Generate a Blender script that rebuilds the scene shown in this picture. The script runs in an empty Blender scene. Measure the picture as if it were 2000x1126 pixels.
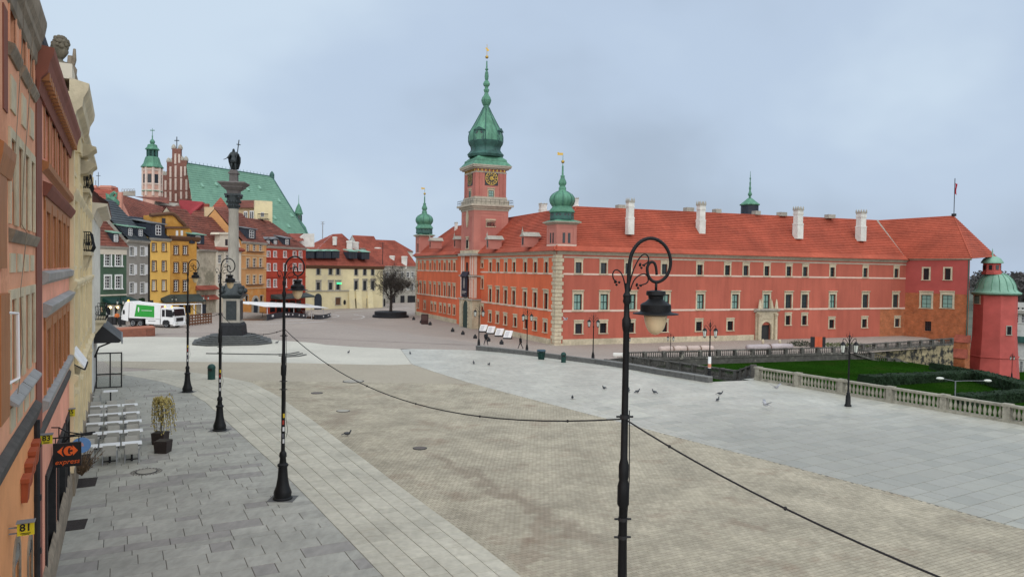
import bpy, bmesh, math, random
from mathutils import Vector, Matrix
random.seed(7)
R = math.radians
scene = bpy.context.scene
col = scene.collection
FPX, CH = 1450.0, 8.7
PITCH = math.atan(36.5 / FPX)
ROLL = math.atan(0.015)
cd = bpy.data.cameras.new('camera')
cam = bpy.data.objects.new('camera', cd)
col.objects.link(cam)
cd.sensor_width = 36.0
cd.lens = FPX / 2000.0 * 36.0
cd.clip_start = 0.1
cd.clip_end = 6000
cam.matrix_world = Matrix.Translation((0, 0, CH)) @ Matrix.Rotation(R(90) - PITCH, 4, 'X') @ Matrix.Rotation(ROLL, 4, 'Z')
scene.camera = cam
SUN_EL, SUN_AZ = R(45), R(173)
w = bpy.data.worlds.new('World')
scene.world = w
w.use_nodes = True
nt = w.node_tree
nt.nodes.clear()
out = nt.nodes.new('ShaderNodeOutputWorld')
bg = nt.nodes.new('ShaderNodeBackground')
sky = nt.nodes.new('ShaderNodeTexSky')
sky.sky_type = 'NISHITA'
sky.sun_disc = False
sky.sun_elevation = SUN_EL
sky.sun_rotation = SUN_AZ
sky.air_density = 1.2
sky.dust_density = 3.0
tc = nt.nodes.new('ShaderNodeTexCoord')
mp = nt.nodes.new('ShaderNodeMapping')
mp.inputs['Scale'].default_value = (1.0, 1.0, 1.7)
mp.inputs['Location'].default_value = (3.1, 1.2, 0.5)
nz = nt.nodes.new('ShaderNodeTexNoise')
nz.inputs['Scale'].default_value = 1.35
nz.inputs['Detail'].default_value = 5.0
nz.inputs['Roughness'].default_value = 0.5
nz.inputs['Distortion'].default_value = 0.1
cr = nt.nodes.new('ShaderNodeValToRGB')
cr.color_ramp.interpolation = 'EASE'
cr.color_ramp.elements[0].position = 0.34
ce = cr.color_ramp.elements.new(0.5)
ce.color = (2.8, 3.4, 4.25, 1)
cr.color_ramp.elements[0].color = (2.25, 2.72, 3.4, 1)
cr.color_ramp.elements[2].position = 0.64
cr.color_ramp.elements[2].color = (3.4, 4.05, 4.75, 1)
mx = nt.nodes.new('ShaderNodeMix')
mx.data_type = 'RGBA'
mx.inputs[0].default_value = 0.95
nt.links.new(tc.outputs['Generated'], mp.inputs['Vector'])
nt.links.new(mp.outputs['Vector'], nz.inputs['Vector'])
nt.links.new(nz.outputs['Fac'], cr.inputs['Fac'])
nt.links.new(sky.outputs['Color'], mx.inputs['A'])
nt.links.new(cr.outputs['Color'], mx.inputs['B'])
nt.links.new(mx.outputs['Result'], bg.inputs['Color'])
bg.inputs['Strength'].default_value = 0.10
nt.links.new(bg.outputs['Background'], out.inputs['Surface'])
sd = bpy.data.lights.new('sun', 'SUN')
sd.energy = 1.5
sd.angle = R(120)
sd.color = (1.0, 0.95, 0.88)
sun = bpy.data.objects.new('sun', sd)
col.objects.link(sun)
sdir = Vector((math.sin(SUN_AZ) * math.cos(SUN_EL), math.cos(SUN_AZ) * math.cos(SUN_EL), math.sin(SUN_EL)))
sun.rotation_euler = sdir.to_track_quat('Z', 'Y').to_euler()
vs = scene.view_settings
vs.view_transform = 'Standard'
vs.look = 'None'
vs.exposure = 0.85
vs.gamma = 1.0
vs.use_curve_mapping = False
def ray(px, py):
	x = (px - 1000) / FPX
	y = (563 - py) / FPX
	c, s = math.cos(ROLL), math.sin(ROLL)
	x, y = c * x - s * y, s * x + c * y
	cp, sp = math.cos(PITCH), math.sin(PITCH)
	return Vector((x, cp + y * sp, -sp + y * cp))
def zg(x, y):
	u = 1.15 * (x if x < 8 else 8 + .2 * (x - 8)) + .95 * y
	t = min(1, max(0, (u - 68) / 50))
	return -3.3 * t * t * (3 - 2 * t)
def lawn_z(x, y):
	return -4.2 - .17 * max(0, x - 58)
def hit(px, py, fz):
	d = ray(px, py)
	prev, t = 0, 3.0
	while t < 3000:
		if CH + d.z * t < fz(d.x * t, d.y * t):
			break
		prev = t
		t *= 1.01
	lo, hi = prev, t
	for i in range(40):
		m = (lo + hi) / 2
		if CH + d.z * m < fz(d.x * m, d.y * m):
			hi = m
		else:
			lo = m
	return Vector((d.x * hi, d.y * hi, CH + d.z * hi))
def G(px, py):
	return hit(px, py, zg)
def at(px, py, depth):
	d = ray(px, py)
	t = depth / d.y
	return Vector((d.x * t, depth, CH + d.z * t))
LOC = {}
class MB:
	def __init__(self):
		self.v = []
		self.f = []
	def add(self, vs_, fs):
		n = len(self.v)
		self.v += [tuple(p) for p in vs_]
		self.f += [tuple(i + n for i in q) for q in fs]
		return self
	def hexa(self, p):
		return self.add(p, [(3, 2, 1, 0), (4, 5, 6, 7), (0, 1, 5, 4), (1, 2, 6, 5), (2, 3, 7, 6), (3, 0, 4, 7)])
	def box(self, x0, x1, y0, y1, z0, z1):
		return self.hexa([(x0, y0, z0), (x1, y0, z0), (x1, y1, z0), (x0, y1, z0), (x0, y0, z1), (x1, y0, z1), (x1, y1, z1), (x0, y1, z1)])
	def bbox(self, x0, x1, y0, y1, z0, z1, b=.02):
		self.hexa([(x0, y0, z0), (x1, y0, z0), (x1, y1, z0), (x0, y1, z0), (x0, y0, z1 - b), (x1, y0, z1 - b), (x1, y1, z1 - b), (x0, y1, z1 - b)])
		return self.hexa([(x0, y0, z1 - b), (x1, y0, z1 - b), (x1, y1, z1 - b), (x0, y1, z1 - b), (x0 + b, y0 + b, z1), (x1 - b, y0 + b, z1), (x1 - b, y1 - b, z1), (x0 + b, y1 - b, z1)])
	def lathe(self, prof, seg=16, c=(0, 0, 0), rot=0.0, caps=True):
		n = len(self.v)
		for r, z in prof:
			for k in range(seg):
				a = rot + 2 * math.pi * k / seg
				self.v.append((c[0] + r * math.cos(a), c[1] + r * math.sin(a), c[2] + z))
		for i in range(len(prof) - 1):
			for k in range(seg):
				a0 = n + i * seg + k
				a1 = n + i * seg + (k + 1) % seg
				self.f.append((a0, a1, a1 + seg, a0 + seg))
		if caps:
			self.f.append(tuple(n + k for k in range(seg))[::-1])
			self.f.append(tuple(n + (len(prof) - 1) * seg + k for k in range(seg)))
		return self
	def tube(self, pts, rad, seg=6, cap=True):
		pts = [Vector(p) for p in pts]
		rr = rad if isinstance(rad, (list, tuple)) else [rad] * len(pts)
		n = len(self.v)
		t0 = (pts[1] - pts[0]).normalized()
		ref = Vector((0, 0, 1)) if abs(t0.z) < .9 else Vector((1, 0, 0))
		a = t0.cross(ref).normalized()
		for i, p in enumerate(pts):
			if i == 0:
				t = pts[1] - pts[0]
			elif i == len(pts) - 1:
				t = pts[-1] - pts[-2]
			else:
				t = pts[i + 1] - pts[i - 1]
			t = t.normalized()
			a = (a - t * a.dot(t))
			if a.length < 1e-6:
				a = t.orthogonal()
			a.normalize()
			b = t.cross(a)
			for k in range(seg):
				th = 2 * math.pi * k / seg
				self.v.append(tuple(p + (a * math.cos(th) + b * math.sin(th)) * rr[i]))
		for i in range(len(pts) - 1):
			for k in range(seg):
				a0 = n + i * seg + k
				a1 = n + i * seg + (k + 1) % seg
				self.f.append((a0, a1, a1 + seg, a0 + seg))
		if cap:
			self.f.append(tuple(n + k for k in range(seg))[::-1])
			self.f.append(tuple(n + (len(pts) - 1) * seg + k for k in range(seg)))
		return self
	def prism(self, poly, vec):
		n = len(poly)
		p = [Vector(q) for q in poly]
		q = [a + Vector(vec) for a in p]
		fs = [tuple(range(n))[::-1], tuple(range(n, 2 * n))]
		for i in range(n):
			j = (i + 1) % n
			fs.append((i, j, j + n, i + n))
		return self.add(p + q, fs)
	def ball(self, c, r, sx=1, sy=1, sz=1, seg=8, rings=6):
		prof = []
		n = len(self.v)
		for i in range(rings + 1):
			a = -math.pi / 2 + math.pi * i / rings
			rr = max(math.cos(a), .02)
			for k in range(seg):
				th = 2 * math.pi * k / seg
				self.v.append((c[0] + r * sx * rr * math.cos(th), c[1] + r * sy * rr * math.sin(th), c[2] + r * sz * math.sin(a)))
		for i in range(rings):
			for k in range(seg):
				a0 = n + i * seg + k
				a1 = n + i * seg + (k + 1) % seg
				self.f.append((a0, a1, a1 + seg, a0 + seg))
		self.f.append(tuple(n + k for k in range(seg))[::-1])
		self.f.append(tuple(n + rings * seg + k for k in range(seg)))
		return self
	def build(self, name, m, parent=None, smooth=False, origin=None):
		me = bpy.data.meshes.new(name)
		o_ = Vector((0, 0, 0))
		if parent is not None:
			o_ = LOC.get(parent.as_pointer(), Vector((0, 0, 0)))
		elif origin is not None:
			o_ = Vector(origin)
		me.from_pydata([(x - o_.x, y - o_.y, z - o_.z) for x, y, z in self.v], [], self.f)
		me.update()
		if smooth:
			for p in me.polygons:
				p.use_smooth = True
			if smooth is not True:
				me.set_sharp_from_angle(angle=R(smooth))
		me.materials.append(m)
		ob = bpy.data.objects.new(name, me)
		col.objects.link(ob)
		if parent is not None:
			ob.parent = parent
		else:
			ob.location = o_
		LOC[ob.as_pointer()] = o_
		return ob
def tag(o, label, cat, group=None):
	o['label'] = label
	o['category'] = cat
	if group:
		o['group'] = group
	return o
def thing(name, loc, label, cat, group=None):
	o = bpy.data.objects.new(name, None)
	o.empty_display_size = .2
	col.objects.link(o)
	o.location = loc
	LOC[o.as_pointer()] = Vector(loc)
	return tag(o, label, cat, group)
def struct(o):
	o['kind'] = 'structure'
	return o
def stuff(o):
	o['kind'] = 'stuff'
	return o
def copy_tree(o, parent=None):
	c = o.copy()
	col.objects.link(c)
	c.parent = parent
	for ch in o.children:
		copy_tree(ch, c)
	return c
def dup(o, loc, rz, label, scale=1.0):
	c = copy_tree(o)
	c.location = loc
	c.rotation_euler = (0, 0, rz)
	c.scale = (scale,) * 3
	c['label'] = label
	return c
def mat(name, c, rough=.8, var=.12, scale=1.5, big=.0, bscale=.15, bump=.0, bumpscale=20, metal=0.0, spec=.3, c2=None, stretch=None, island=.0, patch=None, pscale=.3, pth=(.5, .62)):
	m = bpy.data.materials.new(name)
	m.use_nodes = True
	N, L = m.node_tree.nodes, m.node_tree.links
	b = N['Principled BSDF']
	b.inputs['Roughness'].default_value = rough
	b.inputs['Metallic'].default_value = metal
	b.inputs['Specular IOR Level'].default_value = spec
	geo = N.new('ShaderNodeNewGeometry')
	vec = geo.outputs['Position']
	if stretch:
		mp_ = N.new('ShaderNodeMapping')
		mp_.inputs['Scale'].default_value = stretch
		L.new(vec, mp_.inputs['Vector'])
		vec = mp_.outputs['Vector']
	n1 = N.new('ShaderNodeTexNoise')
	n1.inputs['Scale'].default_value = scale
	n1.inputs['Detail'].default_value = 6
	n1.inputs['Roughness'].default_value = .65
	L.new(vec, n1.inputs['Vector'])
	rp = N.new('ShaderNodeValToRGB')
	c2_ = c2 if c2 else tuple(min(1, x * (1 + var)) for x in c)
	c1_ = c if c2 else tuple(x * (1 - var) for x in c)
	rp.color_ramp.elements[0].position = .3
	rp.color_ramp.elements[0].color = (*c1_, 1)
	rp.color_ramp.elements[1].position = .7
	rp.color_ramp.elements[1].color = (*c2_, 1)
	L.new(n1.outputs['Fac'], rp.inputs['Fac'])
	res = rp.outputs['Color']
	def mulv(res, fac_socket, lo, hi):
		mr = N.new('ShaderNodeMapRange')
		mr.inputs['To Min'].default_value = lo
		mr.inputs['To Max'].default_value = hi
		L.new(fac_socket, mr.inputs['Value'])
		hs = N.new('ShaderNodeHueSaturation')
		L.new(res, hs.inputs['Color'])
		L.new(mr.outputs['Result'], hs.inputs['Value'])
		return hs.outputs['Color'], mr
	if big > 0:
		n2 = N.new('ShaderNodeTexNoise')
		n2.inputs['Scale'].default_value = bscale
		n2.inputs['Detail'].default_value = 5
		L.new(geo.outputs['Position'], n2.inputs['Vector'])
		res, mr = mulv(res, n2.outputs['Fac'], 1 - big, 1 + big)
		mr.inputs['From Min'].default_value = .3
		mr.inputs['From Max'].default_value = .7
	if island > 0:
		res, mr = mulv(res, geo.outputs['Random Per Island'], 1 - island, 1 + island)
	if patch:
		n3 = N.new('ShaderNodeTexNoise')
		n3.inputs['Scale'].default_value = pscale
		n3.inputs['Detail'].default_value = 7
		n3.inputs['Roughness'].default_value = .7
		L.new(vec, n3.inputs['Vector'])
		mr = N.new('ShaderNodeMapRange')
		mr.inputs['From Min'].default_value = pth[0]
		mr.inputs['From Max'].default_value = pth[1]
		L.new(n3.outputs['Fac'], mr.inputs['Value'])
		mx_ = N.new('ShaderNodeMix')
		mx_.data_type = 'RGBA'
		L.new(mr.outputs['Result'], mx_.inputs[0])
		L.new(res, mx_.inputs['A'])
		mx_.inputs['B'].default_value = (*patch, 1)
		res = mx_.outputs['Result']
	L.new(res, b.inputs['Base Color'])
	if bump > 0:
		n4 = N.new('ShaderNodeTexNoise')
		n4.inputs['Scale'].default_value = bumpscale
		n4.inputs['Detail'].default_value = 4
		L.new(geo.outputs['Position'], n4.inputs['Vector'])
		bp = N.new('ShaderNodeBump')
		bp.inputs['Strength'].default_value = bump
		bp.inputs['Distance'].default_value = .03
		L.new(n4.outputs['Fac'], bp.inputs['Height'])
		L.new(bp.outputs['Normal'], b.inputs['Normal'])
	return m
def brickmat(name, c1, c2, mortar, sx, sy, axis='xz', rough=.85, rot=0.0, msize=.02, big=.2, bump=.5, bscale=.2, offset=.5):
	"""brick/sett pattern; axis 'xy' for ground, 'wall' uses horizontal distance + z"""
	m = bpy.data.materials.new(name)
	m.use_nodes = True
	N, L = m.node_tree.nodes, m.node_tree.links
	b = N['Principled BSDF']
	b.inputs['Roughness'].default_value = rough
	b.inputs['Specular IOR Level'].default_value = .3
	geo = N.new('ShaderNodeNewGeometry')
	mp_ = N.new('ShaderNodeMapping')
	mp_.inputs['Rotation'].default_value = (0, 0, rot)
	L.new(geo.outputs['Position'], mp_.inputs['Vector'])
	vec = mp_.outputs['Vector']
	if axis == 'wall':
		sp = N.new('ShaderNodeSeparateXYZ')
		L.new(vec, sp.inputs[0])
		cb = N.new('ShaderNodeCombineXYZ')
		L.new(sp.outputs['X'], cb.inputs['X'])
		L.new(sp.outputs['Z'], cb.inputs['Y'])
		vec = cb.outputs[0]
	br = N.new('ShaderNodeTexBrick')
	br.offset = offset
	br.inputs['Color1'].default_value = (*c1, 1)
	br.inputs['Color2'].default_value = (*c2, 1)
	br.inputs['Mortar'].default_value = (*mortar, 1)
	br.inputs['Scale'].default_value = 1.0
	br.inputs['Mortar Size'].default_value = msize
	br.inputs['Mortar Smooth'].default_value = .3
	br.inputs['Brick Width'].default_value = sx
	br.inputs['Row Height'].default_value = sy
	L.new(vec, br.inputs['Vector'])
	n2 = N.new('ShaderNodeTexNoise')
	n2.inputs['Scale'].default_value = bscale
	n2.inputs['Detail'].default_value = 8
	n2.inputs['Roughness'].default_value = .65
	L.new(geo.outputs['Position'], n2.inputs['Vector'])
	mr = N.new('ShaderNodeMapRange')
	mr.inputs['From Min'].default_value = .3
	mr.inputs['From Max'].default_value = .7
	mr.inputs['To Min'].default_value = 1 - big
	mr.inputs['To Max'].default_value = 1 + big
	L.new(n2.outputs['Fac'], mr.inputs['Value'])
	hs = N.new('ShaderNodeHueSaturation')
	L.new(br.outputs['Color'], hs.inputs['Color'])
	L.new(mr.outputs['Result'], hs.inputs['Value'])
	L.new(hs.outputs['Color'], b.inputs['Base Color'])
	bp = N.new('ShaderNodeBump')
	bp.inputs['Strength'].default_value = bump
	bp.inputs['Distance'].default_value = .02
	bp.invert = True
	L.new(br.outputs['Fac'], bp.inputs['Height'])
	L.new(bp.outputs['Normal'], b.inputs['Normal'])
	return m
def glassmat(name, c, rough=.12, spec=.5):
	m = bpy.data.materials.new(name)
	m.use_nodes = True
	b = m.node_tree.nodes['Principled BSDF']
	b.inputs['Base Color'].default_value = (*c, 1)
	b.inputs['Roughness'].default_value = rough
	b.inputs['Specular IOR Level'].default_value = spec
	return m
def emit(name, c, s):
	m = glassmat(name, c)
	b = m.node_tree.nodes['Principled BSDF']
	b.inputs['Emission Color'].default_value = (*c, 1)
	b.inputs['Emission Strength'].default_value = s
	return m
M = {}
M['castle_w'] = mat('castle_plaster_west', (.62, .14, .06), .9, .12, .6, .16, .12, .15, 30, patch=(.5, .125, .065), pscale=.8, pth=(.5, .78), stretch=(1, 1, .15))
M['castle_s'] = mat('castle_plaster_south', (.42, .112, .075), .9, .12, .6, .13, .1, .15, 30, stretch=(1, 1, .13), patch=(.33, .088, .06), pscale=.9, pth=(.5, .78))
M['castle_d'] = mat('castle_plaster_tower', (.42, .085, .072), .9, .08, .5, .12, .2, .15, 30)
M['tower'] = mat('tower_plaster', (.45, .18, .142), .9, .08, .6, .1, .2)
M['tower_d'] = mat('tower_panel_plaster', (.41, .15, .12), .9, .08, .6, .1, .2)
M['stone'] = mat('cream_stone', (.52, .45, .32), .85, .18, 2.5, .18, .4, .25, 15, patch=(.36, .31, .22), pscale=1.2, pth=(.5, .75))
M['stone_g'] = mat('grey_stone', (.36, .34, .29), .85, .2, 2.5, .15, .4, .3, 15)
M['cornice'] = mat('cornice_stone', (.40, .36, .285), .85, .2, 2.0, .15)
M['band'] = mat('pale_pink_band', (.66, .5, .41), .9, .1, 2.0)
M['tile'] = mat('castle_roof_tile', (.31, .063, .034), .8, .14, 1.4, .2, .22, .3, 12, c2=(.40, .09, .05), island=.07)
M['oldtile'] = mat('old_roof_tile', (.115, .042, .03), .85, .3, 2.2, .3, .35, .5, 9, c2=(.24, .078, .052), patch=(.055, .04, .035), pscale=.9, pth=(.55, .72))
M['redtile'] = mat('bright_roof_tile', (.27, .07, .045), .85, .25, 1.5, .25, .3, .4, 9)
M['canopy'] = mat('dark_canopy_sheet', (.045, .06, .055), .55, .25, 1.5)
M['copper'] = mat('green_copper', (.058, .165, .108), .55, .3, 1.2, .2, .5, .1, 10, metal=.0, c2=(.12, .295, .195), stretch=(1.6, 1.6, .25), patch=(.03, .085, .075), pscale=.8, pth=(.56, .75))
M['copper_d'] = mat('dark_copper', (.03, .075, .068), .5, .3, 1.2, .2, .5, 0, 10, c2=(.05, .14, .115))
M['copper_l'] = mat('pale_copper_sheet', (.17, .33, .25), .6, .2, 1.0, .15, .4, c2=(.24, .42, .32), stretch=(1, 1, .4))
M['copper_r'] = mat('cathedral_copper_roof', (.11, .225, .163), .6, .2, .5, .14, .08, c2=(.16, .305, .218), stretch=(1.2, 1.2, .15))
M['zinc'] = mat('grey_sheet_metal', (.20, .215, .225), .5, .15, 2.0, .15, .5, metal=.3)
M['slate'] = mat('dark_blue_cladding', (.028, .036, .05), .6, .25, 2.0)
M['slate_roof'] = mat('black_sheet_roof', (.05, .058, .06), .55, .3, 1.0, .2)
M['gold'] = mat('gilded_metal', (.5, .33, .08), .4, .2, 6, metal=.85)
M['clock'] = mat('clock_ground', (.035, .035, .04), .5)
M['glass'] = glassmat('dark_window_glass', (.012, .014, .018), .1)
M['glass_b'] = glassmat('dim_window_glass', (.03, .034, .042), .15)
M['glass_g'] = glassmat('pale_green_panes', (.22, .36, .31), .25)
M['shutter'] = mat('pale_blind', (.55, .52, .42), .8)
M['lit'] = emit('lit_lamp_glass', (1.0, .72, .35), 3.0)
M['wframe'] = mat('white_window_paint', (.74, .74, .71), .6, .08, 4)
M['dframe'] = mat('dark_window_paint', (.03, .032, .034), .6)
M['gframe'] = mat('dark_green_window_paint', (.025, .05, .042), .6)
M['bframe'] = mat('brown_window_wood', (.13, .065, .035), .7, .2, 4)
M['iron'] = mat('black_iron', (.009, .0095, .0105), .5, .3, 5, spec=.22, bump=.05, bumpscale=60)
M['iron2'] = mat('old_black_iron', (.02, .02, .021), .6, .3, 5)
M['opal'] = mat('opal_lamp_glass', (.70, .54, .33), .3, .08, 4, spec=.5)
M['opal_w'] = mat('clear_lamp_glass', (.6, .62, .56), .2, .1, 4, spec=.5)
M['white'] = mat('white_paint', (.8, .8, .79), .5, .06, 3)
M['white_r'] = mat('white_render', (.66, .65, .6), .9, .12, 1.2, .12, .5, .2, 15)
M['green_truck'] = mat('green_truck_panel', (.03, .32, .045), .4, .08, 2)
M['black'] = mat('black_rubber', (.015, .015, .016), .7)
M['blackpl'] = mat('black_plastic', (.02, .02, .022), .5)
M['steel'] = mat('bare_metal', (.38, .39, .40), .4, .15, 4, metal=.6)
M['wood'] = mat('brown_timber', (.16, .07, .035), .8, .3, 3, stretch=(1, 1, 4))
M['dkgreen'] = mat('dark_green_paint', (.012, .05, .042), .45, .2, 4)
M['chair'] = mat('pale_woven_plastic', (.42, .41, .375), .6, .06, 8, bump=.3, bumpscale=120)
M['tablew'] = mat('white_table_top', (.78, .79, .79), .35, .04, 4)
M['bark'] = mat('tree_bark', (.05, .043, .036), .95, .3, 6, bump=.5, bumpscale=30)
M['lawn'] = mat('mown_grass', (.008, .03, .003), .95, .35, 3.0, .3, .12, .9, 60, spec=0, c2=(.016, .05, .005), patch=(.022, .042, .007), pscale=.2, pth=(.5, .7))
M['hedge'] = mat('clipped_hedge', (.01, .026, .009), .95, .35, 5, .2, .5, 1.0, 25)
M['balus'] = mat('pale_balustrade_stone', (.33, .31, .25), .88, .2, 3, .15, .6, .3, 25, patch=(.12, .11, .09), pscale=1.6, pth=(.5, .72))
M['balus_d'] = mat('dark_weathered_stone', (.10, .095, .085), .9, .35, 3, .25, .7, .4, 20, patch=(.33, .31, .26), pscale=1.4, pth=(.58, .66))
M['kerb'] = mat('dark_kerb_granite', (.13, .13, .125), .85, .2, 4, .15)
M['kerbtop'] = mat('kerb_granite', (.2, .2, .19), .85, .2, 4, .15)
# ================================================================ GROUND AND PAVING
from mathutils.geometry import tessellate_polygon
def sheet(name, poly, dz, m, step=4.0, fz=zg, kind=struct):
	bm = bmesh.new()
	vsx = [bm.verts.new((p[0], p[1], 0)) for p in poly]
	for tri in tessellate_polygon([[Vector((p[0], p[1], 0)) for p in poly]]):
		bm.faces.new([vsx[i] for i in tri])
	if step:
		xs = [p[0] for p in poly]
		ys = [p[1] for p in poly]
		for ax, lo, hi in ((0, min(xs), max(xs)), (1, min(ys), max(ys))):
			k = math.ceil(lo / step) * step
			while k < hi:
				no = [0, 0, 0]
				no[ax] = 1
				co = [0, 0, 0]
				co[ax] = k
				bmesh.ops.bisect_plane(bm, geom=bm.verts[:] + bm.edges[:] + bm.faces[:], plane_co=co, plane_no=no)
				k += step
	for v in bm.verts:
		v.co.z = fz(v.co.x, v.co.y) + dz
	bmesh.ops.recalc_face_normals(bm, faces=bm.faces[:])
	if bm.faces and sum(f.normal.z for f in bm.faces) < 0:
		bmesh.ops.reverse_faces(bm, faces=bm.faces[:])
	me = bpy.data.meshes.new(name)
	bm.to_mesh(me)
	bm.free()
	me.materials.append(m)
	ob = bpy.data.objects.new(name, me)
	col.objects.link(ob)
	LOC[ob.as_pointer()] = Vector((0, 0, 0))
	if kind:
		kind(ob)
	return ob
def gl(*pts):
	return [tuple(G(*p)[:2]) for p in pts]
FA = Vector((-1.95, 0))
FU = Vector((-.465, .885)).normalized()
FN = Vector((.885, .465)).normalized()
def SO(s, o):
	p = FA + FU * s + FN * o
	return (p.x, p.y)
def lerp_tab(t, tab):
	if t <= tab[0][0]:
		return tab[0][1]
	for (a, x), (b, y) in zip(tab, tab[1:]):
		if t <= b:
			return x + (y - x) * (t - a) / (b - a)
	return tab[-1][1]
IN_T = [(10, 8.4), (19, 8.25), (26.4, 7.95), (31.5, 7.7), (49.7, 6.41), (56, 5.4), (60, 4.2), (66, 1.0)]
OUT_T = [(10, 11.75), (20, 11.75), (26.5, 11.55), (34.7, 11.4), (41.2, 11.3), (50, 11.0), (56.8, 10.3), (61.7, 8.2), (66.4, 5.14), (70, 1.0)]
def o_in(s):
	return lerp_tab(s, IN_T)
def o_out(s):
	return lerp_tab(s, OUT_T)
PM = {}
ROT = -math.atan2(FU.x, FU.y)
PM['cobble'] = brickmat('brown_cobble', (.39, .335, .285), (.34, .29, .25), (.24, .2, .175), .16, .12, 'xy', rot=.35, big=.10, bscale=.06, bump=.4, msize=.012)
PM['pale'] = brickmat('pale_sett_ring', (.57, .55, .465), (.52, .5, .43), (.4, .38, .325), .24, .14, 'xy', rot=-.15, big=.14, bscale=.08, bump=.3, msize=.012)
PM['beige'] = brickmat('beige_paver_field', (.425, .38, .292), (.385, .34, .262), (.26, .225, .175), .2, .165, 'xy', rot=-ROT, big=.12, bscale=.1, bump=.4, msize=.013)
PM['bed'] = mat('joint_bed', (.12, .11, .095), .95, .3, 2)
PM['slab'] = mat('grey_granite_slab', (.34, .333, .29), .7, .16, 3.5, .12, .35, .12, 40, island=.0, stretch=(1.0, .45, 1), patch=(.27, .26, .23), pscale=1.1, pth=(.58, .8))
PM['slab2'] = mat('buff_granite_slab', (.45, .425, .345), .75, .14, 3.5, .12, .3, .12, 40, patch=(.38, .34, .265), pscale=.8, pth=(.56, .8))
PM['slab3'] = mat('pale_granite_slab', (.46, .45, .385), .42, .12, 2.5, .12, .25, .08, 40, spec=.5, island=.06, stretch=(1, .5, 1), patch=(.39, .38, .33), pscale=.5, pth=(.5, .75))
for k, f in (('slab_a', .92), ('slab_b', 1.07), ('slab_c', .95)):
	PM[k] = mat('grey_granite_' + k[-1] + '_tone', tuple(x * f for x in ((.34, .333, .29) if k != 'slab_c' else (.29, .275, .25))), .7, .16, 3.5, .12, .35, .12, 40, stretch=(1.0, .45, 1), patch=(.22, .215, .2), pscale=1.1, pth=(.58, .8))
for k, f in (('slab2_a', .92), ('slab2_b', 1.06)):
	PM[k] = mat('buff_granite_' + k[-1] + '_tone', tuple(x * f for x in (.45, .425, .345)), .75, .14, 3.5, .12, .3, .12, 40, patch=(.37, .33, .26), pscale=.8, pth=(.56, .8))
for k, c in (('slab3_a', (.375, .372, .318)), ('slab3_b', (.485, .475, .4)), ('slab3_c', (.43, .415, .35))):
	PM[k] = mat('pale_granite_' + k[-1] + '_tone', c, .45, .1, 2.5, .12, .25, .08, 40, spec=.5, stretch=(1, .5, 1))
PM['paver'] = mat('beige_concrete_paver', (.335, .3, .225), .85, .12, 1.2, .18, .45, .2, 60, island=.12, c2=(.41, .367, .28), patch=(.24, .17, .12), pscale=.33, pth=(.55, .78))
def stain_sheen_band(m, a, b, w_, c, f=.75):
	"""worn dirt tracks with their own shape; on terrace slabs also sheen falloff painted as colour"""
	N, L = m.node_tree.nodes, m.node_tree.links
	bs = N['Principled BSDF']
	src = bs.inputs['Base Color'].links[0].from_socket
	geo = N.new('ShaderNodeNewGeometry')
	d_ = (b - a)
	ln = d_.length
	d_.normalize()
	def dot(v, off):
		n_ = N.new('ShaderNodeVectorMath')
		n_.operation = 'DOT_PRODUCT'
		n_.inputs[1].default_value = (v.x, v.y, 0)
		L.new(geo.outputs['Position'], n_.inputs[0])
		m_ = N.new('ShaderNodeMath')
		m_.operation = 'SUBTRACT'
		m_.inputs[1].default_value = off
		L.new(n_.outputs['Value'], m_.inputs[0])
		return m_.outputs[0]
	n2 = Vector((-d_.y, d_.x))
	u_, v_ = dot(d_, a.dot(d_)), dot(n2, a.dot(n2))
	nz_ = N.new('ShaderNodeTexNoise')
	nz_.inputs['Scale'].default_value = 1.1
	nz_.inputs['Detail'].default_value = 6
	L.new(geo.outputs['Position'], nz_.inputs['Vector'])
	def ma(op, x, y):
		q = N.new('ShaderNodeMath')
		q.operation = op
		for i, k in enumerate((x, y)):
			if isinstance(k, (int, float)):
				q.inputs[i].default_value = k
			elif k is not None:
				L.new(k, q.inputs[i])
		return q.outputs[0]
	nn = ma('MULTIPLY', ma('SUBTRACT', nz_.outputs['Fac'], .5), 2.6)
	dist = ma('ABSOLUTE', ma('ADD', v_, nn), None)
	mr = N.new('ShaderNodeMapRange')
	mr.interpolation_type = 'SMOOTHSTEP'
	mr.inputs['From Min'].default_value = w_
	mr.inputs['From Max'].default_value = w_ * .2
	L.new(dist, mr.inputs['Value'])
	m2 = N.new('ShaderNodeMapRange')
	m2.interpolation_type = 'SMOOTHSTEP'
	m2.inputs['From Min'].default_value = ln * .62
	m2.inputs['From Max'].default_value = ln * .35
	L.new(ma('ABSOLUTE', ma('SUBTRACT', u_, ln / 2), None), m2.inputs['Value'])
	fac = ma('MULTIPLY', ma('MULTIPLY', mr.outputs['Result'], m2.outputs['Result']), f)
	mx_ = N.new('ShaderNodeMix')
	mx_.data_type = 'RGBA'
	L.new(fac, mx_.inputs[0])
	L.new(src, mx_.inputs['A'])
	mx_.inputs['B'].default_value = (*c, 1)
	L.new(mx_.outputs['Result'], bs.inputs['Base Color'])
for k in ('paver', 'beige'):
	stain_sheen_band(PM[k], G(830, 880).xy, G(1190, 1075).xy, .6, (.22, .175, .13), .55)
	stain_sheen_band(PM[k], G(1060, 1010).xy, G(1010, 1126).xy, .4, (.24, .18, .13), .4)
	stain_sheen_band(PM[k], G(1420, 1020).xy, G(1500, 1035).xy, .6, (.22, .165, .12), .5)
	stain_sheen_band(PM[k], G(640, 830).xy, G(700, 800).xy, .9, (.25, .2, .15), .5)
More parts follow.
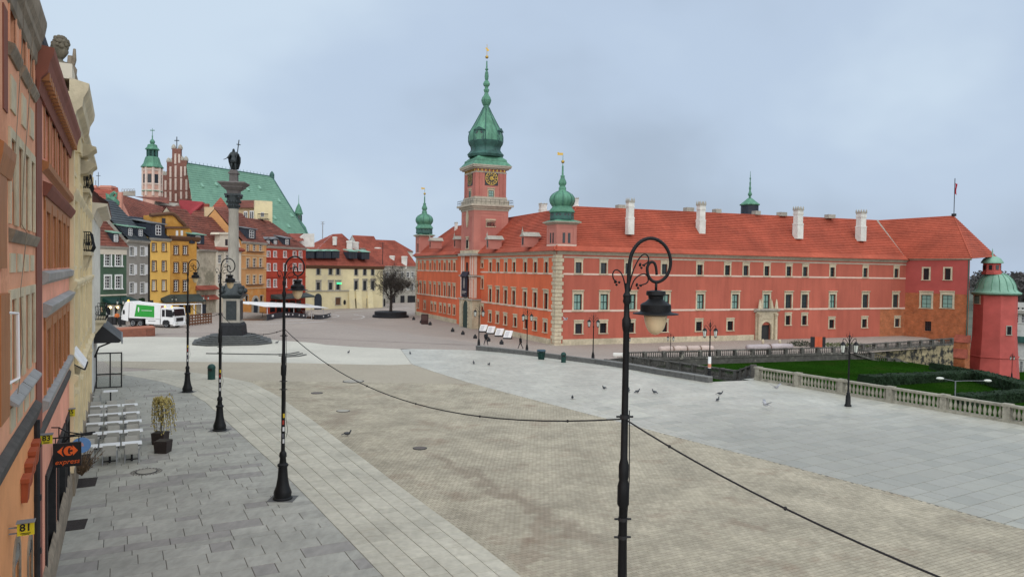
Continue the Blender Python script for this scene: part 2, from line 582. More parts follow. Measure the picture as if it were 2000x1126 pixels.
for k in ('slab3', 'slab3_a', 'slab3_b', 'slab3_c'):
	stain_sheen_band(PM[k], G(1400, 900).xy, G(2150, 900).xy, 17.0, (.26, .258, .22), .7)  # darker near right: dirt, plus weaker sheen and haze put into the colour
EDGE = [(20, 60.4), (15.8, 58.8), (9.2, 74), (10.5, 84), (16.2, 101), (51.6, 113.3), (53.5, 113.7), (76.6, 128)]
square = sheet('square', [(-170, -40), (75, -30)] + EDGE + [(81, 145), (60, 165), (30, 270), (-170, 270)], 0, PM['cobble'], 4)
ring_low = [(100, 704), (200, 705), (330, 706), (480, 707), (600, 709), (700, 711.5), (760, 712.5), (804, 711)]
ring_top = [(782, 681), (700, 677), (636, 673), (617, 670), (598, 668), (560, 665.5), (520, 662), (450, 659), (300, 657.5), (205, 658), (120, 661)]
pave = sheet('pavement_ring', gl(*ring_low, *ring_top), .008, PM['pale'], 4)
BP = [(804, 711), (845, 725), (911, 746), (1000, 770), (1200, 822), (1325, 855), (1500, 900), (1750, 965), (2000, 1035)]
BPX = gl(*BP) + [(19.8, 21.8), (23, 15), (26, 4)]
cp = [SO(s, o_out(s)) for s in (10, 20, 26.5, 34.7, 41.2, 46, 50, 53, 56.8, 59, 61.7, 64, 66.4, 68, 70)]
field_poly = cp + gl(*[p for p in ring_low[1:]]) + BPX[1:] + [(10, -8)]
beige = sheet('beige_paving', field_poly, .016, PM['beige'], 4)
terr_poly = gl((782, 681), (928, 684.5)) + [tuple(G(1029, 693)[:2]), tuple(G(1158, 709)[:2]), (15.6, 58.7), (20, 60.3), (30.3, 43.4), (75, -30), (30, -30)] + BPX[::-1]
terr_bed = sheet('east_terrace', terr_poly, .012, PM['bed'], 4)
side_poly = [SO(s, 0) for s in (64, 10)] + [SO(s, o_out(s)) for s in (10, 20, 26.5, 34.7, 41.2, 46, 50, 53, 56.8, 59, 61.7, 64)]
side_bed = sheet('sidewalk', side_poly, .012, PM['bed'], 4)
def slab_geo(mb, c4, z, h=.02, g=.009, b=.007):
	"""one slab: plan corners, joint gap on every side and chamfered edge"""
	P_ = [Vector(p) for p in c4]
	k = len(P_)
	lo, hi = [], []
	for i, p in enumerate(P_):
		e = (P_[i - 1] - p).normalized() + (P_[(i + 1) % k] - p).normalized()
		q, q2 = p + e * g, p + e * (g + b)
		lo.append((q.x, q.y, zg(q.x, q.y) + z + h - b))
		hi.append((q2.x, q2.y, zg(q2.x, q2.y) + z + h))
	n = len(mb.v)
	mb.v += [(x, y, zz - h + b - .004) for x, y, zz in lo] + lo + hi
	mb.f.append(tuple(n + 2 * k + i for i in range(k)))
	for i in range(k):
		j = (i + 1) % k
		mb.f += [(n + i, n + j, n + k + j, n + k + i), (n + k + i, n + k + j, n + 2 * k + j, n + 2 * k + i)]
def inframe(x, y, zz=0, mrg=130):
	d = y
	if d < 5:
		return False
	px = 1000 + x / d * FPX
	py = 527 + (CH - zz) / d * FPX
	return -mrg < px < 2000 + mrg and py < 1126 + mrg
def lay(slabs, parent, mats, name, nind, stuffname, stuffmat, z=.014, g=.009):
	vis = [c for c in slabs if inframe(sum(p[0] for p in c) / len(c), sum(p[1] for p in c) / len(c))]
	def sz(c):
		a = abs(sum(c[i - 1][0] * c[i][1] - c[i][0] * c[i - 1][1] for i in range(len(c)))) / 2
		return -a / (sum(p[1] for p in c) / len(c)) ** 3
	vis.sort(key=sz)
	for c in vis[:nind]:
		mb = MB()
		slab_geo(mb, c, z + random.uniform(-.002, .002), g=g)
		mb.build(name, random.choice(mats), parent)
	mb = MB()
	for c in vis[nind:]:
		slab_geo(mb, c, z + random.uniform(-.002, .002), g=g)
	if mb.f:
		stuff(mb.build(stuffname, stuffmat, parent))
slabs = []
s = 14.0
while s < 64:
	wd = random.choice((.42, .55, .62, .78, .8))
	o = .1
	om = min(o_in(s), o_in(s + wd))
	while o < om:
		ln = random.uniform(.55, 1.75)
		o2 = min(o + ln, om)
		if om - o2 < .35:
			o2 = om
		e0, e1 = o2, o2
		if o2 >= om - .001:
			e0, e1 = o_in(s), o_in(s + wd)
		slabs.append([SO(s, o), SO(s, e0), SO(s + wd, e1), SO(s + wd, o)])
		o = o2
	s += wd
slabs = [[c[0], c[1], c[2], c[3]] for c in slabs]
lay(slabs, side_bed, [PM['slab'], PM['slab'], PM['slab_a'], PM['slab_b'], PM['slab_c']], 'slab', 300, 'far_slabs', PM['slab'])
band = []
NC = 6
frac = [0, .15, .33, .5, .68, .84, 1.0]
for k in range(NC):
	s = 13 + random.random()
	while s < 66:
		ln = random.uniform(.45, 1.0)
		def oo(t, f):
			a, b = o_in(t), o_out(t)
			return a + (b - a) * f
		band.append([SO(s, oo(s, frac[k])), SO(s, oo(s, frac[k + 1])), SO(s + ln, oo(s + ln, frac[k + 1])), SO(s + ln, oo(s + ln, frac[k]))])
		s += ln
border = sheet('border_band', [SO(t, o_in(t)) for t in (65.5, 60, 56, 49.7, 31.5, 26.4, 19, 12)] + [SO(t, o_out(t)) for t in (12, 20, 26.5, 34.7, 41.2, 50, 56.8, 61.7, 65.5)], .0145, PM['bed'], 6)
lay(band, border, [PM['slab2'], PM['slab2'], PM['slab2_a'], PM['slab2_b']], 'border_slab', 280, 'far_border_slabs', PM['slab2'], z=.016)
def inside(x, y, poly):
	r = False
	j = len(poly) - 1
	for i in range(len(poly)):
		xi, yi = poly[i]
		xj, yj = poly[j]
		if (yi > y) != (yj > y) and x < (xj - xi) * (y - yi) / (yj - yi) + xi:
			r = not r
		j = i
	return r
def cut(c4):
	"""trim a slab at the terrace edge"""
	n = len(terr_poly)
	for i in range(n):
		a, b = Vector(terr_poly[i]), Vector(terr_poly[(i + 1) % n])
		d = (b - a)
		if d.length < .01:
			continue
		nn = Vector((-d.y, d.x)).normalized()
		m_ = Vector((sum(p[0] for p in c4) / len(c4), sum(p[1] for p in c4) / len(c4)))
		t = (m_ - a).dot(d) / d.dot(d)
		if not -.02 < t < 1.02 or abs((m_ - a).dot(nn)) > 1.6:
			continue
		mid = a.lerp(b, .5)
		if not inside(mid.x + nn.x * .05, mid.y + nn.y * .05, terr_poly):
			nn = -nn
		r = []
		for k in range(len(c4)):
			p, q = Vector(c4[k]), Vector(c4[(k + 1) % len(c4)])
			dp, dq = (p - a).dot(nn), (q - a).dot(nn)
			if dp >= 0:
				r.append((p.x, p.y))
			if dp * dq < 0:
				x = p.lerp(q, dp / (dp - dq))
				r.append((x.x, x.y))
		c4 = r
		if len(c4) < 3:
			return []
	return c4
TU = (Vector((20, 60.4)) - Vector((30.3, 43.5))).normalized()
TV = Vector((TU.y, -TU.x))
T0 = Vector((30.3, 43.5))
slabs = []
a = -60.0
while a < 52:
	wd = random.choice((.6, .75, .9, .9, 1.1))
	b = -52.0 + random.random()
	while b < 0.5:
		ln = random.uniform(.7, 1.7)
		c4 = [T0 + TU * a + TV * b, T0 + TU * (a + wd) + TV * b, T0 + TU * (a + wd) + TV * (b + ln), T0 + TU * a + TV * (b + ln)]
		c4 = [(p.x, p.y) for p in c4]
		ins = [inside(p[0], p[1], terr_poly) for p in c4]
		if any(ins) and not all(ins):
			c4 = cut(c4)
		if any(ins) and len(c4) > 2:
			slabs.append(c4)
		b += ln
	a += wd
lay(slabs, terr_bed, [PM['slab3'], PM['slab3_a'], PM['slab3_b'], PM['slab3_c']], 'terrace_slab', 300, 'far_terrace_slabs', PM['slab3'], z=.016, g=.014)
def paver_mesh():
	mb = MB()
	L_, W_ = .2 - .008, .165 - .008
	hx, hy, n_ = L_ / 2, W_ / 2, .012
	pl = [(-hx, -hy), (-hx * .55, -hy), (-hx * .3, -hy + n_), (hx * .3, -hy + n_), (hx * .55, -hy), (hx, -hy), (hx, hy), (hx * .55, hy), (hx * .3, hy - n_), (-hx * .3, hy - n_), (-hx * .55, hy), (-hx, hy)]
	return pl
PL = paver_mesh()
def put_paver(mb, cx, cy, z):
	n = len(mb.v)
	for x, y in PL:
		p = FN * x + FU * y
		mb.v.append((cx + p.x, cy + p.y, z - .012))
	for x, y in PL:
		p = FN * x * .95 + FU * y * .95
		mb.v.append((cx + p.x, cy + p.y, z))
	k = len(PL)
	mb.f.append(tuple(n + k + i for i in range(k)))
	for i in range(k):
		j = (i + 1) % k
		mb.f.append((n + i, n + j, n + k + j, n + k + i))
def put_far(mb, cx, cy, z):
	n = len(mb.v)
	for f, dz in ((1, -.012), (.93, 0)):
		for x, y in ((-.096, -.078), (.096, -.078), (.096, .078), (-.096, .078)):
			p = FN * x * f + FU * y * f
			mb.v.append((cx + p.x, cy + p.y, z + dz))
	mb.f += [(n + 4, n + 5, n + 6, n + 7)] + [(n + i, n + (i + 1) % 4, n + 4 + (i + 1) % 4, n + 4 + i) for i in range(4)]
pav = []
row = 0
s = 8.0
while s < 62:
	o = o_out(s) - .06 + (row % 2) * .1
	while o < 40:
		x, y = SO(s, o)
		if y > 16 and inframe(x, y) and y < 56 and (inside(x, y, field_poly) or o < o_out(s) + .3):
			pav.append((x, y))
		o += .2
	s += .165
	row += 1
pav.sort(key=lambda p: p[1])
mb = MB()
put_paver(mb, 0, 0, 0)
me = None
for i, (x, y) in enumerate(pav[:300]):
	if me is None:
		ob = mb.build('paver', PM['paver'], beige)
		me = ob.data
	else:
		ob = bpy.data.objects.new('paver', me)
		col.objects.link(ob)
		ob.parent = beige
	ob.location = (x, y, .030 + random.uniform(-.0015, .0015))
mb = MB()
for x, y in pav[300:]:
	(put_paver if y < 32 else put_far)(mb, x, y, .030 + random.uniform(-.002, .002))
stuff(mb.build('near_pavers', PM['paver'], beige))
sheet('paver_bed', [p for p in cp[:8]] + [(-2.6, 55.6)] + BPX[4:] + [(10, 2)], .0175, PM['bed'], 0)
def lz(x, y):
	return max(-13.5, lawn_z(x, y))
lawn = sheet('lawn', [(11, 70), (17.5, 57.5), (80, -45), (300, -45), (300, 240), (95, 165), (79, 144), (76, 129), (53, 114.5), (15.5, 102), (10.8, 84)], 0, M['lawn'], 6, fz=lz)
far_m = mat('distant_ground', (.09, .10, .07), .95, .3, .05)
sheet('ground', [(-3000, -500), (3000, -500), (3000, 4500), (-3000, 4500)], -16, far_m, 500, fz=lambda x, y: 0)
mb = MB()
rr = random.Random(3)
blade = mat('grass_blades', (.01, .036, .003), .95, .3, 2.5, .3, .15, spec=0, c2=(.022, .064, .007))
for i in range(24000):
	x = rr.uniform(24, 82)
	y = rr.uniform(55, 122)
	if 1000 + x / y * FPX > 2010 or y - 60.4 < (20 - x) * 1.64 + 2 or y > 100 + (x - 16) * .35:
		continue
	z = lz(x, y)
	a = rr.random() * 6.28
	h = rr.uniform(.05, .13)
	wv = .05
	mb.add([(x - wv * math.cos(a), y - wv * math.sin(a), z - .01), (x + wv * math.cos(a), y + wv * math.sin(a), z - .01), (x + rr.uniform(-.05, .05), y + rr.uniform(-.05, .05), z + h)], [(0, 1, 2)])
go = mb.build('grass', blade)
stuff(go)
go['label'] = 'short green grass of the lawn below the castle terrace'
go['category'] = 'grass'
wp = mat('road_marking_paint', (.55, .53, .5), .8, .15, 2)
def ribbon(name, pix, wd, dz, m, parent):
	pts = [G(*p) for p in pix]
	mb = MB()
	for i, p in enumerate(pts):
		q = pts[min(i + 1, len(pts) - 1)] - pts[max(i - 1, 0)]
		nn = Vector((q.y, -q.x, 0)).normalized() * wd / 2
		for t in (p - nn, p + nn):
			mb.v.append((t.x, t.y, zg(t.x, t.y) + dz))
	for i in range(len(pts) - 1):
		mb.f.append((2 * i, 2 * i + 1, 2 * i + 3, 2 * i + 2))
	return mb.build(name, m, parent)
def dense(pix, n=6):
	r = []
	for a, b in zip(pix, pix[1:]):
		for k in range(n):
			r.append((a[0] + (b[0] - a[0]) * k / n, a[1] + (b[1] - a[1]) * k / n))
	return r + [pix[-1]]
ribbon('kerb_line', dense([(500, 627), (560, 626), (620, 622), (650, 619.5), (660, 617.8), (662, 616), (655, 614.5), (645, 613.8)]), .35, .006, wp, square)
ribbon('kerb_line', dense([(500, 632), (560, 631.5), (620, 628), (680, 624), (706, 621), (712, 618.5), (708, 616.3), (690, 613.5)]), .35, .006, wp, square)
ribbon('kerb_line', dense([(655, 609.5), (700, 606.8), (745, 603.8), (800, 600.5)]), .5, .006, wp, square)
dl = mat('dark_drain_strip', (.2, .15, .145), .9)
ribbon('drain_line', dense([(566, 658.5), (650, 662.2), (760, 667), (860, 671), (930, 673.5)]), .3, .005, dl, square)
ribbon('drain_line', dense([(300, 652.5), (420, 650), (470, 651)]), .4, .005, dl, square)
ribbon('drain_line', dense([(636, 673.2), (780, 681), (928, 684)]), .3, .007, dl, square)
# ================================================================ FACADE TOOLS
class Fac:
	"""a vertical wall plane: A left, B right as seen from outside; s along, o outward, z up"""
	def __init__(self, A, B, par, m, z0, z1):
		self.A = Vector((A[0], A[1]))
		self.B = Vector((B[0], B[1]))
		self.L = (self.B - self.A).length
		self.u = (self.B - self.A).normalized()
		self.n = Vector((self.u.y, -self.u.x))
		self.par, self.m, self.z0, self.z1 = par, m, z0, z1
		self.holes = []
	k = 1.0
	def P(self, s, o, z):
		if o > 0:
			o *= self.k
		p = self.A + self.u * s + self.n * o
		return (p.x, p.y, z)
	def sz(self, px, py, o=0):
		d = ray(px, py)
		t = (self.A.dot(self.n) + o) / (d.x * self.n.x + d.y * self.n.y)
		p = Vector((d.x * t, d.y * t))
		return (p - self.A).dot(self.u), CH + d.z * t
	def s(self, px, py=560, o=0):
		return self.sz(px, py, o)[0]
	def z(self, px, py, o=0):
		return self.sz(px, py, o)[1]
	def box(self, mb, s0, s1, o0, o1, z0, z1):
		P = self.P
		return mb.hexa([P(s0, o1, z0), P(s1, o1, z0), P(s1, o0, z0), P(s0, o0, z0), P(s0, o1, z1), P(s1, o1, z1), P(s1, o0, z1), P(s0, o0, z1)])
	def prof(self, mb, s0, s1, pts):
		"""moulding: profile points (o,z) run from s0 to s1"""
		n = len(mb.v)
		k = len(pts)
		for s in (s0, s1):
			for o, z in pts:
				mb.v.append(self.P(s, o, z))
		for i in range(k):
			j = (i + 1) % k
			mb.f.append((n + i, n + k + i, n + k + j, n + j))
		mb.f.append(tuple(n + i for i in range(k)))
		mb.f.append(tuple(n + k + i for i in range(k))[::-1])
		return mb
	def part(self, name, m, boxes, par=None):
		mb = MB()
		for b in boxes:
			self.box(mb, *b)
		return mb.build(name, m, par or self.par)
	def win(self, s0, s1, z0, z1, sash='dframe', glass='glass', sur=.16, surm='stone', hood=.0, sill=True, bars=(2, 3), deep=.22, bw=.05, proud=.05, sub=None, hole=True):
		"""window part: sash bars, with surround and glass as sub-parts"""
		if hole:
			self.holes.append((s0, s1, z0, z1))
		d = -deep if hole else .11
		mb = MB()
		fw = bw * 1.4
		B = lambda a, b, c, e: self.box(mb, a, b, d - .05, d, c, e)
		B(s0, s0 + fw, z0, z1)
		B(s1 - fw, s1, z0, z1)
		B(s0 + fw, s1 - fw, z0, z0 + fw)
		B(s0 + fw, s1 - fw, z1 - fw, z1)
		nx, nz_ = bars
		zin0, zin1 = z0 + fw, z1 - fw
		for i in range(1, nx):
			c = s0 + (s1 - s0) * i / nx
			B(c - bw / 2, c + bw / 2, zin0, zin1)
		for i in range(1, nz_):
			c = z0 + (z1 - z0) * i / nz_
			for k in range(nx):
				a = s0 + (s1 - s0) * k / nx + bw / 2
				b = s0 + (s1 - s0) * (k + 1) / nx - bw / 2
				self.box(mb, max(a, s0 + fw), min(b, s1 - fw), d - .047, d - .003, c - bw / 2, c + bw / 2)
		if glass == 'glass' and random.random() < .4:
			glass = 'glass_b'
		wn = mb.build('window', M[sash] if isinstance(sash, str) else sash, sub or self.par)
		if not sub:
			mb = MB()
			self.box(mb, s0, s1, d - .09, d - .06, z0, z1)
			mb.build('pane', M[glass] if isinstance(glass, str) else glass, wn)
		else:
			mb = MB()
			self.box(mb, s0, s1, d - .09, d - .06, z0, z1)
			mb.build('pane', M[glass], sub)
		if sur > 0:
			mb = MB()
			self.box(mb, s0 - sur, s0, -.02, proud, z0, z1)
			self.box(mb, s1, s1 + sur, -.02, proud, z0, z1)
			self.box(mb, s0 - sur, s1 + sur, -.02, proud, z1, z1 + sur * (1.5 if hood else 1))
			if sill:
				self.box(mb, s0 - sur - .08, s1 + sur + .08, -.02, proud + .12, z0 - .14, z0)
			if hood:
				zz = z1 + sur * 1.5
				self.prof(mb, s0 - sur - .05, s1 + sur + .05, [(0, zz), (.1, zz), (hood * .7, zz + .12), (hood, zz + .14), (hood, zz + .22), (0, zz + .27)])
			mb.build('surround', M[surm] if isinstance(surm, str) else surm, wn if not sub else sub)
		return wn
	def wall(self, name='wall', top=None, s0=0, s1=None, z0=None, z1=None, m=None, par=None, deep=.5):
		s1 = self.L if s1 is None else s1
		z0 = self.z0 if z0 is None else z0
		z1 = self.z1 if z1 is None else z1
		H = [h for h in self.holes if h[0] < s1 and h[1] > s0 and h[2] < z1 and h[3] > z0]
		H = [(max(a, s0), min(b, s1), max(c, z0), min(e, z1)) for a, b, c, e in H]
		S = sorted(set([s0, s1] + [round(v, 4) for h in H for v in h[:2]]))
		Z = sorted(set([z0, z1] + [round(v, 4) for h in H for v in h[2:]]))
		mb = MB()
		idx = {}
		def V(s, z):
			k = (s, z)
			if k not in idx:
				idx[k] = len(mb.v)
				mb.v.append(self.P(s, 0, z))
			return idx[k]
		for a, b in zip(S, S[1:]):
			for c, e in zip(Z, Z[1:]):
				ms, mz = (a + b) / 2, (c + e) / 2
				if any(h[0] < ms < h[1] and h[2] < mz < h[3] for h in H):
					continue
				mb.f.append((V(a, c), V(b, c), V(b, e), V(a, e)))
		for a, b, c, e in H:
			P = self.P
			q = [P(a, 0, c), P(b, 0, c), P(b, 0, e), P(a, 0, e), P(a, -deep, c), P(b, -deep, c), P(b, -deep, e), P(a, -deep, e)]
			mb.add(q, [(0, 4, 5, 1), (1, 5, 6, 2), (2, 6, 7, 3), (3, 7, 4, 0), (4, 7, 6, 5)])
		return mb.build(name, m or self.m, par or self.par)
def slope(mb, P0, P1, P2, P3, rows, lift=.05):
	"""roof slope laid in overlapping courses: eave left/right, ridge right/left"""
	P0, P1, P2, P3 = map(Vector, (P0, P1, P2, P3))
	nrm = (P1 - P0).cross(P3 - P0)
	if nrm.length < 1e-6:
		nrm = (P1 - P0).cross(P2 - P0)
	nrm.normalize()
	if nrm.z < 0:
		nrm = -nrm
	for k in range(rows):
		a, b = k / rows, (k + 1) / rows
		l0, r0 = P0.lerp(P3, a), P1.lerp(P2, a)
		l1, r1 = P0.lerp(P3, b), P1.lerp(P2, b)
		up = nrm * lift
		n = len(mb.v)
		mb.v += [tuple(l0), tuple(r0), tuple(r0 + up), tuple(l0 + up), tuple(r1 + up * .15), tuple(l1 + up * .15)]
		mb.f += [(n, n + 1, n + 2, n + 3), (n + 3, n + 2, n + 4, n + 5)]
	return mb
def tablathe(mb, c, tab, k, y0, hz, scale, seg=16, rot=0.0, x=1.0):
	"""lathe from measured (row, half-width) pairs"""
	prof = [(h / k / scale * x, CH + (hz - (y0 + yz / k)) / scale) for yz, h in tab]
	prof.sort(key=lambda p: p[1])
	mb.lathe(prof, seg, (c[0], c[1], 0), rot)
	return prof
# ================================================================ THE CASTLE
ZB, ZE = -3.3, 11.8
CC = Vector((7.0, 118.5))          # south-west corner
CF = Vector((-25.0, 193.0))        # north-west corner
SU = Vector((.923, .384)).normalized()
CS = CC + SU * 77.5                # where the south front turns
CQ = Vector((85.6, 139.0))         # south-east corner
castle = thing('castle', (20, 140, ZB), 'long salmon red baroque castle with orange tiled roof and tall clock tower', 'castle')
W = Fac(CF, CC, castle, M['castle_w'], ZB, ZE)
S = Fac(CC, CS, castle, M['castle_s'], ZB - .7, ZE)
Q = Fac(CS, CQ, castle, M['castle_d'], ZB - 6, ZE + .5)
def cz(y):
	return S.z(1130, y)
zt = (cz(533.7), cz(512))
zm = (cz(606), cz(574))
zb = (cz(651), cz(631.5))
zs1, zs2 = S.z(1099, 534.6), S.z(1099, 607)
for px in (1130, 1179, 1227, 1298, 1367, 1421, 1457, 1498, 1541, 1573, 1626, 1690.5, 1751):
	c = S.s(px, 520)
	S.win(c - .55, c + .55, *zt, sash='gframe', sur=.24, hood=.16, bars=(2, 3), bw=.07)
for px in (1128.5, 1180, 1234, 1300, 1368, 1436, 1497, 1540, 1571.5, 1626, 1690, 1749):
	c = S.s(px, 590)
	pale = px < 1440 or px in (1497, 1626)
	S.win(c - .72, c + .72, *zm, sash='gframe', glass='glass_g' if pale else 'glass_b', sur=.28, hood=.3, bars=(2, 2), bw=.13)
for px in (1130, 1178, 1232, 1297, 1365, 1426, 1624, 1688, 1752):
	c = S.s(px, 640)
	S.win(c - .62, c + .62, *zb, sash='dframe', sur=.24, hood=.16, bars=(3, 4), bw=.03)
for px in (1539, 1571):
	c = S.s(px, 625)
	S.win(c - .55, c + .55, S.z(px, 634), S.z(px, 616), sash='dframe', sur=.24, hood=.16, bars=(3, 4), bw=.03)
gs, gz = S.s(1494.5, 650), S.z(1494.5, 672)
S.holes.append((gs - 1.15, gs + 1.15, S.z0 + .01, S.z(1494, 634)))
wt = [814.7, 822, 830, 840.4, 849.4, 858.5, 868.9, 877.7, 887.3, 957.9, 972.7, 988, 1004, 1025.9, 1045.6, 1066.9]
wb = [816.5, 829.4, 843, 849.6, 860, 868.4, 877.4, 886.8, 957, 971.6, 987, 1006.3, 1027, 1045, 1065]
for px in wt:
	c = W.s(px, 520)
	W.win(c - .6, c + .6, *zt, sash='dframe', sur=.28, hood=.16, bars=(2, 3), bw=.06)
	c = W.s(px - .6, 585)
	W.win(c - .66, c + .66, *zm, sash='dframe', sur=.3, hood=.28, bars=(2, 4), bw=.06)
for px in wb:
	c = W.s(px, 630)
	W.win(c - .62, c + .62, *zb, sash='dframe', sur=.26, hood=.16, bars=(3, 4), bw=.03)
for px in (930.5, 942):
	W.win(W.s(px, 515) - .55, W.s(px, 515) + .55, W.z(px, 522), W.z(px, 513.5), sur=.26, hood=.12, bars=(2, 2))
	W.win(W.s(px, 553) - .55, W.s(px, 553) + .55, W.z(px, 563), W.z(px, 544), sur=.26, hood=.12)
	W.win(W.s(px, 605) - .55, W.s(px, 605) + .55, W.z(px, 613), W.z(px, 598), sur=.26, hood=.12)
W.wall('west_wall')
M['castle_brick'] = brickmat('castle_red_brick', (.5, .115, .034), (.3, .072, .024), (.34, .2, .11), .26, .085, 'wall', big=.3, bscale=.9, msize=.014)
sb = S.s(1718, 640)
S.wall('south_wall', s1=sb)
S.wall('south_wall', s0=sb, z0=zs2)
S.wall('brick_wall', s0=sb, z1=zs2 - .0, m=M['castle_brick'])
for F_, segs in ((W, [(0, W.s(893)), (W.s(928), W.L - 1.2)]), (S, [(1.3, S.L)])):
	for a, b in segs:
		mb = MB()
		F_.box(mb, a, b, -.05, .05, zs1 - .14, zs1 + .14)
		mb.build('string_course', M['band'], castle)
		mb = MB()
		F_.box(mb, a, b, -.05, .06, zs2 - .16, zs2 + .16)
		mb.build('string_course', M['band'], castle)
		mb = MB()
		F_.box(mb, a, b, -.05, .05, ZE - 1.05, ZE - .8)
		mb.build('string_course', M['cornice'], castle)
		mb = MB()
		F_.prof(mb, a - (1.2 if F_ is S else 0), b + (1.2 if F_ is W and a > 5 else 0), [(0, ZE - .55), (.12, ZE - .5), (.3, ZE - .25), (.55, ZE - .15), (.6, ZE + .05), (0, ZE + .05)])
		mb.build('cornice', M['cornice'], castle)
mb = MB()
W.box(mb, 0, W.s(893), -.05, .12, ZB - .3, ZB + .9)
W.box(mb, W.s(928), W.L - 1.3, -.05, .12, ZB - .3, ZB + .9)
S.box(mb, 1.3, gs - 2.6, -.05, .12, ZB - 1.2, ZB + .95)
mb.build('plinth', M['stone'], castle)
q0 = ZB - .3
i = 0
while q0 < ZE - .6:
	h = .62
	wd = 1.28 if i % 2 == 0 else 1.05
	pr = .17 if i % 2 == 0 else .10
	mb = MB()
	a = W.P(W.L - wd, pr, 0)
	b = W.P(W.L, pr, 0)
	k = CC + W.n * pr + S.n * pr
	d_ = S.P(wd, pr, 0)
	pts = [(a[0], a[1]), (k.x, k.y), (d_[0], d_[1]), tuple((CC + SU * wd - S.n * .1)), tuple(CC - W.n * .1 - S.n * .1), tuple(CC - W.u * wd - W.n * .1)]
	zt0, zt1 = q0 + .03, min(q0 + h - .03, ZE - .6)
	mb.prism([(p[0], p[1], zt0) for p in pts], (0, 0, zt1 - zt0))
	mb.build('quoin', M['stone'], castle)
	q0 += h
	i += 1
q0 = ZB
i = 0
while q0 < ZE - .8:
	wd = 1.5 if i % 2 == 0 else 1.1
	mb = MB()
	W.box(mb, -.1, wd * .7, -.1, .12 if i % 2 == 0 else .07, q0 + .03, q0 + .62)
	mb.build('quoin', M['stone'], castle)
	q0 += .66
	i += 1
WN, SN = W.n, S.n
DEP = 7.2
RZW, RZS = 19.2, 20.0
def XY(v, z):
	return (v.x, v.y, z)
e_o = .75
eC = CC + WN * e_o + SN * e_o
eF = CF + WN * e_o - W.u * e_o
eS = CS + SN * e_o
rC = CC - WN * DEP - SN * DEP
rF = CF - WN * DEP + W.u * 8.5
rS = CS - SN * DEP
zk = ZE + .02
def fl(a, b, o):      # flared eave course
	return a + (b - a) * o
mb = MB()
slope(mb, XY(eF, zk), XY(eC, zk), XY(rC, RZS - .4), XY(rF, RZW), 24, .11)
mb.build('roof', M['tile'], castle)
mb = MB()
slope(mb, XY(eC, zk), XY(eS, zk), XY(rS, RZS), XY(rC, RZS - .4), 24, .11)
mb.build('roof', M['tile'], castle)
mb = MB()
bF = CF - WN * DEP * 2
slope(mb, XY(bF, zk), XY(eF, zk), XY(rF, RZW), XY(rF, RZW), 24, .06)
bC = CC - WN * 2 * DEP - SN * 2 * DEP
slope(mb, XY(bC, zk), XY(bF, zk), XY(rF, RZW), XY(rC, RZS - .4), 4, .03)
bS = CS - SN * 2 * DEP
slope(mb, XY(bS, zk), XY(bC, zk), XY(rC, RZS - .4), XY(rS, RZS), 4, .03)
mb.build('rear_roof', M['tile'], castle)
mb = MB()
for F_, a, b in ((W, .0, W.s(892)), (W, W.s(929), W.L + .7), (S, -.7, S.L)):
	F_.prof(mb, a, b, [(.82, ZE + .0), (.86, ZE + .08), (.3, ZE + .75), (.2, ZE + .6)])
mb.build('eave_course', M['tile'], castle)
mb = MB()
mb.tube([XY(rC, RZS - .35), XY(rS, RZS + .05)], .14, 6)
mb.tube([XY(rF, RZW + .05), XY(rC, RZS - .35)], .14, 6)
mb.tube([XY(eC, zk + .1), XY(rC, RZS - .35)], .14, 6)
mb.tube([XY(eF, zk + .1), XY(rF, RZW + .05)], .14, 6)
mb.build('ridge', M['tile'], castle)
mb = MB()
for a, b in ((bF, bC), (bC, bS)):
	mb.add([(a.x, a.y, ZB), (b.x, b.y, ZB), (b.x, b.y, zk), (a.x, a.y, zk)], [(0, 1, 2, 3)])
mb.add([(CF.x, CF.y, ZB), (bF.x, bF.y, ZB), (bF.x, bF.y, zk), (CF.x, CF.y, zk)], [(0, 1, 2, 3)])
mb.build('rear_wall', M['castle_s'], castle)
zqe = ZE + .25
for px, y0, y1, wd in ((1809, 524, 548, 1.05), (1851, 524, 548, 1.05)):
	c = Q.s(px, 536)
	Q.win(c - wd / 2, c + wd / 2, Q.z(px, y1 - 2), Q.z(px, y0), sash='dframe', sur=.3, hood=0, bars=(4, 5), bw=.04, surm='stone')
for px in (1809, 1850):
	c = Q.s(px, 586)
	Q.win(c - .95, c + .95, Q.z(px, 601), Q.z(px, 575.5), sash='gframe', glass='glass_g', sur=.34, hood=.2, bars=(2, 3), bw=.07)
c = Q.s(1812.5, 636)
Q.win(c - .62, c + .62, Q.z(1812, 646), Q.z(1812, 627), sash='dframe', sur=.12, surm='castle_brick', bars=(3, 4), bw=.03)
zbr = Q.z(1800, 572)
Q.wall('south_east_wall', z0=zbr)
Q.wall('brick_wall', z1=zbr, m=M['castle_brick'])
QE = CQ + Vector((2.2, 5.0))
QE2 = CQ + Vector((4.0, 16))
E_ = Fac(CQ, QE, castle, M['castle_s'], ZB - 8, zqe)
E_.wall('end_wall', z0=zbr - .5)
E_.wall('brick_wall', z1=zbr - .5, m=M['castle_brick'])
mb = MB()
mb.add([(QE.x, QE.y, -12), (QE2.x, QE2.y, -12), (QE2.x, QE2.y, zqe), (QE.x, QE.y, zqe)], [(0, 1, 2, 3)])
mb.build('end_wall', M['castle_s'], castle)
mb = MB()
Q.prof(mb, 0, Q.L + .3, [(0, zqe - .3), (.3, zqe - .1), (.35, zqe + .05), (0, zqe + .05)])
E_.prof(mb, 0, E_.L, [(0, zqe - .3), (.3, zqe - .1), (.35, zqe + .05), (0, zqe + .05)])
mb.build('cornice', M['cornice'], castle)
qe0 = CS + Q.n * .6
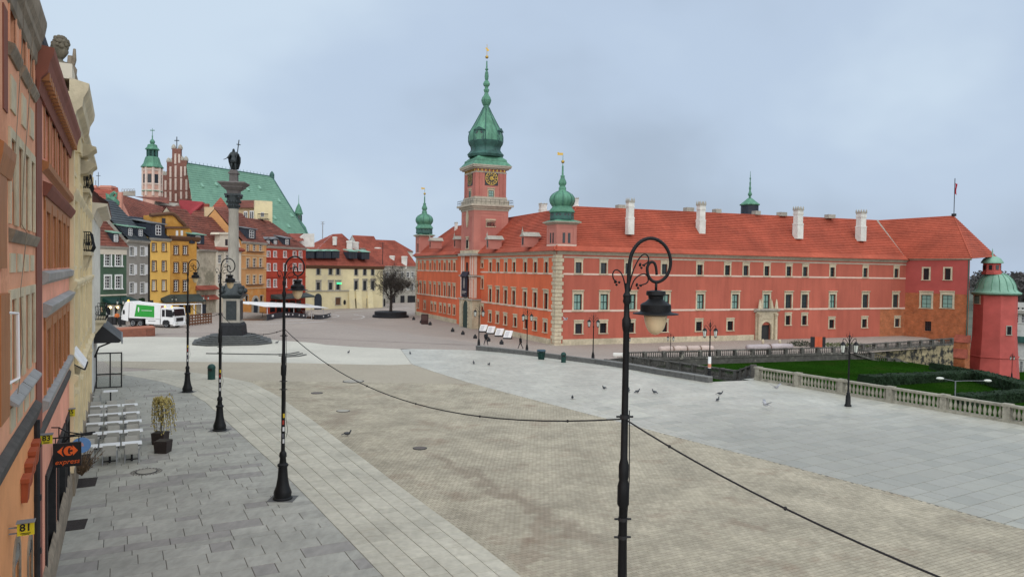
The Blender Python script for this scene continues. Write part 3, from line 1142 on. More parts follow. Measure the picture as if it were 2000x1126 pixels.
qe1 = CQ + Q.n * .6 + Vector((.5, 0))
rq1 = at(1863, 422, 150)
rq0 = Vector((rS.x, rS.y, RZS))
qe2 = QE2 + Vector((1.2, 0))
mb = MB()
slope(mb, XY(qe0, zqe), XY(qe1, zqe), rq1, rq0, 24, .11)
mb.build('roof', M['tile'], castle)
mb = MB()
slope(mb, XY(qe1, zqe), (at(1946, 501, 147)), rq1, rq1, 24, .11)
slope(mb, (at(1946, 501, 147)), XY(bS + Vector((10, 12)), zqe), rq0, rq1, 4, .03)
mb.build('roof', M['tile'], castle)
mb = MB()
mb.tube([XY(qe1, zqe + .1), rq1], .14, 6)
mb.tube([rq0, rq1], .14, 6)
mb.build('ridge', M['tile'], castle)
mb = MB()
mb.tube([XY(qe0, zqe + .15), rq0 + Vector((0, 0, .1))], .22, 4)
mb.build('valley_gutter', M['stone_g'], castle)
mb = MB()
Q.box(mb, Q.L - .25, Q.L - .1, 0, .15, -9.5, zqe)
mb.build('drainpipe', M['copper_d'], castle)
bu = Q.s(1881, 690)
mb = MB()
Q.box(mb, bu - 1.3, bu + 1.2, 0, 1.2, -11, Q.z(1881, 668))
Q.box(mb, bu - 1.3, bu + 1.2, 1.2, 2.2, -11, Q.z(1885, 698))
mb.build('buttress', M['castle_brick'], castle)
mb = MB()
z_ = Q.z(1881, 668)
Q.prof(mb, bu - 1.4, bu + 1.3, [(0, z_), (1.3, z_), (1.3, z_ + .12), (0, z_ + 1.4)])
z_ = Q.z(1885, 698)
Q.prof(mb, bu - 1.4, bu + 1.3, [(1.2, z_), (2.35, z_), (2.35, z_ + .12), (1.2, z_ + 1.7)])
mb.build('buttress_cap', M['redtile'], castle)
gate = S.part('gate_portal', M['stone'], [
	(gs - 2.35, gs - 1.15, -.1, .35, S.z0, S.z(1494, 622)),
	(gs + 1.15, gs + 2.35, -.1, .35, S.z0, S.z(1494, 622)),
	(gs - 2.35, gs + 2.35, -.1, .40, S.z(1494, 622), S.z(1494, 608))])
mb = MB()
zsp = S.z(1494, 640)
n_ = 12
pts = [(math.cos(math.pi * k / n_) * 1.15, zsp + math.sin(math.pi * k / n_) * 1.15) for k in range(n_ + 1)]
for k in range(n_):
	(x0, z0_), (x1, z1_) = pts[k], pts[k + 1]
	zz = S.z(1494, 622)
	mb.hexa([S.P(gs + x0, -.1, z0_), S.P(gs + x1, -.1, z1_), S.P(gs + x1, .32, z1_), S.P(gs + x0, .32, z0_), S.P(gs + x0, -.1, zz), S.P(gs + x1, -.1, zz), S.P(gs + x1, .32, zz), S.P(gs + x0, .32, zz)])
mb.build('arch', M['stone'], gate)
mb = MB()
S.prof(mb, gs - 2.7, gs + 2.7, [(0, S.z(1494, 609)), (.5, S.z(1494, 608.5)), (.85, S.z(1494, 605)), (.85, S.z(1494, 603)), (0, S.z(1494, 602))])
mb.build('entablature', M['stone_g'], gate)
for sx in (-1, 1):
	mb = MB()
	c = S.P(gs + sx * 1.9, .62, 0)
	z_ = S.z(1494, 672)
	zt_ = S.z(1494, 611)
	mb.lathe([(.42, z_ - .8), (.42, z_ + .6), (.3, z_ + .7), (.26, zt_ - .6), (.36, zt_ - .5), (.4, zt_)], 12, (c[0], c[1], 0))
	mb.build('column', M['stone'], gate, 40)
	mb = MB()
	z_ = S.z(1494, 603)
	mb.lathe([(.34, z_), (.34, z_ + .25), (.3, z_ + .35), (.14, z_ + 1.5), (.1, z_ + 1.55), (.13, z_ + 1.65), (.02, z_ + 1.8)], 8, (c[0], c[1], 0))
	mb.build('obelisk', M['stone'], gate, 40)
	mb = MB()
	pl = [(1.0, 0), (1.75, 0), (1.5, .4), (1.3, 1.2), (1.0, 1.9)]
	mb.prism([S.P(gs + sx * x, .02, z_ + z) for x, z in pl][::sx], (S.n.x * .3, S.n.y * .3, 0))
	mb.build('scroll', M['stone'], gate)
mb = MB()
S.box(mb, gs - 1.15, gs + 1.15, -.42, -.36, S.z0, zsp + 1.2)
mb.build('gate_door', M['dframe'], gate)
def chimney(px, ytop, ybot, wpx, dep, par=castle):
	top, bot = at(px, ytop, dep), at(px, ybot, dep)
	wm = wpx / FPX * dep / 2 * .78
	mb = MB()
	U, N_ = SU, SN
	def ring(zz, f, f2=None):
		f2 = f2 or f
		return [(top.x + U.x * a * wm * f + N_.x * b * wm * f2 * .9, top.y + U.y * a * wm * f + N_.y * b * wm * f2 * .9, zz) for a, b in ((-1, 1), (1, 1), (1, -1), (-1, -1))]
	h = top.z - bot.z
	mb.hexa(ring(bot.z - 1.2, 1.0) + ring(bot.z + h * .3, 1.0))
	mb.hexa(ring(bot.z + h * .3, 1.06) + ring(bot.z + h * .36, 1.06))
	mb.hexa(ring(bot.z + h * .36, .9) + ring(top.z - h * .28, .9))
	mb.hexa(ring(top.z - h * .28, 1.0) + ring(top.z - h * .23, 1.0))
	mb.hexa(ring(top.z - h * .23, .93) + ring(top.z - h * .12, .93))
	ch = mb.build('chimney', M['white_r'], par)
	mb = MB()
	mb.hexa(ring(top.z - h * .12, 1.05) + ring(top.z - h * .06, 1.05))
	for a, b in ((-1, 1), (1, 1), (1, -1), (-1, -1), (0, 1), (0, -1), (1, 0), (-1, 0)):
		x = top.x + U.x * a * wm * .9 + N_.x * b * wm * .8
		y = top.y + U.y * a * wm * .9 + N_.y * b * wm * .8
		mb.lathe([(wm * .2, top.z - h * .07), (wm * .22, top.z - h * .02), (.02, top.z + h * .05)], 4, (x, y, 0), .7)
	mb.build('chimney_crown', M['stone_g'], ch)
	return ch
chimney(1231, 389, 444, 17, 126)
chimney(1369.5, 395, 448, 18, 133.5)
chimney(1559.5, 405, 454, 19, 141)
chimney(1682.5, 411, 459, 19, 147)
chimney(1060.5, 397, 416, 17, 150)
chimney(1124.5, 386, 408, 12, 150)
chimney(891, 434, 452, 7, 183)
for px, y, wp in ((1212, 403, 16), (1345, 408, 17), (1400, 411, 13), (1477, 414.5, 12), (1527, 417, 16), (1621, 421.5, 17)):
	p = at(px, y, 132 + (px - 1212) * .042)
	hw = wp / 2 / FPX * p.y
	mb = MB()
	mb.hexa([tuple(p + Vector((SU.x * a * hw - SN.x * b, SU.y * a * hw - SN.y * b, z))) for z in (-.5, .25) for a, b in ((-1, -.6), (1, -.6), (1, .6), (-1, .6))])
	mb.build('roof_hatch', M['stone_g'], castle)
TUR = [(782, 180), (776, 178), (764, 125), (758, 118), (700, 116), (694, 128), (682, 128), (665, 118), (650, 104), (634, 97), (622, 104), (606, 116), (585, 123), (565, 124), (540, 117), (515, 98), (497, 70), (482, 44), (470, 36), (462, 38), (446, 37), (438, 30), (428, 28), (416, 37), (402, 41), (385, 37), (360, 25), (343, 19), (336, 23), (328, 21), (322, 10), (245, 8), (236, 10), (228, 4), (210, 3), (120, 2)]
def turret(c, sc, hz, u, n, face_w, facesp, body_z0, dy=0):
	"""square drum, skirt, onion and lantern"""
	k = 5.121
	body = MB()
	hw = face_w / 2
	f_ = [Vector(c) + Vector((u.x * a * hw + n.x * b * hw, u.y * a * hw + n.y * b * hw)) for a, b in ((-1, 1), (1, 1), (1, -1), (-1, -1))]
	zc = CH + (hz - (280 + 800 / k)) / sc
	body.hexa([(p.x, p.y, body_z0) for p in f_] + [(p.x, p.y, zc) for p in f_])
	t = body.build('corner_turret', M['tower'], castle)
	mb = MB()
	def sq(h, z):
		return [(c[0] + u.x * a * h + n.x * b * h, c[1] + u.y * a * h + n.y * b * h, z) for a, b in ((-1, 1), (1, 1), (1, -1), (-1, -1))]
	mb.hexa(sq(hw + .1, zc - .3) + sq(hw + .5, zc))
	mb.hexa(sq(hw + .6, zc) + sq(hw + .62, zc + .18))
	mb.build('cornice', M['cornice'], t)
	mb = MB()
	mb.hexa(sq(hw + .06, body_z0) + sq(hw + .06, body_z0 + .8))
	for a in (-1, 1):
		for F_, nn in ((u, n), (n, u), (u, -n)):
			pass
	mb.build('base_course', M['band'], t)
	mb = MB()
	dz = zc - body_z0
	for nn, uu in ((n, u), (Vector((-u.x, -u.y)), n), (Vector((-n.x, -n.y)), u), (u, n)):
		def B(s0, s1, o0, o1, z0, z1):
			P = lambda s, o, z: (c[0] + uu.x * s + nn.x * (hw + o), c[1] + uu.y * s + nn.y * (hw + o), z)
			mb.hexa([P(s0, o0, z0), P(s1, o0, z0), P(s1, o1, z0), P(s0, o1, z0), P(s0, o0, z1), P(s1, o0, z1), P(s1, o1, z1), P(s0, o1, z1)])
		B(-hw - .05, -hw * .68, -.05, .07, body_z0 + .8, zc - .3)
		B(hw * .68, hw + .05, -.05, .07, body_z0 + .8, zc - .3)
		B(-hw * .69, hw * .69, -.05, .05, zc - .8, zc - .3)
		mb.build('panel_frame', M['tower'], t)
		mb = MB()
	mb = MB()
	for nn, uu in ((n, u), (Vector((-u.x, -u.y)), n)):
		for a in (-.27, .27):
			P = lambda s, o, z: (c[0] + uu.x * s + nn.x * (hw + o), c[1] + uu.y * s + nn.y * (hw + o), z)
			s0, s1 = a * hw - .22, a * hw + .22
			z0, z1 = body_z0 + 1.0, body_z0 + dz * .62
			mb.hexa([P(s0, -.02, z0), P(s1, -.02, z0), P(s1, .03, z0), P(s0, .03, z0), P(s0, -.02, z1), P(s1, -.02, z1), P(s1, .03, z1), P(s0, .03, z1)])
	mb.build('window', M['glass'], t)
	rot = math.atan2(u.y, u.x) + math.pi / 8
	mb = MB()
	sk = [p for p in TUR if 758 <= p[0] <= 776]
	mb.hexa(sq(hw + .6, zc + .18) + sq(hw * .86, zc + .5))
	mb.build('skirt_roof', M['copper'], t)
	mb = MB()
	tablathe(mb, c, [(770, 116), (758, 118), (697, 116)], k, 280, hz, sc, 8, rot, 1.02)
	mb.build('drum', M['copper_d'], t)
	mb = MB()
	for i in range(8):
		for da in (-.16, .16):
			a_ = rot + (i + .5) * math.pi / 4 + da
			r = 112 / k / sc * .97
			z0, z1 = CH + (hz - (280 + 752 / k)) / sc, CH + (hz - (280 + 712 / k)) / sc
			ca, sa = math.cos(a_), math.sin(a_)
			am = rot + (i + .5) * math.pi / 4
			cm, sm = math.cos(am), math.sin(am)
			cx_, cy_ = c[0] + ca * r, c[1] + sa * r
			w2 = .16
			mb.hexa([(cx_ - sm * b * w2 + cm * q, cy_ + cm * b * w2 + sm * q, z) for z in (z0, z1) for b, q in ((-1, .05), (1, .05), (1, -.2), (-1, -.2))])
	mb.build('window', M['glass'], t)
	mb = MB()
	tablathe(mb, c, [p for p in TUR if 462 <= p[0] <= 700], k, 280, hz, sc, 16, rot)
	dm = mb.build('dome', M['copper'], t, 50)
	mb = MB()
	for i in range(8):
		a_ = rot + i * math.pi / 4
		pp = [(c[0] + math.cos(a_) * (h / k / sc + .03), c[1] + math.sin(a_) * (h / k / sc + .03), CH + (hz - (280 + y / k)) / sc) for y, h in TUR if 482 <= y <= 634]
		mb.tube(pp, .05, 4)
	mb.build('rib', M['copper_d'], t)
	mb = MB()
	tablathe(mb, c, [p for p in TUR if p[0] <= 465], k, 280, hz, sc, 12, rot)
	mb.build('finial', M['copper'], t, 50)
	mb = MB()
	zz = CH + (hz - (280 + 190 / k)) / sc
	mb.ball((c[0], c[1], zz), 17 / k / sc, seg=12, rings=8)
	mb.build('gilded_ball', M['gold'], t, True)
	mb = MB()
	zz = CH + (hz - (280 + 112 / k)) / sc
	mb.box(c[0] - .9, c[0] + .02, c[1] - .02, c[1] + .02, zz - .22, zz + .16)
	mb.box(c[0] - .9, c[0] - .6, c[1] - .02, c[1] + .02, zz + .16, zz + .26)
	mb.build('weather_vane', M['gold'], t)
	return t
tc_ = CC - WN * 1.75 - SN * 1.75
turret(tc_, 1450 / tc_.y, 528.3, SU, S.n, 3.5, None, ZE + .3)
tn_ = CF - WN * 1.6 + W.u * 1.6
turret(tn_, 1450 / tc_.y * .915, 528.3 - 0, W.u, W.n, 3.4, None, ZE + .1)
def dormer_castle(px, py, dep):
	p = at(px, py, dep)
	mb = MB()
	def B(mb, s0, s1, o0, o1, z0, z1):
		f = lambda s, o, z: (p.x + W.u.x * s + W.n.x * o, p.y + W.u.y * s + W.n.y * o, p.z + z)
		mb.hexa([f(s0, o1, z0), f(s1, o1, z0), f(s1, o0, z0), f(s0, o0, z0), f(s0, o1, z1), f(s1, o1, z1), f(s1, o0, z1), f(s0, o0, z1)])
	B(mb, -.7, .7, -2.6, 0, 0, 1.8)
	d = mb.build('dormer', M['tower'], castle)
	mb = MB()
	f = lambda s, o, z: (p.x + W.u.x * s + W.n.x * o, p.y + W.u.y * s + W.n.y * o, p.z + z)
	mb.prism([f(-1.05, .2, 1.8), f(1.05, .2, 1.8), f(0, .2, 2.55)], (-W.n.x * 3.2, -W.n.y * 3.2, 0))
	mb.build('dormer_roof', M['stone_g'], d)
	mb = MB()
	q = f(0, .1, 2.5)
	mb.lathe([(.1, 0), (.16, .2), (.05, .5), (.02, .9)], 6, q)
	mb.build('finial', M['stone_g'], d)
	mb = MB()
	B(mb, -.3, .3, -.1, .04, .35, 1.6)
	mb.build('window', M['glass'], d)
for px, py, dep in ((840, 485, 174), (888, 484, 158), (952, 486, 140.5), (1021, 482, 126.5)):
	dormer_castle(px, py, dep)
mb = MB()
LT = [(600, 105), (520, 105), (516, 118), (505, 122), (470, 75), (430, 28), (425, 14), (415, 16), (405, 10), (395, 22), (378, 26), (360, 17), (345, 12), (335, 10), (310, 14), (295, 14), (285, 8), (240, 10), (225, 6), (200, 6), (188, 11), (175, 4), (100, 2)]
pc = at(1464, 410, 168)
tablathe(mb, pc, [(680, 105)] + LT[:2], 6.25, 320, 534.5, FPX / 168, 8, .3)
lt = mb.build('lantern_turret', M['slate'], castle)
mb = MB()
tablathe(mb, pc, LT[2:], 6.25, 320, 534.5, FPX / 168, 8, .3)
mb.build('lantern_roof', M['copper'], lt)
fp = at(1863, 422, 150)
mb = MB()
mb.tube([fp, fp + Vector((0, 0, 7.6))], .07, 6)
mb.tube([fp, fp + Vector((0, 0, .5))], .45, 8)
pole = mb.build('flagpole', M['iron2'], castle)
mb = MB()
v = []
for i in range(5):
	for j in range(3):
		v.append((fp.x + .1 + .16 * j + .1 * math.sin(i * 1.3 + j), fp.y + .1 * math.sin(j * 2 + i), fp.z + 6.7 - i * .55 - j * .14))
mb.add(v, [(i * 3 + j, i * 3 + j + 1, i * 3 + j + 4, i * 3 + j + 3) for i in range(4) for j in range(2)])
mb.build('flag', mat('red_flag_cloth', (.35, .02, .035), .8), pole)
# ================================================================ clock tower
TW = 7.35
tk = Vector((-7.8, 149.0))
tp = [tk, tk + S.n * 0 + Vector((-W.n.x, -W.n.y)) * TW, None, None]
tU = Vector((-W.n.x, -W.n.y))       # towards the courtyard
tV = Vector((-W.u.x, -W.u.y))       # along the west front, away
tcen = tk + tU * TW / 2 + tV * TW / 2
hzT, scT = 525.2, FPX / tk.y
def tz(y):
	return CH + (hzT - y) / scT
def sq(h, z, c=tcen):
	return [(c.x + tU.x * a * h + tV.x * b * h, c.y + tU.y * a * h + tV.y * b * h, z) for a, b in ((-1, -1), (1, -1), (1, 1), (-1, 1))]
zg1, zg2, zc2 = tz(401), tz(388), tz(325)
mb = MB()
mb.hexa(sq(TW / 2, tz(492)) + sq(TW / 2, zg1))
ct = mb.build('clock_tower', M['tower'], castle)
ct['label'] = 'square salmon clock tower with green copper helm and slender spire'
TS = Fac(tk, tk + tU * TW, ct, M['tower'], 0, 1)        # south face
TWf = Fac(tk + tV * TW, tk, ct, M['tower'], 0, 1)        # west face
h2 = TW / 2 - .42
mb = MB()
mb.hexa(sq(h2, zg1) + sq(h2, zc2))
mb.build('upper_shaft', M['tower'], ct)
mb = MB()
for h, a, b in ((TW / 2 + .2, zg1 - .9, zg1 - .5), (TW / 2 + .5, zg1 - .5, zg1 - .1), (TW / 2 + .9, zg1 - .1, zg1 + .3), (TW / 2 + .15, zg1 + .3, zg1 + 1.25), (h2 + .25, zg1 + 1.25, zg1 + 1.9)):
	mb.hexa(sq(h, a) + sq(h, b))
mb.build('gallery', M['cornice'], ct)
mb = MB()
for a, b in ((-1, -1), (1, -1), (1, 1), (-1, 1)):
	pass
hr = TW / 2 + .75
cs = [Vector(p) for p in sq(hr, zg1 + .3)]
for i in range(4):
	p, q = cs[i], cs[(i + 1) % 4]
	for hh in (.5, 1.0):
		mb.tube([p + Vector((0, 0, hh)), q + Vector((0, 0, hh))], .03, 4)
	for k in range(9):
		r = p.lerp(q, k / 9)
		mb.tube([r, r + Vector((0, 0, 1.0))], .025, 4)
mb.build('railing', M['iron2'], ct)
mb = MB()
for h, a, b in ((h2 + .12, zc2 - 1.1, zc2 - .8), (h2 + .5, zc2 - .35, zc2 - .1), (h2 + .85, zc2 - .1, zc2 + .2), (h2 + .95, zc2 + .2, zc2 + .45)):
	mb.hexa(sq(h, a) + sq(h, b))
mb.build('cornice', M['cornice'], ct)
mb = MB()
for F_ in (TS, TWf):
	for k in range(8):
		c = .42 + (TW - .84) * (k + .5) / 8
		F_.box(mb, c - .12, c + .12, -.5, -.2, zc2 - .8, zc2 - .35)
mb.build('bracket', M['gold'], ct)
for F_ in (TS, TWf):
	mb = MB()
	for a, b in ((.36, 1.0), (1.25, 1.75), (TW - 1.75, TW - 1.25), (TW - 1.0, TW - .36)):
		F_.box(mb, a, b, -.5, -.3, zg1 + 1.9, zc2 - 1.1)
	mb.build('pilaster', M['tower_d'], ct)
	mb = MB()
	F_.box(mb, -.06, 1.0, -.1, .07, tz(488), zg1 - .9)
	F_.box(mb, TW - 1.0, TW + .06, -.1, .07, tz(488), zg1 - .9)
	F_.box(mb, 1.0, TW - 1.0, -.1, .07, zg1 - 1.6, zg1 - .9)
	mb.build('pilaster', M['tower'], ct)
	mb = MB()
	F_.box(mb, 1.45, TW - 1.45, -.1, .05, tz(470), zg1 - 2.1)
	mb.build('wall_panel', M['tower_d'], ct)
	mb = MB()
	F_.box(mb, -.15, TW + .15, -.1, .25, tz(494), tz(488))
	mb.build('base_course', M['stone'], ct)
	zc = tz(346)
	cc = TW / 2 + (.1 if F_ is TS else 0)
	mb = MB()
	F_.box(mb, cc - 1.42, cc + 1.42, -.5, -.33, zc - 1.42, zc + 1.42)
	mb.build('clock_face', M['clock'], ct)
	mb = MB()
	def ringf(r0, r1, o, n=28):
		for k in range(n):
			a0, a1 = 2 * math.pi * k / n, 2 * math.pi * (k + 1) / n
			q = [F_.P(cc + r * math.cos(a), oo, zc + r * math.sin(a)) for oo in (o - .03, o) for r, a in ((r0, a0), (r0, a1), (r1, a1), (r1, a0))]
			mb.hexa(q)
	ringf(1.22, 1.34, -.3)
	ringf(.8, .88, -.3)
	for k in range(12):
		a = k * math.pi / 6
		for r0, r1, w_ in ((.92, 1.18, .075),):
			d_, e_ = math.cos(a), math.sin(a)
			q = [F_.P(cc + d_ * r - e_ * w_ * s_, oo, zc + e_ * r + d_ * w_ * s_) for oo in (-.33, -.3) for r, s_ in ((r0, -1), (r0, 1), (r1, 1), (r1, -1))]
			mb.hexa(q)
	for k in range(16):
		a = k * math.pi / 8
		d_, e_ = math.cos(a), math.sin(a)
		r1 = .62 if k % 2 == 0 else .42
		q = [F_.P(cc + d_ * r - e_ * w_ * s_, oo, zc + e_ * r + d_ * w_ * s_) for oo in (-.33, -.3) for r, s_, w_ in ((.1, -1, .06), (.1, 1, .06), (r1, 1, .015), (r1, -1, .015))]
		mb.hexa(q)
	mb.build('clock_numerals', M['gold'], ct)
	mb = MB()
	for a, r1, w_ in ((R(55), 1.0, .05), (R(-18), .7, .07)):
		d_, e_ = math.cos(a), math.sin(a)
		q = [F_.P(cc + d_ * r - e_ * w_ * s_, oo, zc + e_ * r + d_ * w_ * s_) for oo in (-.27, -.24) for r, s_ in ((-.2, -1), (-.2, 1), (r1, 1), (r1, -1))]
		mb.hexa(q)
	mb.build('clock_hand', M['gold'], ct)
for F_, s0, s1, z0, z1 in ((TS, TW / 2 - .5, TW / 2 + .6, tz(386), tz(370)), (TWf, TW / 2 - .5, TW / 2 + .5, tz(386), tz(370))):
	F2 = Fac(F_.P(0, -.42, 0), F_.P(TW, -.42, 0), ct, M['tower'], 0, 1)
	F2.win(s0, s1, z0, z1, sash='gframe', glass='glass_g', sur=.2, hood=.25, sub=ct, hole=False, bw=.06)
TS.win(TW / 2 - .85, TW / 2 + .65, tz(441), tz(433), sur=.3, hood=.12, sub=ct, hole=False, bars=(2, 2))
TWf.win(TW / 2 - .55, TW / 2 + .55, tz(484), tz(467), sur=.3, hood=.2, sub=ct, hole=False, bars=(2, 3))
mb = MB()
zz = tz(428)
mb.prism([TWf.P(TW / 2 + x, .03, zz + z) for x, z in ((-.5, 1.2), (-.65, .2), (-.4, -.9), (0, -1.5), (.4, -.9), (.65, .2), (.5, 1.2), (.3, 2.0), (0, 2.3), (-.3, 2.0))][::-1], (TWf.n.x * .2, TWf.n.y * .2, 0))
mb.build('coat_of_arms', M['stone'], ct)
TT = [(600, 96), (585, 82), (576, 76), (566, 76), (556, 79), (545, 87), (530, 91), (505, 91), (485, 86), (465, 76), (445, 64), (425, 53), (405, 42), (385, 31), (365, 21), (352, 15), (345, 14), (338, 18), (326, 23), (314, 25), (300, 20), (288, 12), (276, 9), (268, 13), (260, 14), (254, 8), (246, 9), (238, 16), (230, 17), (220, 13), (212, 7), (204, 9), (190, 10), (172, 8), (162, 4), (158, 8), (152, 7), (148, 4), (112, 3), (100, 2.5), (76, 1.5), (20, .8)]
rotT = math.atan2(tU.y, tU.x) + math.pi / 8
scD = FPX / tcen.y
mb = MB()
mb.hexa(sq(h2 + .9, zc2 + .45) + sq(h2 + .1, zc2 + 1.4))
mb.hexa(sq(h2 + .15, zc2 + 1.4) + sq(h2 + .1, zc2 + 1.75))
mb.hexa(sq(h2 + .05, zc2 + 1.75) + sq(h2 * .75, zc2 + 2.5))
mb.build('skirt_roof', M['copper'], ct)
mb = MB()
tablathe(mb, tcen, [p for p in TT if 345 <= p[0] <= 530], 2.68, 80, hzT, scD, 16, rotT, .98)
mb.build('helm', M['copper'], ct, 35)
mb = MB()
tablathe(mb, tcen, [(612, 92)] + [p for p in TT if p[0] >= 530], 2.68, 80, hzT, scD, 16, rotT, .98)
mb.build('helm_neck', M['copper_d'], ct, 35)
mb = MB()
for i in range(8):
	a_ = rotT + i * math.pi / 4
	pp = [(tcen.x + math.cos(a_) * (h / 2.68 / scD * .98 + .03), tcen.y + math.sin(a_) * (h / 2.68 / scD * .98 + .03), CH + (hzT - (80 + y / 2.68)) / scD) for y, h in TT if y >= 352]
	mb.tube(pp, .09, 4)
for i in range(8):
	a0, a1 = rotT + i * math.pi / 4, rotT + (i + 1) * math.pi / 4
	for f in (.25, .5, .75):
		pp = []
		for y, h in TT:
			if 365 <= y <= 545:
				r = h / 2.68 / scD * .98
				x0, y0_ = math.cos(a0) * r, math.sin(a0) * r
				x1, y1_ = math.cos(a1) * r, math.sin(a1) * r
				pp.append((tcen.x + x0 + (x1 - x0) * f, tcen.y + y0_ + (y1_ - y0_) * f, CH + (hzT - (80 + y / 2.68)) / scD))
		mb.tube(pp, .035, 4)
mb.build('rib', M['copper_d'], ct)
mb = MB()
tablathe(mb, tcen, [p for p in TT if p[0] <= 352 and p[0] > 100], 2.68, 80, hzT, scD, 8, rotT, 1.05)
mb.build('spire', M['copper'], ct)
mb = MB()
zb_ = CH + (hzT - (80 + 92 / 2.68)) / scD
mb.ball((tcen.x, tcen.y, zb_), .34, seg=12, rings=8)
mb.lathe([(.06, zb_), (.04, zb_ + 2.6)], 6, (tcen.x, tcen.y, 0))
mb.box(tcen.x - .1, tcen.x + .4, tcen.y - .02, tcen.y + .02, zb_ + 1.2, zb_ + 1.6)
mb.box(tcen.x - .3, tcen.x + .15, tcen.y - .02, tcen.y + .02, zb_ + 1.6, zb_ + 1.9)
mb.build('gilded_ball', M['gold'], ct)
for i in range(4):
	a_ = rotT + (2 * i + .5) * math.pi / 4 + math.pi / 4 * (0)
	ca, sa = math.cos(a_), math.sin(a_)
	zz = CH + (hzT - (80 + 535 / 2.68)) / scD
	f = lambda r, s_, z: (tcen.x + ca * r - sa * s_, tcen.y + sa * r + ca * s_, zz + z)
	mb = MB()
	mb.hexa([f(2.2, -1.05, 0), f(3.4, -1.05, 0), f(3.4, 1.05, 0), f(2.2, 1.05, 0), f(2.0, -1.05, 2.1), f(3.3, -1.05, 2.1), f(3.3, 1.05, 2.1), f(2.0, 1.05, 2.1)])
	mb.prism([f(3.5, -1.25, 2.1), f(3.5, 1.25, 2.1), f(3.5, 0, 2.8)], (-ca * 2.2, -sa * 2.2, 0))
	mb.build('dormer', M['copper_d'], ct)
	mb = MB()
	mb.hexa([f(3.3, -.65, .35), f(3.43, -.65, .35), f(3.43, .65, .35), f(3.3, .65, .35), f(3.3, -.65, 1.75), f(3.37, -.65, 1.75), f(3.37, .65, 1.75), f(3.3, .65, 1.75)])
	mb.build('window', M['glass'], ct)
Fb = Fac(tk + tV * TW - W.n * 0, tk, castle, M['castle_w'], ZB, tz(492))
bay = MB()
d_in = 2.4
sbx = [tuple(Fb.P(s_, o, 0)[:2]) for s_, o in ((0, 0), (TW, 0), (TW, -d_in), (0, -d_in))]
bay.hexa([(p[0], p[1], ZB - .3) for p in sbx] + [(p[0], p[1], tz(494)) for p in sbx])
bayo = bay.build('entrance_bay', M['castle_w'], castle)
mb = MB()
zl = tz(585)
FS = Fac(tk, tk + tU * d_in, castle, M['stone'], 0, 1)
mb.hexa([(p[0], p[1], ZB - .3) for p in [Fb.P(-.2, .25, 0), Fb.P(TW + .25, .25, 0), Fb.P(TW + .25, -d_in, 0), Fb.P(-.2, -d_in, 0)]] + [(p[0], p[1], zl) for p in [Fb.P(-.2, .25, 0), Fb.P(TW + .25, .25, 0), Fb.P(TW + .25, -d_in, 0), Fb.P(-.2, -d_in, 0)]])
mb.build('stone_base', M['stone'], bayo)
for za, zb2, pr in ((tz(586), tz(583.5), .6), (tz(540), tz(537), .45), (tz(499), tz(494), .7)):
	mb = MB()
	mb.hexa([(p[0], p[1], za) for p in [Fb.P(-.3, pr, 0), Fb.P(TW + pr, pr, 0), Fb.P(TW + pr, -d_in, 0), Fb.P(-.3, -d_in, 0)]] + [(p[0], p[1], zb2) for p in [Fb.P(-.3, pr, 0), Fb.P(TW + pr, pr, 0), Fb.P(TW + pr, -d_in, 0), Fb.P(-.3, -d_in, 0)]])
	mb.build('cornice', M['stone_g'], bayo)
for a in (.15, 1.4, TW - 1.9, TW - .65):
	mb = MB()
	Fb.box(mb, a, a + .6, -.1, .18, zl + .35, tz(541))
	Fb.box(mb, a - .08, a + .68, -.1, .24, tz(545), tz(540.5))
	Fb.box(mb, a, a + .6, -.1, .14, tz(536.5), tz(500))
	mb.build('pilaster', M['band'], bayo)
mb = MB()
FS.box(mb, .1, .7, -.1, .2, zl + .35, tz(541))
FS.box(mb, d_in - .8, d_in - .1, -.1, .2, zl + .35, tz(541))
FS.box(mb, .1, .7, -.1, .16, tz(536.5), tz(500))
FS.box(mb, d_in - .8, d_in - .1, -.1, .16, tz(536.5), tz(500))
mb.build('pilaster', M['band'], bayo)
mb = MB()
n_ = 10
gz0, gsp, gr = ZB, ZB + 4.2, 1.35
pl = [(-gr, gz0), (gr, gz0)] + [(gr * math.cos(math.pi * k / n_), gsp + gr * math.sin(math.pi * k / n_)) for k in range(n_ + 1)]
mb.prism([Fb.P(TW / 2 + x, .2, z) for x, z in pl], (Fb.n.x * .1, Fb.n.y * .1, 0))
mb.build('gate_door', M['gframe'], bayo)
mb = MB()
for k in range(7):
	zz = ZB + .1 + k * .8
	for sx in (-1, 1):
		Fb.box(mb, TW / 2 + sx * 2.0 - .45, TW / 2 + sx * 2.0 + .45, .2, .42, zz, zz + .62)
for k in range(9):
	a = math.pi * (k + .5) / 9
	r = 1.8
	x, z = TW / 2 + r * math.cos(a), gsp + .6 + r * math.sin(a) * .9
	Fb.box(mb, x - .25, x + .25, .2, .45, z - .25, z + .25)
mb.build('rusticated_block', M['stone'], bayo)
mb = MB()
Fb.box(mb, 2.0, TW - 2.0, .5, .62, zl + .4, tz(540))
mb.hexa([Fb.P(1.8, .5, tz(540)), Fb.P(TW - 1.8, .5, tz(540)), Fb.P(TW - 1.8, .9, tz(540)), Fb.P(1.8, .9, tz(540)), Fb.P(1.8, .2, tz(530)), Fb.P(TW - 1.8, .2, tz(530)), Fb.P(TW - 1.8, .4, tz(530)), Fb.P(1.8, .4, tz(530))])
bn = mb.build('banner', mat('dark_banner_cloth', (.02, .018, .03), .7, .3, .6), bayo)
mb = MB()
Fb.box(mb, 2.4, 5.0, .62, .64, tz(571), tz(569.3))
Fb.box(mb, 2.4, 4.2, .62, .64, tz(574), tz(573))
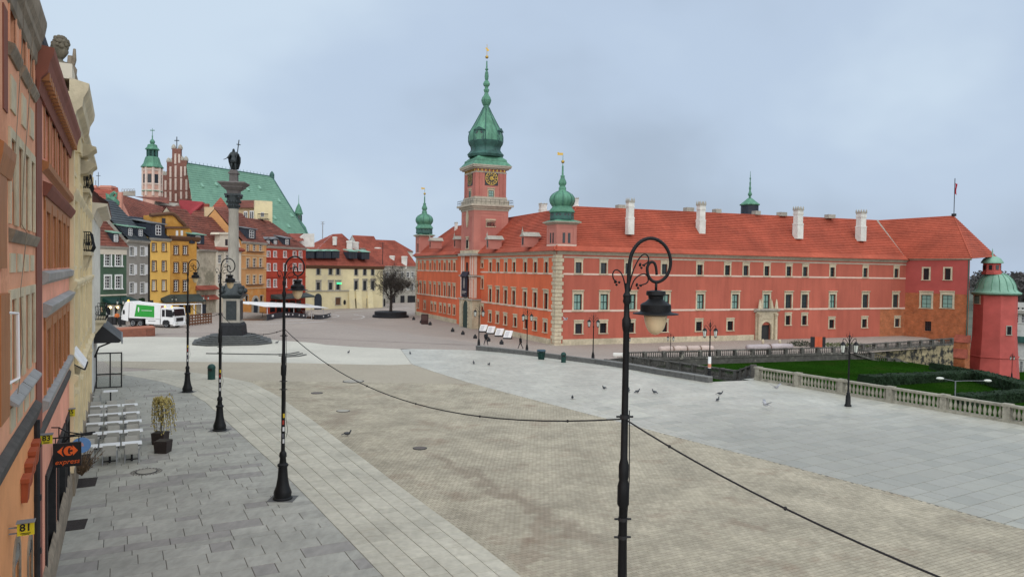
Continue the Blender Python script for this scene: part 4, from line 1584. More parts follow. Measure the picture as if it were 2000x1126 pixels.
mb.prism([Fb.P(3.6 + x, .63, tz(553) + z) for x, z in ((-.15, -1), (.2, -1.1), (.3, 0), (.15, 1.1), (-.1, 1.2), (-.25, .1))], (Fb.n.x * .02, Fb.n.y * .02, 0))
mb.build('banner_print', mat('pale_banner_print', (.45, .4, .36), .8), bayo)
Fb.holes = []
mb = MB()
Fb.box(mb, TW / 2 - .6, TW / 2 + .6, -.05, .06, tz(529), tz(512))
mb.build('window', M['glass'], bayo)
# ================================================================ south-east tower
st = at(1944, 600, 146)
SEP = Vector((st.x, st.y))
rS_ = 3.75
rot8 = R(22.5) + R(3)
se = thing('corner_tower', (SEP.x, SEP.y, -11), 'smooth crimson polygonal tower with round green dome at castle end', 'tower')
M['se_red'] = mat('crimson_plaster', (.47, .1, .086), .9, .08, .5, .12, .25, .15, 30)
zt_ = 5.4
mb = MB()
mb.lathe([(rS_ + .8, -12), (rS_ + .5, -8), (rS_ + .1, -3), (rS_, zt_)], 8, (SEP.x, SEP.y, 0), rot8)
mb.build('shaft', M['se_red'], se)
mb = MB()
mb.lathe([(rS_ + .56, -6.95), (rS_ + .6, -6.85), (rS_ + .5, -6.7)], 8, (SEP.x, SEP.y, 0), rot8, False)
mb.build('plinth_line', M['castle_d'], se)
mb = MB()
mb.lathe([(rS_ + .1, zt_ - .25), (rS_ + .55, zt_), (rS_ + .6, zt_ + .25), (rS_ + .1, zt_ + .5), (rS_ - .25, zt_ + .9), (rS_ - .45, zt_ + 1.8), (rS_ - .95, zt_ + 2.8), (rS_ - 1.7, zt_ + 3.6), (rS_ - 2.5, zt_ + 4.05)], 24, (SEP.x, SEP.y, 0))
dmo = mb.build('dome', M['copper_l'], se, 40)
mb = MB()
for i in range(16):
	a = i * math.pi / 8
	mb.tube([(SEP.x + math.cos(a) * (r + .03), SEP.y + math.sin(a) * (r + .03), zt_ + z) for r, z in ((rS_ + .1, .5), (rS_ - .25, .9), (rS_ - .45, 1.8), (rS_ - .95, 2.8), (rS_ - 1.7, 3.6), (rS_ - 2.5, 4.05))], .06, 4)
mb.build('rib', M['copper'], dmo)
lc = SEP + Vector((-.9, 0))
mb = MB()
mb.lathe([(1.75, zt_ + 3.8), (1.75, zt_ + 4.3), (1.6, zt_ + 4.4), (1.55, zt_ + 5.9), (1.8, zt_ + 6.0)], 8, (lc.x, lc.y, 0), rot8)
ln = mb.build('lantern', M['se_red'], se)
mb = MB()
mb.lathe([(1.95, zt_ + 6.0), (1.9, zt_ + 6.25), (1.5, zt_ + 6.9), (.8, zt_ + 7.3), (.2, zt_ + 7.4), (.12, zt_ + 8.2), (.03, zt_ + 8.9)], 16, (lc.x, lc.y, 0))
mb.build('lantern_cap', M['copper_l'], ln, 40)
mb = MB()
for k in range(8):
	a = rot8 + (k + .5) * math.pi / 4
	ca, sa = math.cos(a), math.sin(a)
	f = lambda r, s_, z: (lc.x + ca * r - sa * s_, lc.y + sa * r + ca * s_, zt_ + z)
	mb.hexa([f(1.4, -.28, 4.7), f(1.53, -.28, 4.7), f(1.53, .28, 4.7), f(1.4, .28, 4.7), f(1.4, -.28, 5.6), f(1.53, -.28, 5.6), f(1.53, .28, 5.6), f(1.4, .28, 5.6)])
mb.build('window', M['glass'], ln)
def oct_face(k):
	a0, a1 = rot8 + k * math.pi / 4, rot8 + (k + 1) * math.pi / 4
	p = SEP + Vector((math.cos(a0), math.sin(a0))) * rS_
	q = SEP + Vector((math.cos(a1), math.sin(a1))) * rS_
	return Fac(p, q, se, M['se_red'], 0, 1)
faces = [oct_face(k) for k in range(8)]
best = min(faces, key=lambda f: abs(1000 + FPX * ((f.A + f.B) / 2).x / ((f.A + f.B) / 2).y - 1915) + (1000 if f.n.y > 0 else 0))
best.win(best.L * .1, best.L * .6, best.z(1913, 592.5), best.z(1913, 577), sash='gframe', glass='glass_g', sur=.32, hole=False, bars=(4, 2), surm='stone')
best2 = min(faces, key=lambda f: abs(1000 + FPX * ((f.A + f.B) / 2).x / ((f.A + f.B) / 2).y - 1961) + (1000 if f.n.y > 0 else 0))
best2.A = best2.A + best2.n * .12
best2.B = best2.B + best2.n * .12
best2.win(best2.L * .45, best2.L * .72, best2.z(1960, 653), best2.z(1960, 637), sash='dframe', sur=.18, hole=False, bars=(1, 1), surm='stone_g')
# ================================================================ OLD TOWN HOUSES
def PT(px, d):
	p = at(px, 527 + .015 * (px - 1000), d)
	return Vector((p.x, p.y))
class House(Fac):
	def __init__(self, pL, dL, pR, dR, ytop, m, par=None, label=None, cat='house', name='town_house', depth=11, z0=None, group=None):
		A, B = PT(pL, dL), PT(pR, dR)
		zz = min(zg(A.x, A.y), zg(B.x, B.y)) - .3 if z0 is None else z0
		if par is None:
			c = (A + B) / 2
			par = thing(name, (c.x, c.y, zg(c.x, c.y)), label, cat, group)
		Fac.__init__(self, A, B, par, m, zz, 0)
		self.z1 = self.z((pL + pR) / 2, ytop)
		self.depth = depth
		self.pL, self.pR = pL, pR
	def sides(self, m=None):
		mb = MB()
		P, L, d = self.P, self.L, self.depth
		for a, b in (((0, -d), (0, 0)), ((L, 0), (L, -d)), ((L, -d), (0, -d))):
			mb.add([P(a[0], a[1], self.z0), P(b[0], b[1], self.z0), P(b[0], b[1], self.z1), P(a[0], a[1], self.z1)], [(0, 1, 2, 3)])
		return mb.build('side_wall', m or self.m, self.par)
	def gable_roof(self, rise, m, rows=16, over=.35, ridge=None, lift=.08, hipL=0, hipR=0):
		P, L, d = self.P, self.L, self.depth
		r = ridge or d / 2
		z = self.z1 + .02
		mb = MB()
		slope(mb, P(-.05, over, z), P(L + .05, over, z), P(L + .05 - hipR, -r, z + rise), P(-.05 + hipL, -r, z + rise), rows, lift)
		slope(mb, P(L + .05, -d - over, z), P(-.05, -d - over, z), P(-.05 + hipL, -r, z + rise), P(L + .05 - hipR, -r, z + rise), 4, lift)
		if hipR:
			slope(mb, P(L + .05, over, z), P(L + .05, -d, z), P(L + .05 - hipR, -r, z + rise), P(L + .05 - hipR, -r, z + rise), rows, lift)
		if hipL:
			slope(mb, P(-.05, -d, z), P(-.05, over, z), P(-.05 + hipL, -r, z + rise), P(-.05 + hipL, -r, z + rise), rows, lift)
		ro = mb.build('roof', m, self.par)
		mb = MB()
		if not hipL:
			mb = MB().add([P(0, 0, z - .05), P(0, -d, z - .05), P(0, -r, z + rise - .08)], [(0, 1, 2)])
			mb.build('gable', self.m, self.par)
			mb = MB()
		if not hipR:
			mb.add([P(L, 0, z - .05), P(L, -d, z - .05), P(L, -r, z + rise - .08)], [(0, 2, 1)])
		if mb.f:
			mb.build('gable', self.m, self.par)
		mb = MB()
		self.prof(mb, 0, L, [(0, self.z1 - .45), (.18, self.z1 - .35), (over, self.z1 - .1), (over + .03, self.z1 + .06), (0, self.z1 + .06)])
		mb.build('cornice', M['stone_g'], self.par)
		return ro
	def wins(self, xs, y0, y1, wpx, sash='wframe', glass='glass', sur=.14, surm='wframe', bars=(2, 4), **k):
		for x in xs:
			ym = (y0 + y1) / 2
			a, b = self.s(x - wpx / 2, ym), self.s(x + wpx / 2, ym)
			self.win(a, b, self.z(x, y1), self.z(x, y0), sash=sash, glass=glass, sur=sur, surm=surm, bars=bars, bw=k.pop('bw', .07), deep=k.pop('deep', .18), **k)
	def pxpoly(self, name, m, pix, o0, th, par=None):
		mb = MB()
		pts = [self.sz(x, y, o0) for x, y in pix]
		mb.prism([self.P(s, o0, z) for s, z in pts], (-self.n.x * th, -self.n.y * th, 0))
		return mb.build(name, m, par or self.par)
	def dormer(self, px, y0, y1, wpx, o, back=3.0, clad='slate', roofm='copper_l', win=True, ww=.55, peak=.0, wm='wframe'):
		"""dormer: cheeks, sheet roof, window"""
		o = -.12
		s0, s1 = self.s(px - wpx / 2, y1, o), self.s(px + wpx / 2, y1, o)
		zb, zt = self.z(px, y1, o), self.z(px, y0, o)
		mb = MB()
		self.box(mb, s0, s1, o - back, o, zb, zt)
		d = mb.build('dormer', M[clad], self.par)
		mb = MB()
		P = self.P
		if peak:
			mb.prism([P(s0 - .2, o + .25, zt), P(s1 + .2, o + .25, zt), P((s0 + s1) / 2, o + .25, zt + peak)], (-self.n.x * (back + .6), -self.n.y * (back + .6), 0))
		else:
			mb.hexa([P(s0 - .2, o + .3, zt - .05), P(s1 + .2, o + .3, zt - .05), P(s1 + .2, o - back, zt + .55), P(s0 - .2, o - back, zt + .55), P(s0 - .2, o + .3, zt + .1), P(s1 + .2, o + .3, zt + .1), P(s1 + .2, o - back, zt + .75), P(s0 - .2, o - back, zt + .75)])
		mb.build('dormer_roof', M[roofm], d)
		if win:
			c, hw = (s0 + s1) / 2, (s1 - s0) * ww / 2
			mb = MB()
			self.box(mb, c - hw, c + hw, o, o + .04, zb + .25, zt - .3)
			mb.build('pane', M['glass_b'], d)
			mb = MB()
			z0, z1 = zb + .2, zt - .25
			for a, b in ((c - hw - .06, c - hw + .06), (c - .06, c + .06), (c + hw - .06, c + hw + .06)):
				self.box(mb, a, b, o + .01, o + .07, z0, z1)
			for k in range(4):
				zz = z0 + (z1 - z0) * k / 3
				self.box(mb, c - hw, c + hw, o + .015, o + .065, zz - .05, zz + .05)
			mb.build('window', M[wm], d)
		return d
def quadroof(par, pts, m, rows=10, name='roof', lift=.08):
	q = [at(*p) for p in pts]
	mb = MB()
	slope(mb, q[0], q[1], q[2], q[3], rows, lift)
	return mb.build(name, m, par)
M['p_green'] = mat('green_plaster', (.065, .11, .07), .9, .12, .8, .12, .3)
M['p_grey'] = mat('grey_plaster', (.30, .28, .24), .9, .1, .8, .12, .3)
M['p_yel'] = mat('yellow_plaster', (.85, .52, .13), .9, .06, .8, .08, .3)
M['p_och'] = mat('ochre_plaster', (.48, .24, .05), .9, .12, 1.4, .12, .4, patch=(.55, .3, .075), pscale=.8)
M['p_raw'] = mat('flaking_grey_plaster', (.42, .37, .28), .95, .2, 1.5, .15, .3, .3, 12, patch=(.23, .21, .15), pscale=.35, pth=(.48, .6))
M['p_wht'] = mat('off_white_plaster', (.62, .56, .45), .9, .08, .8, .08, .3)
M['p_ora'] = mat('orange_plaster', (.58, .30, .12), .9, .08, .8, .1, .3)
M['p_ora2'] = mat('deep_orange_plaster', (.58, .25, .065), .9, .12, .8, .1, .3, patch=(.6, .33, .12), pscale=.5)
M['p_red'] = mat('brick_red_plaster', (.40, .056, .03), .9, .12, .8, .1, .3)
M['p_cream'] = mat('cream_plaster', (.72, .63, .38), .9, .08, .6, .1, .2, patch=(.62, .54, .35), pscale=.3)
M['p_pink'] = mat('pink_plaster', (.56, .27, .2), .9, .08, .8)
M['p_crim'] = mat('crimson_plaster_wall', (.36, .06, .07), .9, .1, .8)
M['p_buff'] = mat('buff_plaster', (.62, .47, .28), .9, .08, .8)
M['p_conc'] = mat('grey_concrete_render', (.36, .34, .29), .9, .15, .8, .15, .3)
H = House(165, 106, 247, 113, 481, M['p_green'], label='narrow green plastered house with white windows and black shop canopy')
g = H.par
H.wins((210.5, 231.6), 496, 519, 11, sur=.22)
H.wins((210.5, 231.6), 538.5, 563, 11, sur=.22)
H.wins((214.5, 228.5), 598, 616, 10, sash='wframe', glass='glass', sur=.2, bars=(1, 1))
H.wall(); H.sides(); H.gable_roof(7.2, M['oldtile'])
H.part('string_course', M['p_wht'], [(0, H.L, -.05, .1, H.z(220, 577), H.z(220, 574.5))])
H.part('frieze', M['p_wht'], [(0, H.L, -.05, .08, H.z1 - 1.15, H.z1 - .4)])
H.dormer(226, 455, 474, 12, -.9, back=3.5, roofm='copper_l')
mb = MB()
a, b = H.s(200, 590), H.s(255, 590)
H.prof(mb, a, b, [(0, H.z(225, 580)), (1.6, H.z(225, 588)), (1.65, H.z(225, 591)), (1.5, H.z(225, 591)), (0, H.z(225, 587))])
mb.build('canopy', M['dkgreen'], g)
for x in (215, 229):
	mb = MB()
	p = H.P(H.s(x, 600), .1, H.z(x, 600))
	mb.ball(p, .16)
	mb.build('lamp', M['lit'], g)
mb = MB()
H.box(mb, H.s(188), H.s(199.5), .02, .1, H.z(194, 609), H.z(194, 600))
mb.build('wall_plaque', M['p_buff'], g)
H = House(247, 113, 290, 121, 470, M['p_grey'], label='narrow grey plastered house with white window shutters between green and yellow houses')
g = H.par
for r in ((482, 499), (516.5, 535.5), (552, 572)):
	H.wins((257, 278), r[0], r[1], 8, sur=.12)
	for x in (264.5, 285.5):
		ym = sum(r) / 2
		H.part('shutter', M['wframe'], [(H.s(x - 2.6, ym), H.s(x + 2.2, ym), .02, .08, H.z(x, r[1]), H.z(x, r[0]))])
H.wall(); H.sides(); H.gable_roof(6.5, M['slate_roof'])
H.dormer(254, 443, 462, 12, -1.2, back=4, roofm='copper_l')
H.dormer(274, 445, 463, 12, -1.2, back=4, roofm='copper_l')
mb = MB()
for k in range(40):
	p = H.P(H.s(272 + random.uniform(-5, 5), 585), .4, H.z(272, 585 + random.uniform(-3, 5)))
	mb.ball(p, .14, seg=5, rings=3)
mb.build('flower_box', M['hedge'], g)
mb = MB()
H.box(mb, H.L - .15, H.L + .05, 0, .2, H.z0, H.z1)
mb.build('drainpipe', M['iron2'], g)
H = House(290, 121, 332, 127, 466, M['p_yel'], label='bright yellow and ochre corner house with tall curved attic', depth=9)
y_ = H.par
for r, gl_ in (((475, 490), 'glass'), ((509.5, 528.5), 'glass'), ((547, 567), 'shutter')):
	H.wins((301, 320.4), r[0], r[1], 8, sash='wframe', glass=gl_, sur=.12, surm='bframe', bars=(2, 4))
H.wall('yellow_wall'); H.sides()
H.gable_roof(3.6, M['slate'])
H.dormer(308.5, 437, 461, 27, -.5, back=3.5, roofm='zinc', ww=.36)
K = House(332, 127, 384, 131.5, 468, M['p_och'], par=y_, depth=9)
for r in ((480, 496.5), (512.5, 531.5), (547, 568)):
	K.wins((344, 362), r[0], r[1], 8.5, sash='wframe', sur=.12, surm='bframe', bars=(2, 4))
zsh = K.z(358, 575)
K.wall('ochre_wall', z0=zsh); K.wall('yellow_wall', z1=zsh, m=M['p_yel']); K.sides()
mb = MB()
K.prof(mb, -.2, K.L + .5, [(0, K.z(358, 471)), (.35, K.z(358, 468)), (.6, K.z(358, 463)), (0, K.z(358, 461))])
mb.build('cornice', M['bframe'], y_)
at1 = K.pxpoly('attic', M['p_och'], [(326, 464), (378, 464), (376, 456), (371, 447), (366, 443), (326, 443)], -.4, 2.5)
K.pxpoly('attic_moulding', M['bframe'], [(314, 446), (371, 446), (369, 442), (314, 442)], -.1, 3.0, at1)
at2 = K.pxpoly('attic_gable', M['p_och'], [(298, 443), (362, 443), (356, 435), (350, 430), (345, 424), (338, 420), (330, 418), (298, 420)], -.7, 2.5)
pp = [(293, 420), (332, 416.5), (339, 418), (346, 423), (350, 429), (356, 434), (362, 441)]
mb = MB()
mb.tube([K.P(K.sz(x, y, -.6)[0], -.6, K.z(x, y, -.6)) for x, y in pp], .35, 6)
mb.build('attic_coping', M['bframe'], at2)
for x in (345.5, 355):
	K.part('attic_window', M['wframe'], [(K.s(x - 2.2, 455, -.4), K.s(x + 2.2, 455, -.4), -.45, -.35, K.z(x, 460, -.4), K.z(x, 450, -.4))], at1)
K.part('attic_window', M['glass_b'], [(K.s(316, 431, -.7), K.s(323, 431, -.7), -.75, -.66, K.z(320, 437, -.7), K.z(320, 426, -.7))], at2)
mb = MB()
a, b = K.s(306, 583), K.s(388, 583)
K.prof(mb, a, b, [(.1, K.z(345, 574.5)), (1.9, K.z(345, 586)), (1.95, K.z(345, 589)), (1.7, K.z(345, 589)), (.1, K.z(345, 579))])
mb.build('canopy', M['canopy'], y_)
for x0, x1 in ((350, 358), (362, 372)):
	K.part('shop_window', M['glass'], [(K.s(x0, 600), K.s(x1, 600), -.1, .04, K.z(352, 612), K.z(352, 593))])
H.part('doorway', M['glass'], [(H.s(292, 600), H.s(299, 600), -.1, .04, H.z(295, 612), H.z(295, 586))])
mb = MB()
H.box(mb, -.1, .12, 0, .2, H.z0, H.z1)
mb.build('drainpipe', M['iron2'], y_)
H = House(384, 131.5, 420, 137, 488, M['p_raw'], label='white baroque fronted house with blotchy bare side wall', depth=12)
b_ = H.par
H.wall('side_wall'); H.gable_roof(7.5, M['oldtile'], over=.6)
H.dormer(386, 458, 476, 26, -1.6, back=3.5, roofm='copper_l', ww=.3)
for ya, yb in ((557, 564.5), (576, 584)):
	mb = MB()
	H.prof(mb, H.s(382), H.L + .2, [(0, H.z(400, ya)), (.9, H.z(400, yb)), (.9, H.z(400, yb + 1)), (0, H.z(400, yb + 1))])
	mb.build('pent_roof', M['redtile'], b_)
H.part('door', M['slate'], [(H.s(395, 605), H.s(402, 605), -.1, .05, H.z(398, 616), H.z(398, 594))])
K = House(420, 137, 471, 143.5, 489, M['p_wht'], par=b_, depth=12)
K.wins((429.5, 445, 459), 497, 514, 8, sur=.15, surm='p_wht', bars=(2, 3))
K.wins((429.5, 445, 459), 535, 553, 8, sur=.15, surm='p_wht', bars=(2, 3))
K.wins((445, 462), 592, 606, 9, sash='dframe', sur=.1, surm='stone_g')
K.wall(); K.sides()
mb = MB()
K.prof(mb, -.3, K.L + .3, [(0, K.z(445, 491)), (.7, K.z(445, 489)), (.8, K.z(445, 487)), (0, K.z(445, 482.5))])
mb.build('pent_roof', M['redtile'], b_)
for x in (422.5, 437, 452, 467):
	K.part('pilaster', M['p_wht'], [(K.s(x - 2, 530), K.s(x + 2, 530), -.1, .18, K.z0, K.z(x, 491))])
ga = K.pxpoly('attic_gable', M['p_wht'], [(420, 483), (470, 483), (468, 475), (465, 463), (463, 457), (430, 457), (429, 470), (424, 478)], -.1, 1.2)
K.pxpoly('attic_cornice', M['p_wht'], [(427, 457.5), (466, 457.5), (464, 453.5), (429, 453.5)], .25, 2.0, ga)
for x in (443, 459):
	K.part('attic_window', M['glass_b'], [(K.s(x - 2.5, 472), K.s(x + 2.5, 472), -.12, -.06, K.z(x, 479), K.z(x, 467))], ga)
K.gable_roof(6.5, M['oldtile'], over=.2)
H = House(471, 143.5, 520, 154, 473, M['p_ora'], label='slim orange house with arched street door and stone window surrounds')
o_ = H.par
for r in ((477, 490), (504, 522), (537, 554)):
	H.wins((484.3, 497, 509.4), r[0], r[1], 6.5, sur=.2, surm='p_buff', bars=(2, 3))
H.wins((482, 510.6), 577, 588, 5.5, sash='dframe', sur=.15, surm='stone_g', bars=(2, 2))
H.wall('wall', z0=H.z(497, 562)); H.wall('ground_floor_wall', z1=H.z(497, 562), m=M['p_ora2']); H.sides(M['p_ora2'])
for y in (499.5, 525, 563):
	H.part('string_course', M['p_buff'], [(0, H.L, -.05, .14, H.z(497, y), H.z(497, y - 1.5))])
for y in (492.5, 523.5, 556.5):
	H.part('sill_shelf', M['bframe'], [(H.s(480.5, y), H.s(513, y), 0, .4, H.z(497, y), H.z(497, y - 2))])
H.gable_roof(6.2, M['oldtile'])
H.dormer(491, 447, 466, 17, -1.0, back=4, roofm='zinc', ww=.5)
mb = MB()
c = H.s(498, 600)
zs_, r_ = H.z(498, 591), 1.0
pl = [(-r_, H.z0), (r_, H.z0)] + [(r_ * math.cos(math.pi * k / 8), zs_ + r_ * math.sin(math.pi * k / 8)) for k in range(9)]
mb.prism([H.P(c + x, .02, z) for x, z in pl], (H.n.x * .08, H.n.y * .08, 0))
mb.build('door', M['slate'], o_)
mb = MB()
for k in range(8):
	a0, a1 = math.pi * k / 8, math.pi * (k + 1) / 8
	mb.hexa([H.P(c + r * math.cos(a), oo, zs_ + r * math.sin(a)) for oo in (0, .22) for r, a in ((1.0, a0), (1.0, a1), (1.5, a1), (1.5, a0))])
H.box(mb, c - 1.5, c - 1.0, 0, .22, H.z0, zs_)
H.box(mb, c + 1.0, c + 1.5, 0, .22, H.z0, zs_)
mb.build('door_surround', M['stone_g'], o_)
H = House(520, 154, 597, 170, 482.5, M['p_red'], label='wide brick red house with white cross bar windows and dark shop awning', depth=13)
r_o = H.par
for r in ((491, 502), (515, 528), (546, 560)):
	H.wins((524.3, 537, 556.4, 575, 586.5), r[0], r[1], 5.6, sur=.14, bars=(2, 3))
H.wall(); H.sides(); H.gable_roof(6.0, M['oldtile'], hipR=5)
for y in (505, 541, 565):
	H.part('string_course', M['p_red'], [(0, H.L, -.05, .2, H.z(560, y), H.z(560, y - 1.5))])
H.dormer(523, 467, 479, 9, -.8, roofm='zinc', peak=.5)
H.dormer(537.5, 467, 479, 9, -.8, roofm='zinc', peak=.5)
H.dormer(560, 465, 479, 13, -.8, roofm='zinc', ww=.4)
mb = MB()
H.prof(mb, H.s(528, 585), H.L + .2, [(.1, H.z(560, 573)), (2.2, H.z(560, 579)), (2.25, H.z(560, 582)), (.1, H.z(560, 581))])
mb.build('awning', M['canopy'], r_o)
for k, x in enumerate((532, 545, 558, 571, 583)):
	H.part('shop_window', M['glass'], [(H.s(x - 4.5, 595), H.s(x + 4.5, 595), -.1, .05, H.z(x, 609), H.z(x, 586))])
H = House(588, 205, 682, 217, 519, M['p_cream'], label='large cream corner house with big red roof and row of dark dormers', depth=16)
c_ = H.par
H.wins((622, 645.8, 660.3), 524.5, 536, 6.5, sash='dframe', glass='glass_b', sur=.3, surm='stone_g', bars=(2, 3))
H.wins((622, 645.8, 660.3), 551.5, 565.5, 7, sash='dframe', glass='glass_b', sur=.35, surm='stone_g', bars=(2, 3), hood=.4)
H.wins((660.3,), 581, 595, 9.5, sash='bframe', glass=M['bframe'], sur=.2, surm='stone_g', bars=(1, 1))
H.wall(); H.sides()
H.part('string_course', M['stone_g'], [(0, H.L, -.05, .25, H.z(640, 568.5), H.z(640, 566.5))])
mb = MB()
c = H.s(621, 590)
pl = [(-1.2, H.z0), (1.2, H.z0)] + [(1.2 * math.cos(math.pi * k / 8), H.z(621, 583) + 1.5 * math.sin(math.pi * k / 8)) for k in range(9)]
mb.prism([H.P(c + x, .02, z) for x, z in pl], (H.n.x * .1, H.n.y * .1, 0))
mb.build('door', M['slate'], c_)
mb = MB()
mb.prism([H.P(H.s(673, 590) + .45 * math.cos(k * .628), .02, H.z(673, 590) + .75 * math.sin(k * .628)) for k in range(10)], (H.n.x * .08, H.n.y * .08, 0))
mb.build('oval_window', M['glass'], c_)
mb = MB()
mb.box(*[0] * 6)
nm = H.P(H.s(661.5, 553), .25, H.z(661, 553))
mb = MB()
H.box(mb, H.s(657.5, 553), H.s(666, 553), .1, .25, H.z(661, 554.3), H.z(661, 551.7))
mb.build('neon_sign', emit('green_neon', (.05, .9, .25), 1.2), c_)
K = House(682, 217, 748, 224, 519.5, M['p_cream'], par=c_, depth=16)
K.wins((695.5, 712.5, 728), 525, 537, 6, sash='dframe', glass='glass_b', sur=.2, surm='stone_g', bars=(2, 3))
K.wins((695.5, 712.5, 728), 548, 566.5, 6.5, sash='dframe', glass='glass_b', sur=.25, surm='stone_g', bars=(2, 3), hood=.3)
K.wins((694.5, 718, 751), 583, 598, 4, sash='dframe', sur=.1, surm='stone_g', bars=(1, 1))
K.wall(); K.sides()
for x in (686, 700, 722):
	s_ = K.s(x, 580)
	mb = MB()
	K.prof(mb, s_ - .9, s_ + .9, [(0, K.z0), (1.0, K.z0), (.12, K.z(x, 566)), (0, K.z(x, 565))])
	mb.build('buttress', M['p_cream'], c_)
P = lambda x, y, d: at(x, y, d)
zE = H.z1 + .1
def up(F_, s_, o, z):
	return Vector(F_.P(s_, o, z))
apL, apR = at(650, 457, 226), at(668, 456, 229)
mb = MB()
slope(mb, up(H, -.4, .6, zE), up(H, H.L, .6, zE), apR, apL, 22, .1)
slope(mb, up(H, H.L, .6, zE), up(K, K.L + .5, .6, zE), at(692, 478, 234), apR, 22, .1)
slope(mb, up(H, -.4, -16, zE), up(H, -.4, .6, zE), apL, apL, 14, .1)
slope(mb, up(K, K.L + .5, .6, zE), up(K, K.L + .5, -14, zE), at(692, 478, 234), at(692, 478, 234), 14, .1)
mb.build('roof', M['redtile'], c_)
mb = MB()
for F_ in (H, K):
	F_.prof(mb, -.1, F_.L + .2, [(0, zE - .9), (.25, zE - .8), (.7, zE - .2), (.75, zE), (0, zE)])
mb.build('cornice', M['bframe'], c_)
H.dormer(606, 490, 504, 16, -1.6, ww=.7, wm='dframe', roofm='copper_l', back=4)
for x in (625, 640, 656):
	H.dormer(x, 490, 504, 14, -1.6, ww=.6, wm='dframe', roofm='copper_l', back=4, peak=.5)
K.dormer(690, 491, 505, 15, -1.6, ww=.6, wm='dframe', roofm='copper_l', back=4)
K.dormer(714, 492, 506, 15, -1.6, ww=.6, wm='dframe', roofm='copper_l', back=4)
def stack(par, px, y0, y1, wpx, d, m='white_r', name='chimney', cap=True):
	a, b = at(px, y0, d), at(px, y1, d)
	hw = wpx / 2 / FPX * d
	mb = MB()
	mb.box(a.x - hw, a.x + hw, a.y - hw * .8, a.y + hw * .8, b.z - 1, a.z)
	if cap:
		mb.box(a.x - hw * 1.15, a.x + hw * 1.15, a.y - hw, a.y + hw, a.z - .45, a.z - .15)
	return mb.build(name, M[m], par)
stack(c_, 654, 462, 472, 7, 221)
stack(c_, 683, 470, 485, 10, 224)
stack(c_, 695, 472, 488, 10, 227)
H = House(735, 250, 815, 262, 519.5, M['p_conc'], label='plain grey stone terrace far behind the bare round tree', depth=14)
f_ = H.par
H.wins((745, 757, 773, 786, 797, 806), 531, 541, 5, sash='wframe', glass='glass_b', sur=.1, bars=(2, 2))
H.wins((773, 786, 797, 806), 553, 565, 5, sash='wframe', glass='glass_b', sur=.1, bars=(2, 2))
H.wall(); H.sides(); H.gable_roof(6, M['redtile'])
for x in (768, 786, 800, 808):
	H.part('shop_bay', M['glass'], [(H.s(x - 4, 585), H.s(x + 4, 585), -.1, .05, H.z(x, 598), H.z(x, 577))])
stack(f_, 766, 499, 519, 9, 258)
stack(f_, 790, 500, 519, 10, 259)
t = thing('town_house', (at(740, 560, 285).x, 285, -3.3), 'far red roofed house with tall white gable wall behind cream house', 'house')
Hh = House(700, 282, 742, 288, 485, M['white_r'], par=t, depth=10, z0=-3.5)
Hh.wall(); Hh.sides(); Hh.gable_roof(5, M['redtile'])
stack(t, 738, 483, 510, 10, 281)
t = thing('town_house', (at(775, 560, 300).x, 300, -3.3), 'farthest red roofed house with white chimneys beside castle end', 'house')
Hh = House(742, 300, 806, 310, 490, M['white_r'], par=t, depth=10, z0=-3.5)
Hh.wall(); Hh.sides(); Hh.gable_roof(4.5, M['redtile'], hipR=6)
stack(t, 760, 488, 502, 9, 296)
stack(t, 775, 489, 503, 9, 296)
mb = MB()
q = at(747, 545, 240)
mb.tube([(q.x, q.y, -3.3), (q.x, q.y, at(747, 473, 240).z)], .12, 6)
mb.tube([(q.x - 1.2, q.y, at(747, 474.5, 240).z), (q.x + .6, q.y, at(747, 474.5, 240).z)], .06, 4)
tag(mb.build('aerial_mast', M['iron2'], None, origin=(q.x, q.y, -3.3)), 'thin dark mast with crossbar rising behind the round tree', 'mast')
def backhouse(label, walls, roofs, cat='house', name='town_house', stacks=()):
	c = at(*walls[0][1][0]) if walls else at(*roofs[0][0][0])
	t_ = thing(name, (c.x, c.y, 0), label, cat)
	for m, pix in walls:      # wall prism: pixel outline with depth, real thickness behind it
		pts = [at(*p) for p in pix]
		mb = MB()
		nrm = (pts[1] - pts[0]).cross(pts[2] - pts[0]).normalized()
		if nrm.y < 0:
			nrm = -nrm
		mb.prism(pts, nrm * 1.0)
		mb.build('wall', M[m], t_)
	for pts, m, rows in roofs:
		quadroof(t_, pts, M[m], rows)
	for a in stacks:
		stack(t_, *a)
	return t_
def miniwin(t_, px, py, w_, h_, d, m='wframe'):
	a = at(px, py, d)
	k = d / FPX
	mb = MB()
	mb.box(a.x - w_ / 2 * k, a.x + w_ / 2 * k, a.y - .15, a.y, a.z - h_ / 2 * k, a.z + h_ / 2 * k)
	wn = mb.build('window', M['wframe'], t_)
	for sx in (-1, 1):
		mb = MB()
		mb.box(a.x + sx * w_ * .22 * k - w_ * .15 * k, a.x + sx * w_ * .22 * k + w_ * .15 * k, a.y - .18, a.y - .14, a.z - h_ * .4 * k, a.z + h_ * .4 * k)
		mb.build('pane', M['glass_b'], wn)
t_ = backhouse('pink house with red roof peeping over the green house', [('p_pink', [(178, 425, 131), (235, 425, 134), (235, 390, 134), (178, 388, 131)]), ('p_pink', [(233, 440, 133), (262, 440, 135), (240, 395, 134), (233, 400, 133)])], [([(176, 389, 130), (236, 394, 133), (230, 366, 139), (182, 366, 138)], 'redtile', 8)], stacks=[(211, 363, 378, 22, 138, 'p_pink'), (235.5, 375, 400, 7, 133, 'p_pink', 'chimney', False), (186, 362, 375, 6, 138, 'p_pink')])
miniwin(t_, 202, 409, 7, 14, 130.5)
miniwin(t_, 219, 411, 7, 14, 131.5)
